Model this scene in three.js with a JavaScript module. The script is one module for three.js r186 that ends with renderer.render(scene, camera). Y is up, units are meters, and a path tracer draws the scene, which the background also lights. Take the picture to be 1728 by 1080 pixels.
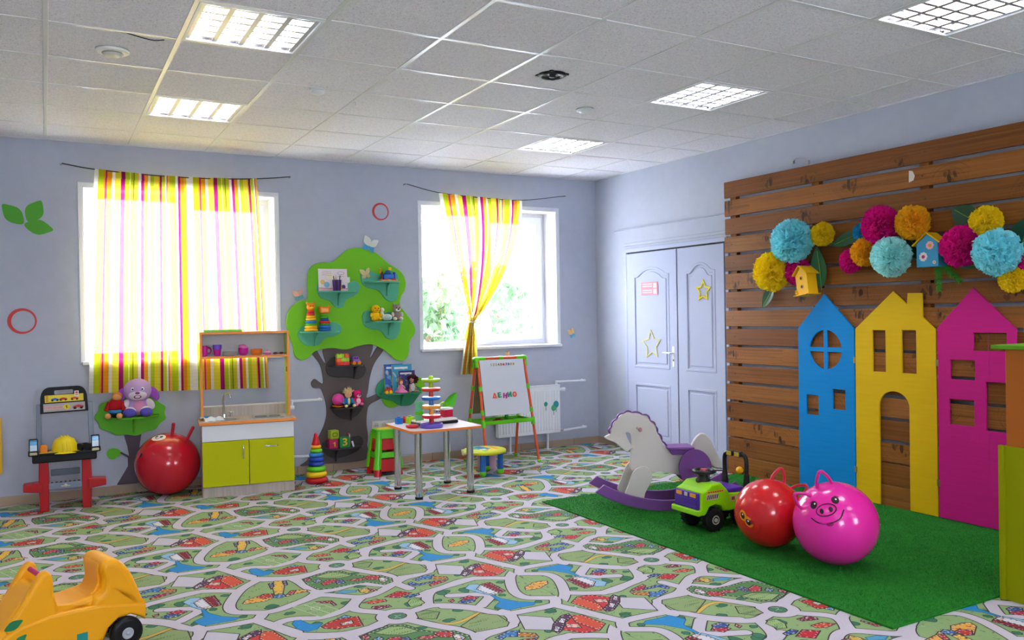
import * as THREE from 'three';
import { RoundedBoxGeometry } from 'three/addons/geometries/RoundedBoxGeometry.js';
import { mergeGeometries, toCreasedNormals } from 'three/addons/utils/BufferGeometryUtils.js';
import { RectAreaLightUniformsLib } from 'three/addons/lights/RectAreaLightUniformsLib.js';
import { FontLoader } from 'three/addons/loaders/FontLoader.js';
import { TextGeometry } from 'three/addons/geometries/TextGeometry.js';

// ---------------------------------------------------------------- camera, sky, light, exposure
const scene = new THREE.Scene();
const camera = new THREE.PerspectiveCamera(41.77, 1728 / 1080, 0.05, 200);
camera.position.set(-5.270, 1.415, 7.569);
camera.rotation.order = 'YXZ';
camera.rotation.set(THREE.MathUtils.degToRad(-0.386), THREE.MathUtils.degToRad(-29.076), THREE.MathUtils.degToRad(-0.967));
const renderer = new THREE.WebGLRenderer({ antialias: true });
renderer.toneMapping = THREE.LinearToneMapping;
renderer.toneMappingExposure = 1.5;
renderer.shadowMap.enabled = true;
RectAreaLightUniformsLib.init();
scene.background = new THREE.Color().setRGB(14.0, 15.2, 17.4);      // bright overcast sky
const LAMP_NITS = 12.5, LAMP_COLOR = new THREE.Color().setRGB(1.0, 0.985, 0.975);

// ---------------------------------------------------------------- helpers
let seed = 7;
const rnd = () => { seed = (seed * 1664525 + 1013904223) >>> 0; return seed / 4294967296; };
const rr = (a, b) => a + (b - a) * rnd();
const PI = Math.PI, V3 = (x, y, z) => new THREE.Vector3(x, y, z);
const col = (c) => new THREE.Color(c);
const mats = {};
function mat(hex, rough = 0.5, o = {}) {
  const key = hex + '_' + rough + '_' + (o.key ?? JSON.stringify(o));
  if (!mats[key] || o.map || o.bumpMap) {
    const { key: k, ...rest } = o;
    mats[key] = new THREE.MeshPhysicalMaterial({ color: col(hex), roughness: rough, specularIntensity: 0.55, ...rest });
  }
  return mats[key];
}
const plastic = (hex, rough = 0.32) => mat(hex, rough, { key: 'p', clearcoat: 0.25, clearcoatRoughness: 0.2 });
const used = {};
function numbered(name) { used[name] = (used[name] ?? -1) + 1; return used[name] ? name + '_' + String(used[name]).padStart(3, '0') : name; }
function sh(o) { o.castShadow = true; o.receiveShadow = true; return o; }
function thing(name, label, category, p = [0, 0, 0], turn = 0, group) {
  const o = new THREE.Group(); o.name = numbered(name); scene.add(o);
  o.position.set(...p); o.rotation.y = turn; o.userData = { label, category };
  if (group) o.userData.group = group;
  return o;
}
function part(parent, name, geo, m, label) {
  const o = sh(new THREE.Mesh(geo, m)); o.name = name; parent.add(o);
  if (label) o.userData.label = label;
  return o;
}
function solo(name, geo, m, label, category, p = [0, 0, 0], turn = 0, group) {
  const o = sh(new THREE.Mesh(geo, m)); o.name = numbered(name); scene.add(o);
  o.position.set(...p); o.rotation.y = turn; o.userData = { label, category };
  if (group) o.userData.group = group;
  return o;
}
function structure(name, geo, m) {
  const o = geo ? sh(new THREE.Mesh(geo, m)) : new THREE.Group(); o.name = name; scene.add(o); o.userData = { kind: 'structure' };
  return o;
}
function copyOf(src, label, p, turn) {
  const c = src.clone(); c.name = numbered(src.name.replace(/_\d{3}$/, '')); scene.add(c);
  c.userData = { ...src.userData, label }; c.position.set(...p); if (turn !== undefined) c.rotation.y = turn;
  return c;
}
function at(g, x = 0, y = 0, z = 0, rx = 0, ry = 0, rz = 0, sx = 1, sy = sx, sz = sx) {
  const m = new THREE.Matrix4().compose(V3(x, y, z), new THREE.Quaternion().setFromEuler(new THREE.Euler(rx, ry, rz, 'YXZ')), V3(sx, sy, sz));
  return g.applyMatrix4(m);
}
function merge(...list) {
  return mergeGeometries(list.flat().map((g) => {
    const n = g.index ? g.toNonIndexed() : g.clone();
    for (const k of Object.keys(n.attributes)) if (!['position', 'normal', 'uv'].includes(k)) n.deleteAttribute(k);
    if (!n.attributes.uv) n.setAttribute('uv', new THREE.BufferAttribute(new Float32Array(n.attributes.position.count * 2), 2));
    n.morphAttributes = {}; n.clearGroups();
    return n;
  }));
}
const bx = (w, h, d, x = 0, y = 0, z = 0) => new THREE.BoxGeometry(w, h, d).translate(x, y, z);
const rbox = (w, h, d, r = 0.004, x = 0, y = 0, z = 0, s = 2) => new RoundedBoxGeometry(w, h, d, s, Math.min(r, w / 2.01, h / 2.01, d / 2.01)).translate(x, y, z);
const cyl = (r1, r2, h, x = 0, y = 0, z = 0, s = 24) => new THREE.CylinderGeometry(r1, r2, h, s).translate(x, y, z);
const sph = (r, x = 0, y = 0, z = 0, sx = 1, sy = 1, sz = 1, s = 24) => new THREE.SphereGeometry(r, s, Math.max(8, s * 0.7 | 0)).scale(sx, sy, sz).translate(x, y, z);
const torus = (R, r, s = 32, t = 10) => new THREE.TorusGeometry(R, r, t, s);
const lathe = (pts, s = 32) => new THREE.LatheGeometry(pts.map(([a, b]) => new THREE.Vector2(a, b)), s);
const tube = (pts, r, n = 32, rs = 8, closed = false) => new THREE.TubeGeometry(new THREE.CatmullRomCurve3(pts.map((p) => V3(...p)), closed, 'catmullrom', 0.5), n, r, rs, closed);
function rod(a, b, r, s = 12) {
  const A = V3(...a), B = V3(...b), d = B.clone().sub(A), g = new THREE.CylinderGeometry(r, r, d.length(), s);
  g.applyQuaternion(new THREE.Quaternion().setFromUnitVectors(V3(0, 1, 0), d.clone().normalize()));
  return g.translate((A.x + B.x) / 2, (A.y + B.y) / 2, (A.z + B.z) / 2);
}
function outline(pts, smooth, n) {
  const s = new THREE.Shape();
  let p = pts.map(([a, b]) => new THREE.Vector2(a, b));
  if (smooth) {
    const c = new THREE.CatmullRomCurve3(p.map((v) => V3(v.x, v.y, 0)), true, 'catmullrom', 0.5);
    p = c.getPoints(n ?? pts.length * 5).map((v) => new THREE.Vector2(v.x, v.y)); p.pop();
  }
  s.setFromPoints(p); return s;
}
function holed(shape, holes) { for (const h of holes) shape.holes.push(h); return shape; }
function ex(shape, depth, bevel = 0, seg = 2, curve = 12) {
  const g = new THREE.ExtrudeGeometry(shape, { depth: depth - 2 * bevel, bevelEnabled: bevel > 0, bevelThickness: bevel, bevelSize: bevel, bevelOffset: -bevel, bevelSegments: seg, curveSegments: curve });
  return g.translate(0, 0, bevel);
}
function rrect(w, h, r, cx = 0, cy = 0) {
  const s = new THREE.Shape(), x = cx - w / 2, y = cy - h / 2;
  s.moveTo(x + r, y); s.lineTo(x + w - r, y); s.quadraticCurveTo(x + w, y, x + w, y + r); s.lineTo(x + w, y + h - r); s.quadraticCurveTo(x + w, y + h, x + w - r, y + h);
  s.lineTo(x + r, y + h); s.quadraticCurveTo(x, y + h, x, y + h - r); s.lineTo(x, y + r); s.quadraticCurveTo(x, y, x + r, y);
  return s;
}
const rectHole = (x0, y0, x1, y1) => new THREE.Path([[x0, y0], [x1, y0], [x1, y1], [x0, y1]].map(([a, b]) => new THREE.Vector2(a, b)));
// uv in metres from position, by the axis each face points along
function boxUV(geo, scale = 1, ou = 0, ov = 0, swap = false) {
  const g = geo.index ? geo.toNonIndexed() : geo, p = g.attributes.position, n = g.attributes.normal, uv = new Float32Array(p.count * 2);
  for (let i = 0; i < p.count; i++) {
    const ax = Math.abs(n.getX(i)), ay = Math.abs(n.getY(i)), az = Math.abs(n.getZ(i));
    let a, b;
    if (ay >= ax && ay >= az) { a = p.getX(i); b = p.getZ(i); } else if (ax >= az) { a = p.getZ(i); b = p.getY(i); } else { a = p.getX(i); b = p.getY(i); }
    if (swap) [a, b] = [b, a];
    uv[i * 2] = a / scale + ou; uv[i * 2 + 1] = b / scale + ov;
  }
  g.setAttribute('uv', new THREE.BufferAttribute(uv, 2));
  return g;
}
function canvasTex(w, h, draw, o = {}) {
  const c = document.createElement('canvas'); c.width = w; c.height = h;
  draw(c.getContext('2d'), w, h);
  const t = new THREE.CanvasTexture(c); t.wrapS = t.wrapT = THREE.RepeatWrapping; t.magFilter = THREE.LinearFilter;
  if (!o.data) t.colorSpace = THREE.SRGBColorSpace;
  if (o.flipY === false) t.flipY = false;
  if (o.repeat) t.repeat.set(...o.repeat);
  return t;
}
const h2 = (x, y, s = 0) => { let n = Math.imul(x | 0, 374761393) + Math.imul(y | 0, 668265263) + Math.imul(s | 0, 974634777); n = Math.imul(n ^ (n >>> 13), 1274126177); return ((n ^ (n >>> 16)) >>> 0) / 4294967296; };
function vnoise(x, y, px, py, s = 0) {
  const ix = Math.floor(x), iy = Math.floor(y), fx = x - ix, fy = y - iy, u = fx * fx * (3 - 2 * fx), v = fy * fy * (3 - 2 * fy);
  const w = (a, n) => ((a % n) + n) % n, H = (a, b) => h2(w(a, px), w(b, py), s);
  return (H(ix, iy) * (1 - u) + H(ix + 1, iy) * u) * (1 - v) + (H(ix, iy + 1) * (1 - u) + H(ix + 1, iy + 1) * u) * v;
}
function dataTex(w, h, f, o = {}) {
  const d = new Uint8Array(w * h * 4);
  for (let y = 0; y < h; y++) for (let x = 0; x < w; x++) { const c = f(x / w, y / h, x, y), i = (y * w + x) * 4; for (let k = 0; k < 3; k++) d[i + k] = Math.max(0, Math.min(255, (Array.isArray(c) ? c[k] : c) * 255)); d[i + 3] = 255; }
  const t = new THREE.DataTexture(d, w, h); t.wrapS = t.wrapT = THREE.RepeatWrapping; t.magFilter = THREE.LinearFilter; t.needsUpdate = true;
  if (o.srgb) t.colorSpace = THREE.SRGBColorSpace;
  if (o.repeat) t.repeat.set(...o.repeat);
  return t;
}
const print = (w, h, draw, rough = 0.4) => new THREE.MeshPhysicalMaterial({ map: canvasTex(w, h, draw), roughness: rough, specularIntensity: 0.5 });
const H = 2.854, XL = -8.0, ZF = 9.6;
// ---------------------------------------------------------------- room shell
const plasterBump = dataTex(512, 512, (u, v) => 0.5 * vnoise(u * 64, v * 64, 64, 64, 1) + 0.3 * vnoise(u * 24, v * 24, 24, 24, 2) + 0.2 * vnoise(u * 200, v * 200, 200, 200, 3), { repeat: [0.7, 0.7] });
const plasterMap = dataTex(512, 512, (u, v) => { const n = 0.6 * vnoise(u * 5, v * 5, 5, 5, 4) + 0.4 * vnoise(u * 40, v * 40, 40, 40, 5); const k = 0.955 + 0.045 * n; return [k * 0.716, k * 0.735, k * 0.796]; }, { srgb: true, repeat: [0.45, 0.45] });
const M = {
  wall: new THREE.MeshPhysicalMaterial({ map: plasterMap, roughness: 0.7, specularIntensity: 0.25, bumpMap: plasterBump, bumpScale: 0.0006 }),
  white: mat('#e9ebf0', 0.35), pvc: mat('#dfe1e8', 0.35), slab: mat('#bdbbb8', 0.9), doorPaint: mat('#b4bad2', 0.8, { specularIntensity: 0.08 }), chrome: mat('#d6d8dc', 0.12, { key: 'c', metalness: 1 }), steel: mat('#b9bcc0', 0.3, { key: 'st', metalness: 1 }),
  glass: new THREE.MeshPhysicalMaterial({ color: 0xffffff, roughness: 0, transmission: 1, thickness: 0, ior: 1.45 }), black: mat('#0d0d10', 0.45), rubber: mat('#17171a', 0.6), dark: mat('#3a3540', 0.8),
};
// carpet: printed town map, sheared lattice of one 1.298 x 0.945 m repeat
const CARPET={roads:[[0.123,3.038,0.221,3.011,0.377,2.946,0.501,3.004,0.58,3.065],[0.699,2.936,0.64,2.989,0.58,3.065,0.502,3.239,0.488,3.324,0.501,3.382,0.561,3.419,0.621,3.457],[0.621,3.457,0.678,3.467,0.781,3.413,0.875,3.373,0.93,3.344],[0.621,3.457,0.591,3.526,0.555,3.543,0.426,3.539,0.293,3.527,0.222,3.391,0.163,3.324,0.101,3.278],[0.569,3.544,0.63,3.666,0.691,3.798],[0.579,2.622,0.626,2.73,0.701,2.926,0.795,2.975,0.873,2.993,1.04,2.964],[0.624,2.711,0.672,2.665,0.749,2.677,0.823,2.731,0.942,2.701,1.015,2.651,1.079,2.553],[0.873,2.993,0.895,3.059,0.905,3.205,0.924,3.293],[0.927,3.295,0.891,3.356,0.827,3.389],[0.891,3.356,0.939,3.346,1.001,3.407,1.09,3.498,1.168,3.492,1.259,3.427,1.324,3.378],[0.927,3.295,1.003,3.314,1.114,3.277,1.168,3.27,1.262,3.389,1.3,3.393],[1.152,2.915,1.092,2.924,1.023,2.962,0.949,2.998,0.894,3.016],[1.152,2.915,1.204,3.005,1.267,3.116,1.34,3.212,1.354,3.316,1.324,3.378,1.339,3.428,1.357,3.497],[1.157,3.842,1.119,3.757,1.027,3.683,1.003,3.622,1.055,3.539,1.094,3.501],[1.157,3.842,1.243,3.817,1.335,3.791,1.401,3.815,1.472,3.876,1.517,3.929],[1.335,3.791,1.369,3.691,1.432,3.592,1.522,3.572,1.719,3.524],[1.157,3.842,1.065,3.904,0.942,3.931,0.817,3.921,0.683,3.824],[1.359,3.63,1.432,3.592],[1.556,3.928,1.611,3.877,1.664,3.824,1.648,3.783,1.563,3.743,1.491,3.712],[1.616,4.049,1.62,4.132,1.586,4.203,1.537,4.233,1.42,4.247,1.395,4.245],[1.324,3.378,1.381,3.322,1.481,3.311,1.559,3.285]],
paths:[[1.216,2.995,1.262,3.064,1.324,3.126,1.4,3.118,1.467,3.08,1.521,3.056]],
bushes:[[0.285,3.113,0.022,0.04],[0.505,3.097,0.019,0.023],[0.419,3.281,0.018,0.021],[0.366,3.315,0.015,0.029],[0.315,3.433,0.016,0.025],[0.524,3.461,0.022,0.018],[0.672,3.405,0.034,0.021],[0.504,3.61,0.029,0.018],[0.513,2.648,0.029,0.02],[0.169,3.092,0.028,0.032],[0.727,2.589,0.029,0.021],[0.681,2.439,0.03,0.022],[1.004,3.534,0.029,0.026],[1.482,2.692,0.036,0.034],[1.434,2.977,0.028,0.023],[1.342,3.075,0.03,0.018],[1.478,3.63,0.029,0.027],[1.413,3.744,0.01,0.011],[1.667,3.429,0.021,0.013],[1.148,3.328,0.03,0.022],[0.984,3.34,0.024,0.016],[1.261,3.72,0.013,0.032],[1.237,2.958,0.016,0.034],[2.638,3.403,0.038,0.029],[1.613,3.658,0.022,0.029],[1.835,4.119,0.028,0.014],[1.666,3.428,0.019,0.015],[0.798,2.794,0.026,0.027],[1.191,3.097,0.03,0.016],[0.955,3.197,0.025,0.017]],
round:[1.157, 3.842],
shapes:[["#cfcad8",[0.286,2.797,0.343,2.628,0.378,2.65,0.467,2.733,0.421,2.862,0.389,2.868]],["#93aa74",[1.355,3.172,1.506,3.07,1.568,3.133,1.567,3.246,1.535,3.285,1.383,3.271]],["#90a870",[1.248,2.899,1.307,2.897,1.349,2.954,1.298,3.031,1.23,2.981]],["#98b680",[0.76,3.451,0.878,3.448,0.945,3.613,0.842,3.661]],["#d43c40",[0.425,2.885,0.493,2.806,0.556,2.751,0.634,2.925,0.562,2.984,0.486,2.968]],["#de5a40",[0.556,2.751,0.606,2.778,0.636,2.927,0.562,2.984,0.529,2.843]],["#5c3b5f",[0.382,2.872,0.429,2.807,0.515,2.736,0.562,2.729,0.554,2.775,0.49,2.819,0.424,2.894,0.39,2.915]],["#e9e4f0",[0.39,2.877,0.427,2.826,0.436,2.858,0.399,2.898]],["#e9e4f0",[0.462,2.797,0.506,2.758,0.513,2.787,0.473,2.829]],["#f0b8a8",[0.461,2.873,0.477,2.837,0.528,2.863,0.514,2.915]],["#9cc4e4",[0.305,3.09,0.348,3.045,0.391,3.059,0.396,3.155,0.394,3.224,0.362,3.246,0.333,3.186]],["#e4e2ec",[0.351,3.128,0.403,3.074,0.425,3.246,0.39,3.252,0.359,3.202]],["#8c2434",[0.401,3.073,0.46,3.065,0.466,3.234,0.423,3.249]],["#2b90d4",[0.313,3.404,0.363,3.361,0.369,3.25,0.381,3.249,0.393,3.323,0.44,3.404,0.512,3.464,0.476,3.49,0.417,3.484,0.343,3.488,0.324,3.451]],["#2b5fa8",[1.482,3.822,1.529,3.79,1.575,3.828,1.556,3.856,1.506,3.86]],["#c03a4a",[1.511,3.779,1.571,3.762,1.604,3.81,1.573,3.832,1.525,3.797]],["#d03848",[1.45,3.776,1.479,3.763,1.476,3.793,1.454,3.81]],["#f0bd48",[0.749,3.088,0.779,2.996,0.821,3.012,0.809,3.106,0.771,3.226,0.729,3.218]],["#2c4a86",[0.742,3.024,0.765,3.018,0.762,3.076,0.734,3.127]],["#2c4a86",[0.815,3.028,0.838,3.023,0.828,3.097,0.809,3.106]],["#efb04e",[0.559,3.274,0.579,3.234,0.683,3.18,0.726,3.198,0.728,3.255,0.667,3.298,0.574,3.284]],["#efb04e",[0.773,3.264,0.82,3.2,0.889,3.224,0.908,3.255,0.819,3.266,0.773,3.283]],["#cc3a34",[0.639,3.217,0.687,3.183,0.721,3.195,0.719,3.249,0.667,3.253]],["#cc3a34",[0.779,3.259,0.814,3.205,0.843,3.214,0.815,3.263]],["#3a78c0",[0.718,3.23,0.771,3.226,0.775,3.275,0.736,3.287,0.715,3.265]],["#2b90d4",[0.701,2.733,0.722,2.697,0.749,2.707,0.772,2.782,0.827,2.801,0.782,2.861,0.736,2.868,0.706,2.813]],["#58a0cc",[0.884,2.792,0.947,2.751,0.967,2.787,0.911,2.821]],["#c43c36",[0.807,2.839,0.859,2.799,0.909,2.785,0.996,2.801,0.977,2.934,0.922,2.912,0.865,2.913,0.814,2.87]],["#e8d8dc",[0.894,2.844,0.954,2.836,0.949,2.878,0.892,2.875]],["#a83644",[0.882,3.437,0.952,3.463,0.957,3.539,0.942,3.547,0.937,3.496,0.884,3.463]],["#5aa4cc",[1.004,3.362,1.049,3.343,1.115,3.375,1.1,3.403,1.038,3.393]],["#d8b04c",[1.122,3.37,1.172,3.372,1.181,3.426,1.137,3.455,1.118,3.415]],["#b8493c",[1.171,3.391,1.203,3.411,1.204,3.44,1.172,3.435]],["#5a8a56",[0.918,3.052,0.983,3.02,1.074,2.986,1.146,3.018,1.185,3.115,1.234,3.177,1.308,3.202,1.341,3.287,1.324,3.348,1.268,3.373,1.203,3.282,1.11,3.274,1.001,3.284,0.939,3.255,0.916,3.142]],["#a0ba7c",[0.988,3.044,1.08,3.005,1.134,3.039,1.17,3.126,1.098,3.134,1.031,3.092]],["#c23a40",[0.923,3.055,0.955,3.04,0.961,3.079,0.932,3.102]],["#3f86c8",[0.958,3.108,0.997,3.091,1.004,3.127,0.968,3.151]],["#c8404a",[0.986,3.167,1.025,3.13,1.073,3.139,1.084,3.177,1.026,3.202,0.988,3.218]],["#4468b0",[1.063,3.174,1.102,3.157,1.102,3.229,1.056,3.231]],["#b84850",[1.117,3.198,1.162,3.185,1.214,3.203,1.221,3.232,1.167,3.239]],["#c8403c",[1.215,3.182,1.253,3.173,1.297,3.217,1.27,3.273,1.223,3.244]],["#e2dce2",[1.279,3.248,1.309,3.246,1.317,3.303,1.284,3.329,1.266,3.301]],["#c42c3a",[1.197,3.556,1.288,3.506,1.344,3.565,1.257,3.606]],["#d8563c",[1.074,3.577,1.141,3.567,1.19,3.588,1.186,3.621,1.111,3.621]],["#8c2f48",[1.087,3.674,1.1,3.653,1.176,3.676,1.18,3.708,1.111,3.711]],["#2f5aa4",[1.279,3.607,1.32,3.588,1.368,3.595,1.364,3.618,1.295,3.636]],["#9fc07c",[1.265,3.696,1.298,3.655,1.342,3.67,1.339,3.742,1.303,3.763,1.257,3.756]],["#3f80c8",[1.426,3.371,1.506,3.338,1.561,3.351,1.524,3.422,1.472,3.39,1.439,3.41]],["#c8853c",[1.541,3.37,1.603,3.42,1.594,3.467,1.514,3.416]],["#b83448",[1.467,3.498,1.522,3.452,1.588,3.473,1.557,3.495,1.466,3.527]],["#2f5fb0",[1.385,3.407,1.408,3.401,1.423,3.45,1.522,3.452,1.503,3.47,1.41,3.482,1.376,3.451]]]};
const LA = 1.298, LB = 0.945, LS = 0.563;
const carpetTex = canvasTex(1600, 1160, (g, w, h) => {
  g.setTransform(w / LA, (-LS / LA / LB) * h, 0, h / LB, 0, 0);
  const all = (f) => { for (let i = -2; i <= 2; i++) for (let j = -6; j <= 2; j++) { g.save(); g.translate(i * LA, i * LS + j * LB); f(); g.restore(); } };
  const path = (p, close) => { g.beginPath(); if (close) { for (let i = 0; i < p.length; i += 2) i ? g.lineTo(p[i], p[i + 1]) : g.moveTo(p[0], p[1]); g.closePath(); } else { g.moveTo(p[0], p[1]); for (let i = 2; i < p.length - 2; i += 2) g.quadraticCurveTo(p[i], p[i + 1], i + 4 < p.length ? (p[i] + p[i + 2]) / 2 : p[i + 2], i + 4 < p.length ? (p[i + 1] + p[i + 3]) / 2 : p[i + 3]); if (p.length === 4) g.lineTo(p[2], p[3]); } };
  g.fillStyle = '#94b279'; g.fillRect(-3, -6, 8, 12);
  g.lineCap = g.lineJoin = 'round';
  seed = 31;
  const marks = [];
  for (let i = 0; i < 150; i++) marks.push([rr(0, LA), rr(0, LB), rr(0.004, 0.018), rr(0.002, 0.006), rr(0, 3), ['#7d9c6c', '#86a473', '#b4c9a0', '#5c8068'][i % 4]]);
  all(() => { for (const [x, y, a, b, r, c] of marks) { g.fillStyle = c; g.beginPath(); g.ellipse(x, y, a, b, r, 0, 7); g.fill(); } });
  const ink = []; for (let i = 0; i < 420; i++) ink.push([rr(0, LA), rr(0, LB), rr(0, 6.3), rr(0.006, 0.022), rr(-0.008, 0.008), ['#4f6a48', '#5b4a3c', '#3f6650', '#748f58'][i % 4]]);
  all(() => { for (const [x, y, a, l, b, c] of ink) { g.strokeStyle = c; g.lineWidth = 0.0028; g.globalAlpha = 0.75; g.beginPath(); g.moveTo(x, y); g.quadraticCurveTo(x + Math.cos(a) * l * 0.5 - b, y + Math.sin(a) * l * 0.5 + b, x + Math.cos(a) * l, y + Math.sin(a) * l); g.stroke(); } g.globalAlpha = 1; });
  all(() => { for (const p of CARPET.paths) { path(p); g.strokeStyle = '#6d5b34'; g.lineWidth = 0.026; g.stroke(); path(p); g.strokeStyle = '#e6bd5c'; g.lineWidth = 0.02; g.stroke(); } });
  const blobs = [];
  CARPET.bushes.forEach(([x, y, a, b]) => { const q = []; for (let k = 0; k < 14; k++) { const t = (k / 14) * 2 * PI, s = rr(0.75, 1.15); q.push(x + Math.cos(t) * Math.max(a, 0.02) * s, y + Math.sin(t) * Math.max(b, 0.02) * s); } blobs.push(q); });
  all(() => { for (const q of blobs) { path(q, true); g.fillStyle = '#3f7a5c'; g.fill(); g.lineWidth = 0.004; g.strokeStyle = '#274a38'; g.stroke(); } });
  // roads
  all(() => { for (const p of CARPET.roads) { path(p); g.strokeStyle = '#3c2e36'; g.lineWidth = 0.067; g.stroke(); } g.fillStyle = '#4c3b40'; g.beginPath(); g.arc(CARPET.round[0], CARPET.round[1], 0.106, 0, 7); g.fill(); });
  all(() => { for (const p of CARPET.roads) { path(p); g.strokeStyle = '#d2cad8'; g.lineWidth = 0.056; g.stroke(); } g.fillStyle = '#d2cad8'; g.beginPath(); g.arc(CARPET.round[0], CARPET.round[1], 0.1, 0, 7); g.fill(); });
  all(() => { g.fillStyle = '#4c3b40'; g.beginPath(); g.arc(CARPET.round[0], CARPET.round[1], 0.045, 0, 7); g.fill(); g.fillStyle = '#4f8566'; g.beginPath(); g.arc(CARPET.round[0], CARPET.round[1], 0.04, 0, 7); g.fill(); });
  all(() => { for (const p of CARPET.roads) { path(p); g.strokeStyle = '#d9d3dc'; g.lineWidth = 0.0025; g.setLineDash([0.02, 0.018]); g.stroke(); g.setLineDash([]); } });
  // buildings, lakes and fields
  const extra = CARPET.shapes.map(([c, p]) => { let x0 = 9, x1 = -9, y0 = 9, y1 = -9; for (let i = 0; i < p.length; i += 2) { x0 = Math.min(x0, p[i]); x1 = Math.max(x1, p[i]); y0 = Math.min(y0, p[i + 1]); y1 = Math.max(y1, p[i + 1]); } const L = []; for (let k = 0; k < 16; k++) L.push([rr(x0, x1), rr(y0, y1), rr(0.004, 0.018), rr(0.003, 0.009), rr(0, 3), rnd()]); return L; });
  all(() => CARPET.shapes.forEach(([c, p], n) => {
    path(p, true); g.fillStyle = c; g.fill();
    const lake = c === '#2b90d4' || c === '#5aa4cc' || c === '#9cc4e4', grass = /^#(93aa|90a8|98b6|9fc0|a0ba)/.test(c) && c !== '#9cc4e4';
    g.save(); g.clip();
    for (const [x, y, a, b, r, k] of extra[n]) {
      g.fillStyle = lake ? ['#59aedd', '#3489c4'][k * 2 | 0] : c === '#cfcad8' ? ['#dad6e2', '#9cc0de'][k > 0.85 ? 1 : 0] : grass ? '#5f8a50' : ['#efe6e0', '#3a2c3c', '#e0963c', '#b03434', '#4a76b8'][k * 5 | 0];
      g.globalAlpha = lake || c === '#cfcad8' ? 0.5 : 0.8; g.beginPath();
      if (grass) { for (let q = 0; q < 5; q++) { g.moveTo(x + q * 0.013, y); g.lineTo(x + q * 0.013 + 0.006, y - 0.008); } g.lineWidth = 0.003; g.strokeStyle = '#4c7446'; g.stroke(); } else { g.translate(x, y); g.rotate(r); g.rect(-a / 2, -b / 2, a, b); g.fill(); g.rotate(-r); g.translate(-x, -y); }
    }
    g.globalAlpha = 1;
    if (!lake && !grass && c !== '#cfcad8') for (let i = 0; i < p.length; i += 2) { const X0 = p[i], Y0 = p[i + 1], X1 = p[(i + 2) % p.length], Y1 = p[(i + 3) % p.length], l = Math.hypot(X1 - X0, Y1 - Y0), n = Math.floor(l / 0.012); for (let q = 0; q < n; q++) { const u = (q + 0.5) / n, nx = -(Y1 - Y0) / l, ny = (X1 - X0) / l; g.fillStyle = q % 2 ? '#2c2230' : '#f0e8e4'; g.globalAlpha = 0.7; g.fillRect(X0 + (X1 - X0) * u + nx * 0.008 - 0.003, Y0 + (Y1 - Y0) * u + ny * 0.008 - 0.004, 0.006, 0.008); } }
    g.restore(); g.globalAlpha = 1;
    path(p, true); g.lineWidth = 0.005; g.strokeStyle = lake ? '#2f6f8c' : '#3a2830'; g.stroke();
  }));
  const d = CARPET.shapes[3][1];   // white lines of the playing field
  all(() => { g.strokeStyle = '#d5e2c0'; g.lineWidth = 0.004; g.beginPath(); g.moveTo((d[0] + d[2]) / 2, (d[1] + d[3]) / 2); g.lineTo((d[4] + d[6]) / 2, (d[5] + d[7]) / 2); g.stroke(); g.beginPath(); g.arc((d[0] + d[4]) / 2, (d[1] + d[5]) / 2, 0.022, 0, 7); g.stroke(); path(d, true); g.stroke(); });
}, { flipY: false });
const pile = dataTex(512, 512, (u, v, x, y) => 0.6 * h2(x, y, 9) + 0.4 * vnoise(u * 128, v * 128, 128, 128, 6), { repeat: [2.2, 3] });
M.carpet = new THREE.MeshPhysicalMaterial({ map: carpetTex, color: new THREE.Color().setScalar(0.84), roughness: 0.8, bumpMap: pile, bumpScale: 0.001, specularIntensity: 0.4 });
function carpetSheet(x0, x1, flip) {
  const g = bx(x1 - x0, 0.008, ZF).toNonIndexed(); g.translate((x0 + x1) / 2, -0.004, ZF / 2);
  const p = g.attributes.position, uv = g.attributes.uv;
  for (let i = 0; i < p.count; i++) {
    let x = p.getX(i), z = p.getZ(i); if (flip) { x = -6.115 - x; z = 4.775 - z; }
    const u = (x + 5) / LA; uv.setXY(i, u, (z - LS * u) / LB);
  }
  return g;
}
const floor = structure('floor');
part(floor, 'subfloor', bx(8.6, 0.2, 10.4, -4, -0.109, 4.8), M.slab);
part(floor, 'carpet', carpetSheet(XL, -3.058, false), M.carpet, 'carpet width printed with a town street map');
part(floor, 'carpet', carpetSheet(-3.056, 0, true), M.carpet, 'carpet width printed with the same street map turned round');

// back wall with two window openings, front wall (behind the camera) with two more
const WIN = [[-4.995, -3.465], [-2.06, -0.508]], SILL = 1.085, HEAD = 2.502;
function windowWall(name, z0, depth, wins) {
  const s = outline([[XL - 0.2, -0.2], [0.2, -0.2], [0.2, H + 0.3], [XL - 0.2, H + 0.3]]);
  holed(s, wins.map(([a, b]) => rectHole(a, SILL, b, HEAD)));
  return structure(name, boxUV(ex(s, depth).translate(0, 0, z0)), M.wall);
}
windowWall('wall_back', -0.36, 0.36, WIN);
const WINF = [[-5.9, -4.37], [-1.5, 0.0 - 0.1]];
windowWall('wall_front', ZF, 0.36, WINF);
structure('wall_left', boxUV(bx(0.2, H + 0.5, ZF, XL - 0.1, H / 2, ZF / 2)), M.wall);
structure('wall_right', boxUV(bx(0.2, H + 0.5, ZF, 0.1, H / 2, ZF / 2)), M.wall);
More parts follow.
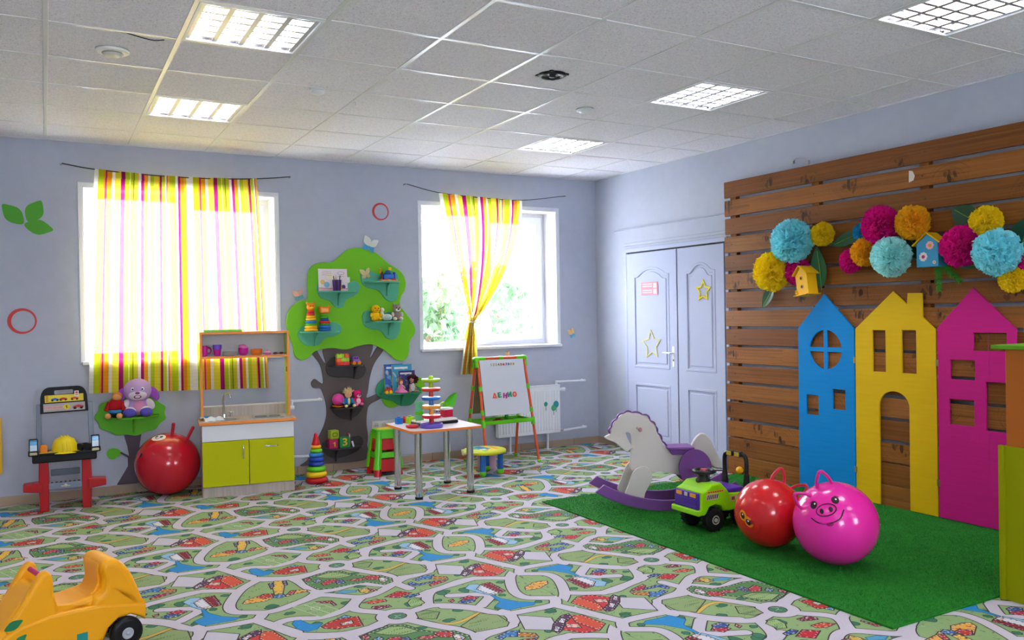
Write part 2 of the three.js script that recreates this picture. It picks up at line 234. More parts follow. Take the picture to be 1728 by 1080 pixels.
function windowUnit(name, [x0, x1], z, dir, withTrim = true) {   // dir: +1 room lies toward +z
  const w = structure(name), W = x1 - x0, h = HEAD - SILL, cx = (x0 + x1) / 2, cy = (SILL + HEAD) / 2, zz = z - dir * 0.27;
  const fr = holed(outline([[x0, SILL], [x1, SILL], [x1, HEAD], [x0, HEAD]]), [rectHole(x0 + 0.06, SILL + 0.06, cx - 0.035, HEAD - 0.06), rectHole(cx + 0.035, SILL + 0.06, x1 - 0.06, HEAD - 0.06)]);
  part(w, 'window_frame', ex(fr, 0.06, 0.004).translate(0, 0, zz - 0.03), M.pvc);
  const sx0 = cx + 0.028, sx1 = x1 - 0.052, sash = holed(outline([[sx0, SILL + 0.052], [sx1, SILL + 0.052], [sx1, HEAD - 0.052], [sx0, HEAD - 0.052]]), [rectHole(sx0 + 0.07, SILL + 0.122, sx1 - 0.07, HEAD - 0.122)]);
  part(w, 'sash', ex(sash, 0.07, 0.006).translate(0, 0, zz - 0.035 + dir * 0.02), M.pvc);
  part(w, 'pane', bx(cx - 0.03 - x0 - 0.05, h - 0.11, 0.004, (x0 + 0.05 + cx - 0.03) / 2, cy, zz), M.glass);
  part(w, 'pane', bx(sx1 - sx0 - 0.13, h - 0.24, 0.004, (sx0 + sx1) / 2, cy, zz + dir * 0.02), M.glass);
  // white plastic reveal lining
  const lin = (a, b, c, d, e, f) => rbox(a, b, c, 0.002, d, e, f);
  part(w, 'reveal', merge(lin(0.008, h, 0.25, x0 + 0.004, cy, z - dir * 0.12), lin(0.008, h, 0.25, x1 - 0.004, cy, z - dir * 0.12), lin(W, 0.008, 0.25, cx, HEAD - 0.004, z - dir * 0.12)), M.pvc);
  if (withTrim) {
    const t = 0.034;
    part(w, 'trim', merge(rbox(t, h + t, 0.01, 0.003, x0 - t / 2, cy + t / 2, z + dir * 0.004), rbox(t, h + t, 0.01, 0.003, x1 + t / 2, cy + t / 2, z + dir * 0.004), rbox(W + 2 * t, t, 0.012, 0.003, cx, HEAD + t / 2, z + dir * 0.004)), M.pvc);
  }
  part(w, 'window_sill', rbox(W + 0.06, 0.03, 0.3, 0.008, cx + 0.005, SILL - 0.006, z - dir * 0.11), M.pvc);
  part(w, 'handle', merge(rbox(0.025, 0.06, 0.012, 0.004, sx0 + 0.035, cy - 0.1, zz + dir * 0.06), rbox(0.018, 0.11, 0.014, 0.005, sx0 + 0.035, cy - 0.15, zz + dir * 0.075)), M.pvc);
  return w;
}
windowUnit('window_1', WIN[0], 0, 1); windowUnit('window_2', WIN[1], 0, 1);
windowUnit('window_3', WINF[0], ZF, -1); windowUnit('window_4', WINF[1], ZF, -1);

// baseboard: beige stone tiles
const bbTile = [0, 1, 2].map((k) => mat(['#a8927c', '#b09a84', '#9f8a76'][k], 0.4));
const bbB = structure('baseboard_back'), bbGeo = rbox(0.328, 0.072, 0.012, 0.002);
for (let x = -0.165, i = 0; x > XL; x -= 0.331, i++) { const o = part(bbB, 'tile', bbGeo, bbTile[i % 3]); o.position.set(x, 0.036, 0.0065); }
const bbR = structure('baseboard_right');
for (let z = 0.18, i = 0; z < ZF; z += 0.331, i++) { if (z > 0.45 && z < 5.9) continue; const o = part(bbR, 'tile', bbGeo, bbTile[i % 3]); o.position.set(-0.0065, 0.036, z); o.rotation.y = PI / 2; }

// suspended ceiling
const ceilMap = dataTex(512, 512, (u, v, x, y) => { const s = vnoise(u * 170, v * 170, 170, 170, 21), t = vnoise(u * 60, v * 60, 60, 60, 22); const k = 0.965 - (s > 0.72 ? (s - 0.72) * 0.9 : 0) - 0.05 * t; return [k * 0.985, k * 0.972, k]; }, { srgb: true });
const ceilBump = dataTex(512, 512, (u, v) => { const s = vnoise(u * 170, v * 170, 170, 170, 21); return s > 0.72 ? 0.2 : 0.6 + 0.3 * vnoise(u * 90, v * 90, 90, 90, 23); });
M.tile = [0, 1, 2].map((k) => new THREE.MeshPhysicalMaterial({ map: ceilMap, color: new THREE.Color().setScalar([1, 0.97, 0.985][k]), bumpMap: ceilBump, bumpScale: 0.0008, roughness: 0.92 }));
M.rail = mat('#dedede', 0.28, { key: 'rail', specularIntensity: 1 });
const ceiling = structure('ceiling');
part(ceiling, 'slab', bx(8.6, 0.15, 10.4, -4, H + 0.235, 4.8), M.slab);
const gx = [XL], gz = [0];
for (let x = -7.645; x < -0.1; x += 0.6) gx.push(x); gx.push(0);
for (let z = 0.579; z < ZF - 0.1; z += 0.6) gz.push(z); gz.push(ZF);
const isLamp = (x0, z0) => [-7.645, -4.645, -1.645].some((a) => Math.abs(a - x0) < 0.01) && Math.abs(((z0 - 1.179) / 1.8) - Math.round((z0 - 1.179) / 1.8)) < 0.01;
const tileGeos = {};
const lampCells = [];
for (let i = 0; i + 1 < gx.length; i++) for (let j = 0; j + 1 < gz.length; j++) {
  const w = gx[i + 1] - gx[i], d = gz[j + 1] - gz[j];
  if (isLamp(gx[i], gz[j])) { lampCells.push([gx[i] + w / 2, gz[j] + d / 2]); continue; }
  const key = w.toFixed(3) + d.toFixed(3) + ((i * 3 + j) % 4);
  tileGeos[key] ??= boxUV(bx(w - 0.004, 0.012, d - 0.004), 0.61, ((i * 3 + j) % 4) * 0.37, ((i * 3 + j) % 4) * 0.21);
  const o = part(ceiling, 'ceiling_tile', tileGeos[key], M.tile[(i * 5 + j * 7) % 3]); o.position.set((gx[i] + gx[i + 1]) / 2, H + 0.0105, (gz[j] + gz[j + 1]) / 2); o.rotation.y = 0;
}
for (const x of gx.slice(1, -1)) { const o = part(ceiling, 'grid_rail', rbox(0.024, 0.03, ZF, 0.0015, 0, 0, 0, 1), M.rail); o.position.set(x, H + 0.015, ZF / 2); }
const crossGeo = rbox(8, 0.03, 0.022, 0.0015, 0, 0, 0, 1);
for (const z of gz.slice(1, -1)) { const o = part(ceiling, 'grid_rail', crossGeo, M.rail); o.position.set(-4, H + 0.0156, z); }
part(ceiling, 'edge_rail', merge(bx(8, 0.02, 0.02, -4, H + 0.01, 0.01), bx(0.02, 0.02, ZF, -0.01, H + 0.01, ZF / 2)), M.rail);
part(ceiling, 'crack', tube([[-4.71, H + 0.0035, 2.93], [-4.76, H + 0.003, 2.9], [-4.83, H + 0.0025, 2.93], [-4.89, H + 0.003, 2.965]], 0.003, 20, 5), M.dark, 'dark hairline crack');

// louvred ceiling lamps
const alu = mat('#b4b5ba', 0.35, { key: 'alu', metalness: 0.6 }), reflector = mat('#8e8e94', 0.2, { key: 'refl', metalness: 1 });
const tubeGlow = new THREE.MeshStandardMaterial({ color: 0xffffff, emissive: LAMP_COLOR, emissiveIntensity: 4 });
const S = 0.288;
const frameGeo = merge(ex(holed(outline([[-S, -S], [S, -S], [S, S], [-S, S]]), [rectHole(-S + 0.014, -S + 0.014, S - 0.014, S - 0.014)]), 0.012, 0.001).rotateX(PI / 2).translate(0, 0.006, 0));
const housing = merge(bx(2 * S, 0.004, 2 * S, 0, 0.094, 0), bx(0.004, 0.09, 2 * S, -S, 0.05, 0), bx(0.004, 0.09, 2 * S, S, 0.05, 0), bx(2 * S, 0.09, 0.004, 0, 0.05, -S), bx(2 * S, 0.09, 0.004, 0, 0.05, S));
const tubeGeo = cyl(0.008, 0.008, 0.54, 0, 0, 0, 10).rotateX(PI / 2);
const vBlade = (len) => { const s = outline([[-0.013, 0.0], [0.013, 0.0], [0.003, 0.034], [-0.003, 0.034]]); return ex(s, len).translate(0, 0, -len / 2); };
const longBlade = vBlade(0.546), crossBlade = (() => { const s = outline([[-0.009, 0.002], [0.009, 0.002], [0.002, 0.034], [-0.002, 0.034]]); return ex(s, 0.112).translate(0, 0, -0.056).rotateY(PI / 2); })();
const lampNames = { '-4.345,3.279': 'large louvred light at the top left beside the ceiling crack', '-4.345,1.479': 'far louvred light on the left, close above the big striped curtain', '-1.345,1.479': 'smallest louvred light, nearest to the room corner', '-1.345,3.279': 'louvred light in the middle of the right-hand row', '-1.345,5.079': 'louvred light at the top right edge above the slat wall' };
for (const [x, z] of lampCells) {
  const key = x.toFixed(3) + ',' + z.toFixed(3);
  const t = thing('ceiling_light', lampNames[key] ?? 'square louvred ceiling light outside the picture', 'ceiling light', [x, H + 0.004, z], 0, 'louvred lights set in the ceiling grid');
  part(t, 'frame', frameGeo, M.white); part(t, 'housing', housing, reflector);
  for (let k = 0; k < 4; k++) part(t, 'tube', tubeGeo, tubeGlow).position.set(-0.207 + k * 0.138, 0.07, 0);
  for (let k = 0; k < 5; k++) part(t, 'louvre_blade', longBlade, alu).position.set(-0.266 + k * 0.133, 0.004, 0);
  for (let k = 0; k < 4; k++) for (let q = 0; q < 6; q++) part(t, 'louvre_blade', crossBlade, alu).position.set(-0.1995 + k * 0.133, 0.004, -0.2275 + q * 0.091);
  for (let k = 0; k < 4; k++) { const L = new THREE.RectAreaLight(LAMP_COLOR, LAMP_NITS * 4, 0.034, 0.54); L.name = 'lamp_tube_glow'; L.position.set(-0.207 + k * 0.138, 0.061, 0); L.rotation.x = -PI / 2; t.add(L); }
}
// ---------------------------------------------------------------- outside the windows
structure('ground_outside', bx(60, 0.2, 40, -4, -1.2, -21), mat('#eef0f2', 0.9));
const leafCard = (() => { const g = new THREE.BufferGeometry(); g.setAttribute('position', new THREE.BufferAttribute(new Float32Array([0, -0.5, 0, 0.32, 0, 0.08, 0, 0.55, 0, 0, -0.5, 0, 0, 0.55, 0, -0.32, 0, 0.08]), 3)); g.computeVertexNormals(); return g; })();
function gardenTree(x, z, h, r, label) {
  const t = thing('garden_tree', label, 'tree', [x, -1.1, z], 0, 'trees outside the windows');
  part(t, 'trunk', merge(cyl(0.09, 0.16, h * 0.6, 0, h * 0.3, 0, 10), rod([0, h * 0.45, 0], [r * 0.5, h * 0.75, 0.1], 0.05), rod([0, h * 0.4, 0], [-r * 0.5, h * 0.7, -0.1], 0.05)), mat('#6a5a4c', 0.9));
  const n = 1400, im = new THREE.InstancedMesh(leafCard, mat('#5d7a55', 0.8, { key: 'leafout', transmission: 0.3 }), n), m = new THREE.Matrix4();
  for (let i = 0; i < n; i++) {
    const d = V3(rr(-1, 1), rr(-1, 1), rr(-1, 1)).normalize().multiplyScalar(r * Math.cbrt(rr(0.15, 1)));
    m.compose(V3(d.x, h * 0.72 + d.y * 0.8, d.z), new THREE.Quaternion().setFromEuler(new THREE.Euler(rr(0, 6), rr(0, 6), rr(0, 6))), V3(1, 1, 1).multiplyScalar(rr(0.14, 0.3))); im.setMatrixAt(i, m);
  }
  im.name = 'foliage'; im.userData.kind = 'stuff'; sh(im); t.add(im);
}
gardenTree(0.3, -6.5, 3.0, 1.15, 'pale tree seen through the left pane of the window with the tied curtain');
gardenTree(2.3, -8.0, 3.4, 1.5, 'pale tree seen through the right pane of the window with the tied curtain');

// ---------------------------------------------------------------- double door, right wall (local x = world z, local z = distance into the room)
const door = structure('door_1'); door.position.set(0, 0, 0); door.rotation.y = -PI / 2;
function archPath(x0, x1, y0, y1, rise) { const p = new THREE.Path(), m = (x0 + x1) / 2; p.moveTo(x0, y0); p.lineTo(x1, y0); p.lineTo(x1, y1 - rise); p.lineTo(x1 - 0.03, y1 - rise); p.bezierCurveTo(x1 - 0.07, y1 - rise * 0.95, m + (x1 - m) * 0.5, y1, m, y1); p.bezierCurveTo(m - (m - x0) * 0.5, y1, x0 + 0.07, y1 - rise * 0.95, x0 + 0.03, y1 - rise); p.lineTo(x0, y1 - rise); p.lineTo(x0, y0); return p; }
const asShape = (p) => new THREE.Shape(p.getPoints(14));
function leaf(x0, x1, name) {
  const s = outline([[x0, 0.015], [x1, 0.015], [x1, 2.012], [x0, 2.012]]), g = 0.115;
  const P = [(e) => archPath(x0 + g + e, x1 - g - e, 0.86 + e, 1.86 - e, 0.075), (e) => archPath(x0 + g + e, x1 - g - e, 0.16 + e, 0.70 - e, 0.002)];
  holed(s, P.map((f) => f(0)));
  const L = part(door, name, ex(s, 0.03, 0.003), M.doorPaint);
  for (const f of P) {
    part(L, 'panel_moulding', ex(holed(asShape(f(-0.004)), [f(0.022)]), 0.034, 0.006, 3).translate(0, 0, 0), M.doorPaint);
    part(L, 'panel', merge(ex(asShape(f(0.01)), 0.022), ex(asShape(f(0.045)), 0.029, 0.007, 3)), M.doorPaint);
  }
  return L;
}
const l1 = leaf(0.59, 1.372, 'door_leaf'), l2 = leaf(1.384, 2.008, 'door_leaf');
part(l1, 'cover_strip', rbox(0.045, 1.99, 0.006, 0.002, 1.352, 1.01, 0.033), M.doorPaint);
for (let k = 0; k < 11; k++) part(l1, 'screw', sph(0.004, 1.35, 0.16 + k * 0.17, 0.036, 1, 1, 0.5, 8), M.steel);
part(l1, 'handle_plate', rbox(0.035, 0.2, 0.008, 0.006, 1.318, 0.985, 0.035), M.white);
part(l1, 'door_handle', merge(rod([1.318, 1.02, 0.035], [1.318, 1.02, 0.08], 0.009), rbox(0.12, 0.018, 0.014, 0.006, 1.265, 1.02, 0.08)), M.white);
part(l1, 'keyhole', sph(0.008, 1.318, 0.95, 0.039, 1, 1.3, 0.3, 10), M.black);
part(door, 'door_frame', merge(rbox(0.05, 2.05, 0.022, 0.004, 0.552, 1.02, 0.011), rbox(1.48, 0.04, 0.026, 0.004, 1.3, 2.048, 0.013), rbox(0.04, 2.05, 0.022, 0.004, 2.034, 1.02, 0.011)), M.doorPaint);
part(door, 'shade_backing', bx(1.46, 2.02, 0.004, 1.3, 1.02, 0.002), M.dark);  // dark sheet, paints the shade seen in the gaps round the leaves
for (const y of [0.3, 1.62]) part(l1, 'hinge', cyl(0.008, 0.008, 0.09, 0.583, y, 0.026, 12), M.steel);
const trim1 = structure('trim_1', merge(rbox(1.68, 0.012, 0.02, 0.004, 1.2, 2.275, 0.01), rbox(1.5, 0.03, 0.016, 0.004, 1.28, 2.11, 0.008)), M.wall); trim1.rotation.y = -PI / 2;

// things fixed to the right wall: helper. base point given as (z, y, out)
function onRight(name, label, category, z, y, out, group) { return thing(name, label, category, [-out, y, z], -PI / 2, group); }
function starShape(R, r, rot) { const s = new THREE.Shape(); for (let k = 0; k < 10; k++) { const a = PI / 2 + rot + (k * PI) / 5, q = k % 2 ? r : R; k ? s.lineTo(Math.cos(a) * q, Math.sin(a) * q) : s.moveTo(Math.cos(a) * q, Math.sin(a) * q); } s.closePath(); return s; }
function starRing(R, r, rot, w) { const s = starShape(R, r, rot); s.holes.push(new THREE.Path(starShape(R * w, r * w, rot).getPoints())); return s; }
let t = onRight('paper_star', 'large pale yellow paper star outline on the left door leaf', 'star', 0.985, 1.09, 0.033); part(t, 'star_outline', ex(starRing(0.155, 0.078, 0.06, 0.84), 0.003), mat('#d8cf86', 0.8, { specularIntensity: 0.1 }));
t = onRight('paper_star', 'small bright yellow paper star outline on the right door leaf', 'star', 1.742, 1.6, 0.033); part(t, 'star_outline', ex(starRing(0.108, 0.055, -0.02, 0.68), 0.003), mat('#dcc83c', 0.8, { specularIntensity: 0.1 }));
t = onRight('door_notice', 'small pink and white notice stuck on the left door leaf', 'notice', 0.965, 1.648, 0.034);
part(t, 'sheet', rbox(0.26, 0.13, 0.002, 0.001), print(256, 128, (g, w, h) => { g.fillStyle = '#e0909c'; g.fillRect(0, 0, w, h); g.fillStyle = '#eadadd'; for (const y of [22, 44, 82, 104]) g.fillRect(22, y - 6, 150, 9); g.fillRect(190, 14, 44, 44); g.fillRect(190, 72, 44, 44); }, 0.8));

// ---------------------------------------------------------------- slatted board wall
const woodTex = canvasTex(2048, 1024, (g, w, h) => {
  g.fillStyle = '#a8642a'; g.fillRect(0, 0, w, h); seed = 101;
  for (let i = 0; i < 16; i++) { g.fillStyle = ['#98561f', '#b2702f', '#a06026', '#b87838'][i % 4]; g.globalAlpha = 0.5; g.fillRect(0, i * 64, w, 64); }
  for (let i = 0; i < 3800; i++) { const y = rr(0, h), x = rr(-300, w), l = rr(80, 900), c = rnd(); g.globalAlpha = rr(0.04, 0.2); g.strokeStyle = c < 0.55 ? '#5c3315' : c < 0.8 ? '#c48a52' : '#74431d'; g.lineWidth = rr(0.6, 3); g.beginPath(); g.moveTo(x, y); g.bezierCurveTo(x + l * 0.3, y + rr(-5, 5), x + l * 0.6, y + rr(-5, 5), x + l, y + rr(-3, 3)); g.stroke(); }
  for (let i = 0; i < 80; i++) {
    const x = rr(40, w - 40), y = (i % 16) * 64 + rr(14, 50), s = rr(0.6, 1.5);
    for (let k = 7; k >= 0; k--) { g.globalAlpha = 0.13; g.strokeStyle = '#4a2810'; g.lineWidth = 2.2; g.beginPath(); g.ellipse(x, y, (8 + k * 9) * s, (4 + k * 3) * s, rr(-0.1, 0.1), 0, 7); g.stroke(); }
    g.globalAlpha = 0.75; g.fillStyle = '#3b1f0e'; g.beginPath(); g.ellipse(x, y, 8 * s, 5.5 * s, rr(0, 3), 0, 7); g.fill();
    for (let k = 0; k < 8; k++) { g.globalAlpha = 0.4; g.beginPath(); g.ellipse(x + rr(-28, 28) * s, y + rr(-10, 10) * s, rr(3, 10) * s, rr(2, 5) * s, rr(0, 3), 0, 7); g.fill(); }
  }
  g.globalAlpha = 1;
});
M.slat = [0, 1, 2, 3].map((k) => new THREE.MeshPhysicalMaterial({ map: woodTex, color: new THREE.Color().setScalar([0.66, 0.55, 0.72, 0.6][k]), roughness: 0.5, specularIntensity: 0.4, bumpMap: woodTex, bumpScale: 0.0008 }));
const pallet = thing('slat_wall', 'brown stained wall of horizontal wooden slats behind the pompoms and houses', 'slat wall', [0, 0, 2.06], -PI / 2);
const slatLen = 3.6, pitch = 2.55 / 16;
for (let k = 0; k < 16; k++) {
  const hgt = k < 1 ? pitch - 0.003 : k < 2 ? pitch - 0.008 : pitch - 0.02 - (k % 3) * 0.002;
  const len = slatLen, o = part(pallet, 'slat', boxUV(rbox(len, hgt, 0.021, 0.003, 0, 0, 0, 1), 3.6, k * 0.137 + 0.5, 0.031 + ((k * 5) % 16) / 16 - 0.0), M.slat[(k * 3) % 4]);
  o.position.set(len / 2 + (k * 7 % 4) * 0.003, k * pitch + hgt / 2 + 0.004, 0.0565);
}
for (const x of [0.09, 0.98, 1.9, 2.8, 3.5]) part(pallet, 'batten', boxUV(rbox(0.07, 2.47, 0.045, 0.003, x, 1.24, 0.0235, 1), 3.6, 0, x, true), M.slat[1]);
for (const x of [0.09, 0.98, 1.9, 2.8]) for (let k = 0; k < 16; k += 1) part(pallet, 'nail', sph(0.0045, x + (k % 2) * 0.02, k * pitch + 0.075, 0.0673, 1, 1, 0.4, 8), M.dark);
t = onRight('paper_scrap', 'torn white paper scrap left on an upper slat', 'paper scrap', 3.88, 2.315, 0.0685); part(t, 'scrap', ex(outline([[-0.02, -0.04], [0.015, -0.03], [0.025, 0.0], [0.008, 0.035], [-0.018, 0.04]]), 0.002), mat('#d8cfc6', 0.8));
t = onRight('wall_bracket', 'small metal wire bracket on the wall above the slats', 'bracket', 2.865, 2.6, 0.001); part(t, 'wire', tube([[-0.075, 0, 0.02], [-0.02, 0.022, 0.02], [0.05, 0.012, 0.02], [0.075, -0.03, 0.02]], 0.003, 16, 6), M.steel); part(t, 'plate', merge(rbox(0.022, 0.03, 0.02, 0.003, -0.075, 0, 0.01), rbox(0.022, 0.03, 0.02, 0.003, 0.075, -0.03, 0.01)), M.steel);

// ---------------------------------------------------------------- house-shaped panels
const HX = 0.071, HT = 0.014, HY = 0.015;
function house(name, label, color, z0, pts, holes, smoothHoles = []) {
  const g = onRight(name, label, 'panel', z0, HY, HX);
  const s = holed(outline(pts.map(([a, b]) => [a - z0, b - HY])), [...holes.map(([a, b, c, d]) => rectHole(a - z0, b - HY, c - z0, d - HY)), ...smoothHoles.map((f) => f(z0))]);
  const grain = dataTex(256, 256, (u, v) => { const k = 0.93 + 0.07 * vnoise(u * 6, v * 40, 6, 40, 77) ; return [k, k, k]; }, { repeat: [1.3, 2] });
  part(g, 'panel', boxUV(ex(s, HT, 0.0015)), new THREE.MeshPhysicalMaterial({ color: col(color), map: grain, roughness: 0.6, specularIntensity: 0.25 }));
  return g;
}
const arcHole = (cx, cy, r, a0, a1, gap) => (z0) => { const p = new THREE.Path(), ox = Math.cos((a0 + a1) / 2) > 0 ? gap : -gap, oy = Math.sin((a0 + a1) / 2) > 0 ? gap : -gap; const X = cx - z0, Y = cy - HY; p.moveTo(X + ox, Y + oy); const e = gap / r; for (let k = 0; k <= 10; k++) { const a = a0 + e + ((a1 - a0 - 2 * e) * k) / 10; p.lineTo(X + Math.cos(a) * r, Y + Math.sin(a) * r); } p.closePath(); return p; };
const blueH = house('house_panel', 'narrow blue wooden house panel with a round cross window', '#0a86d0', 3.14, [[2.878, HY], [3.402, HY], [3.41, 1.265], [3.14, 1.53], [2.884, 1.265]], [[2.958, 0.597, 3.075, 0.75], [3.207, 0.658, 3.322, 0.811]], [0, 1, 2, 3].map((k) => arcHole(3.147, 1.107, 0.149, (k * PI) / 2, ((k + 1) * PI) / 2, 0.017)));
const archHole = (x0, x1, y1, yTop) => (z0) => { const p = new THREE.Path(), X0 = x0 - z0, X1 = x1 - z0, m = (X0 + X1) / 2, r = (X1 - X0) / 2; p.moveTo(X0, 0.0 - 0.01 + 0.012); p.lineTo(X1, 0.002); p.lineTo(X1, y1 - HY); for (let k = 1; k < 16; k++) { const a = (k * PI) / 16; p.lineTo(m + Math.cos(a) * r, y1 - HY + Math.sin(a) * (yTop - y1)); } p.lineTo(X0, y1 - HY); p.closePath(); return p; };
const yellowH = thing('house_panel', 'tall yellow wooden house panel with chimney and arched doorway', 'panel', [-HX, HY, 3.736], -PI / 2);
{
  const z0 = 3.736, a = (p) => p.map(([x, y]) => [x - z0, y - HY]);
  // doorway open to the floor: outline runs round the arch
  const pts = [[3.41, HY], [3.608, HY], [3.612, 0.725]]; for (let k = 15; k > 0; k--) { const q = (k * PI) / 16; pts.push([3.732 + Math.cos(q) * 0.119, 0.725 + Math.sin(q) * 0.105]); } pts.push([3.851, 0.725], [3.848, HY], [4.055, HY], [4.053, 1.267], [3.959, 1.35], [3.956, 1.513], [3.849, 1.515], [3.842, 1.44], [3.736, 1.532], [3.418, 1.267]);
  const s = holed(outline(a(pts)), [rectHole(3.563 - z0, 0.962 - HY, 3.67 - z0, 1.258 - HY), rectHole(3.798 - z0, 0.962 - HY, 3.909 - z0, 1.26 - HY)]);
  part(yellowH, 'panel', boxUV(ex(s, HT, 0.0015)), new THREE.MeshPhysicalMaterial({ color: col('#dcb20c'), roughness: 0.55, specularIntensity: 0.3, map: dataTex(256, 256, (u, v) => 0.94 + 0.06 * vnoise(u * 6, v * 40, 6, 40, 78), { repeat: [1.3, 2] }) }));
}
const pinkH = house('house_panel', 'magenta pink wooden house panel with four window holes', '#c4207f', 4.32, [[4.064, HY], [4.58, HY], [4.585, 1.272], [4.315, 1.535], [4.064, 1.275]], [[4.312, 1.133, 4.526, 1.248], [4.154, 0.942, 4.322, 1.07], [4.143, 0.645, 4.314, 0.812], [4.39, 0.628, 4.52, 0.938]]);
const hingeG = merge(rbox(0.022, 0.045, 0.002, 0.001), cyl(0.003, 0.003, 0.045, 0, 0, 0.002, 10)), hingeM = mat('#a89a60', 0.4, { key: 'hinge', metalness: 0.7 });
for (const [h, z, y] of [[yellowH, 3.41, 1.037], [yellowH, 3.41, 0.236], [pinkH, 4.06, 1.044], [pinkH, 4.06, 0.243]]) { const z0 = h === yellowH ? 3.736 : 4.32, o = part(h, 'hinge', hingeG, hingeM); o.position.set(z - z0, y - HY, HT + 0.001); }
part(pinkH, 'seam', bx(0.002, 1.1, 0.0006, 4.5 - 4.32 - 0.09, 0.72, HT + 0.0002), mat('#b01e78', 0.6));

// ---------------------------------------------------------------- pompoms, leaves, bird houses
function pompomGeo(n, s0) {
  seed = s0; const pos = [];
  for (let i = 0; i < n; i++) {
    const y = 1 - (2 * (i + 0.5)) / n, r = Math.sqrt(1 - y * y), a = i * 2.39996;
    const d = V3(Math.cos(a) * r, y, Math.sin(a) * r), t1 = V3(rr(-1, 1), rr(-1, 1), rr(-1, 1)).cross(d).normalize(), t2 = d.clone().cross(t1);
    const W = rr(0.2, 0.32), L = rr(0.9, 1.04), segs = 5, ph = rr(0, 6), q = [];
    for (let k = 0; k <= segs; k++) {
      const u = k / segs - 0.5, wav = Math.sin(u * 10 + ph) * 0.1;
      for (const [rad, sp] of [[0.55, 0.6], [0.84, 1.0], [L + 0.045 * (k % 2), 1.25]]) q.push(d.clone().multiplyScalar(rad).addScaledVector(t1, u * W * 2 * sp).addScaledVector(t2, wav * (rad > 0.7 ? sp * 1.3 : 0.3) + (rad - 0.55) * 0.4));
    }
    for (let k = 0; k < segs; k++) for (let j = 0; j < 2; j++) { const A = q[k * 3 + j], B = q[k * 3 + 3 + j], C = q[k * 3 + 4 + j], D = q[k * 3 + 1 + j]; for (const v of [A, B, C, A, C, D]) pos.push(v.x, v.y, v.z); }
  }
  const g = new THREE.BufferGeometry(); g.setAttribute('position', new THREE.BufferAttribute(new Float32Array(pos), 3)); g.computeVertexNormals(); return g;
}
const pomG = [pompomGeo(230, 11), pompomGeo(230, 12), pompomGeo(150, 13)];
const tissue = (hex) => new THREE.MeshPhysicalMaterial({ color: col(hex), roughness: 0.85, specularIntensity: 0.2, transmission: 0.5, thickness: 0, side: THREE.DoubleSide });
const PM = { cyan: tissue('#a4f2fa'), pale: tissue('#c4fafa'), yellow: tissue('#ffea26'), amber: tissue('#ffce2c'), magenta: tissue('#ee1aa0'), blue: tissue('#3cc0f0') };
const poms = [['cyan', 2.964, 1.944, 0.158, 0.228, 'large light blue paper pompom, leftmost blue one on the slat wall'], ['yellow', 3.195, 1.978, 0.085, 0.157, 'small yellow pompom right beside the large light blue one'], ['yellow', 2.76, 1.72, 0.145, 0.234, 'large yellow pompom at the far left end of the garland'], ['magenta', 2.962, 1.71, 0.1, 0.172, 'magenta pompom half hidden behind the yellow bird house'], ['magenta', 3.742, 1.987, 0.125, 0.214, 'large magenta pompom at the top of the middle cluster'], ['amber', 3.971, 1.983, 0.109, 0.193, 'golden yellow pompom at the top right of the middle cluster'], ['blue', 3.522, 1.963, 0.06, 0.133, 'tiny blue pompom peeping out left of the large magenta one'], ['amber', 3.568, 1.815, 0.094, 0.166, 'golden yellow pompom at the left of the middle cluster'], ['magenta', 3.447, 1.761, 0.083, 0.156, 'small magenta pompom at the lower left of the middle cluster'], ['pale', 3.831, 1.765, 0.128, 0.229, 'pale turquoise pompom at the bottom of the middle cluster'], ['yellow', 4.456, 1.939, 0.093, 0.165, 'yellow pompom at the top of the right-hand cluster'], ['magenta', 4.313, 1.798, 0.123, 0.194, 'large magenta pompom right beside the blue bird house'], ['cyan', 4.563, 1.741, 0.132, 0.233, 'large light blue pompom in the right-hand cluster'], ['yellow', 4.616, 1.581, 0.08, 0.165, 'yellow pompom lowest in the right-hand cluster'], ['magenta', 4.688, 1.691, 0.07, 0.143, 'magenta pompom cut off by the right picture edge']];
poms.forEach(([c, z, y, r, out, label], k) => {
  const g = onRight('paper_pompom', label, 'pompom', z, y, out, 'paper pompoms on the slat wall');
  part(g, 'petals', at(at(pomG[k % 2 ? 1 : r < 0.09 ? 2 : 0].clone(), 0, 0, 0, k, k * 2.1, k * 0.7), 0, 0, 0, 0, 0, 0, r * 1.02, r * 1.02, r * 0.86), PM[c]);
  part(g, 'core', sph(r * 0.7, 0, 0, 0, 1, 1, 0.85, 18), PM[c]);
});
function leafBlade(L, W, bend, curl = 0.25, n = 12, m = 6) {
  const g = new THREE.PlaneGeometry(1, 1, m, n), p = g.attributes.position;
  for (let i = 0; i < p.count; i++) { const u = p.getX(i) * 2, v = p.getY(i) + 0.5, w = W * 0.5 * Math.pow(Math.sin(PI * Math.min(0.985, Math.max(0.02, v * 0.96 + 0.03))), 0.8) * (1.15 - 0.35 * v); p.setXYZ(i, u * w, v * L, -bend * v * v * L + Math.abs(u) * w * curl); }
  g.computeVertexNormals(); return g;
}
const leafMat = (hex) => new THREE.MeshPhysicalMaterial({ color: col(hex), roughness: 0.4, side: THREE.DoubleSide, map: dataTex(128, 256, (u, v) => { const s = Math.abs(u - 0.5), k = Math.abs(((v * 14 + s * 6) % 1) - 0.5) < 0.07 ? 1.0 : 0.78; return s < 0.03 ? 1 : k; }) });
const LM = [leafMat('#3f7f58'), leafMat('#2f6a48'), leafMat('#265338')], ribM = mat('#7fae4a', 0.5);
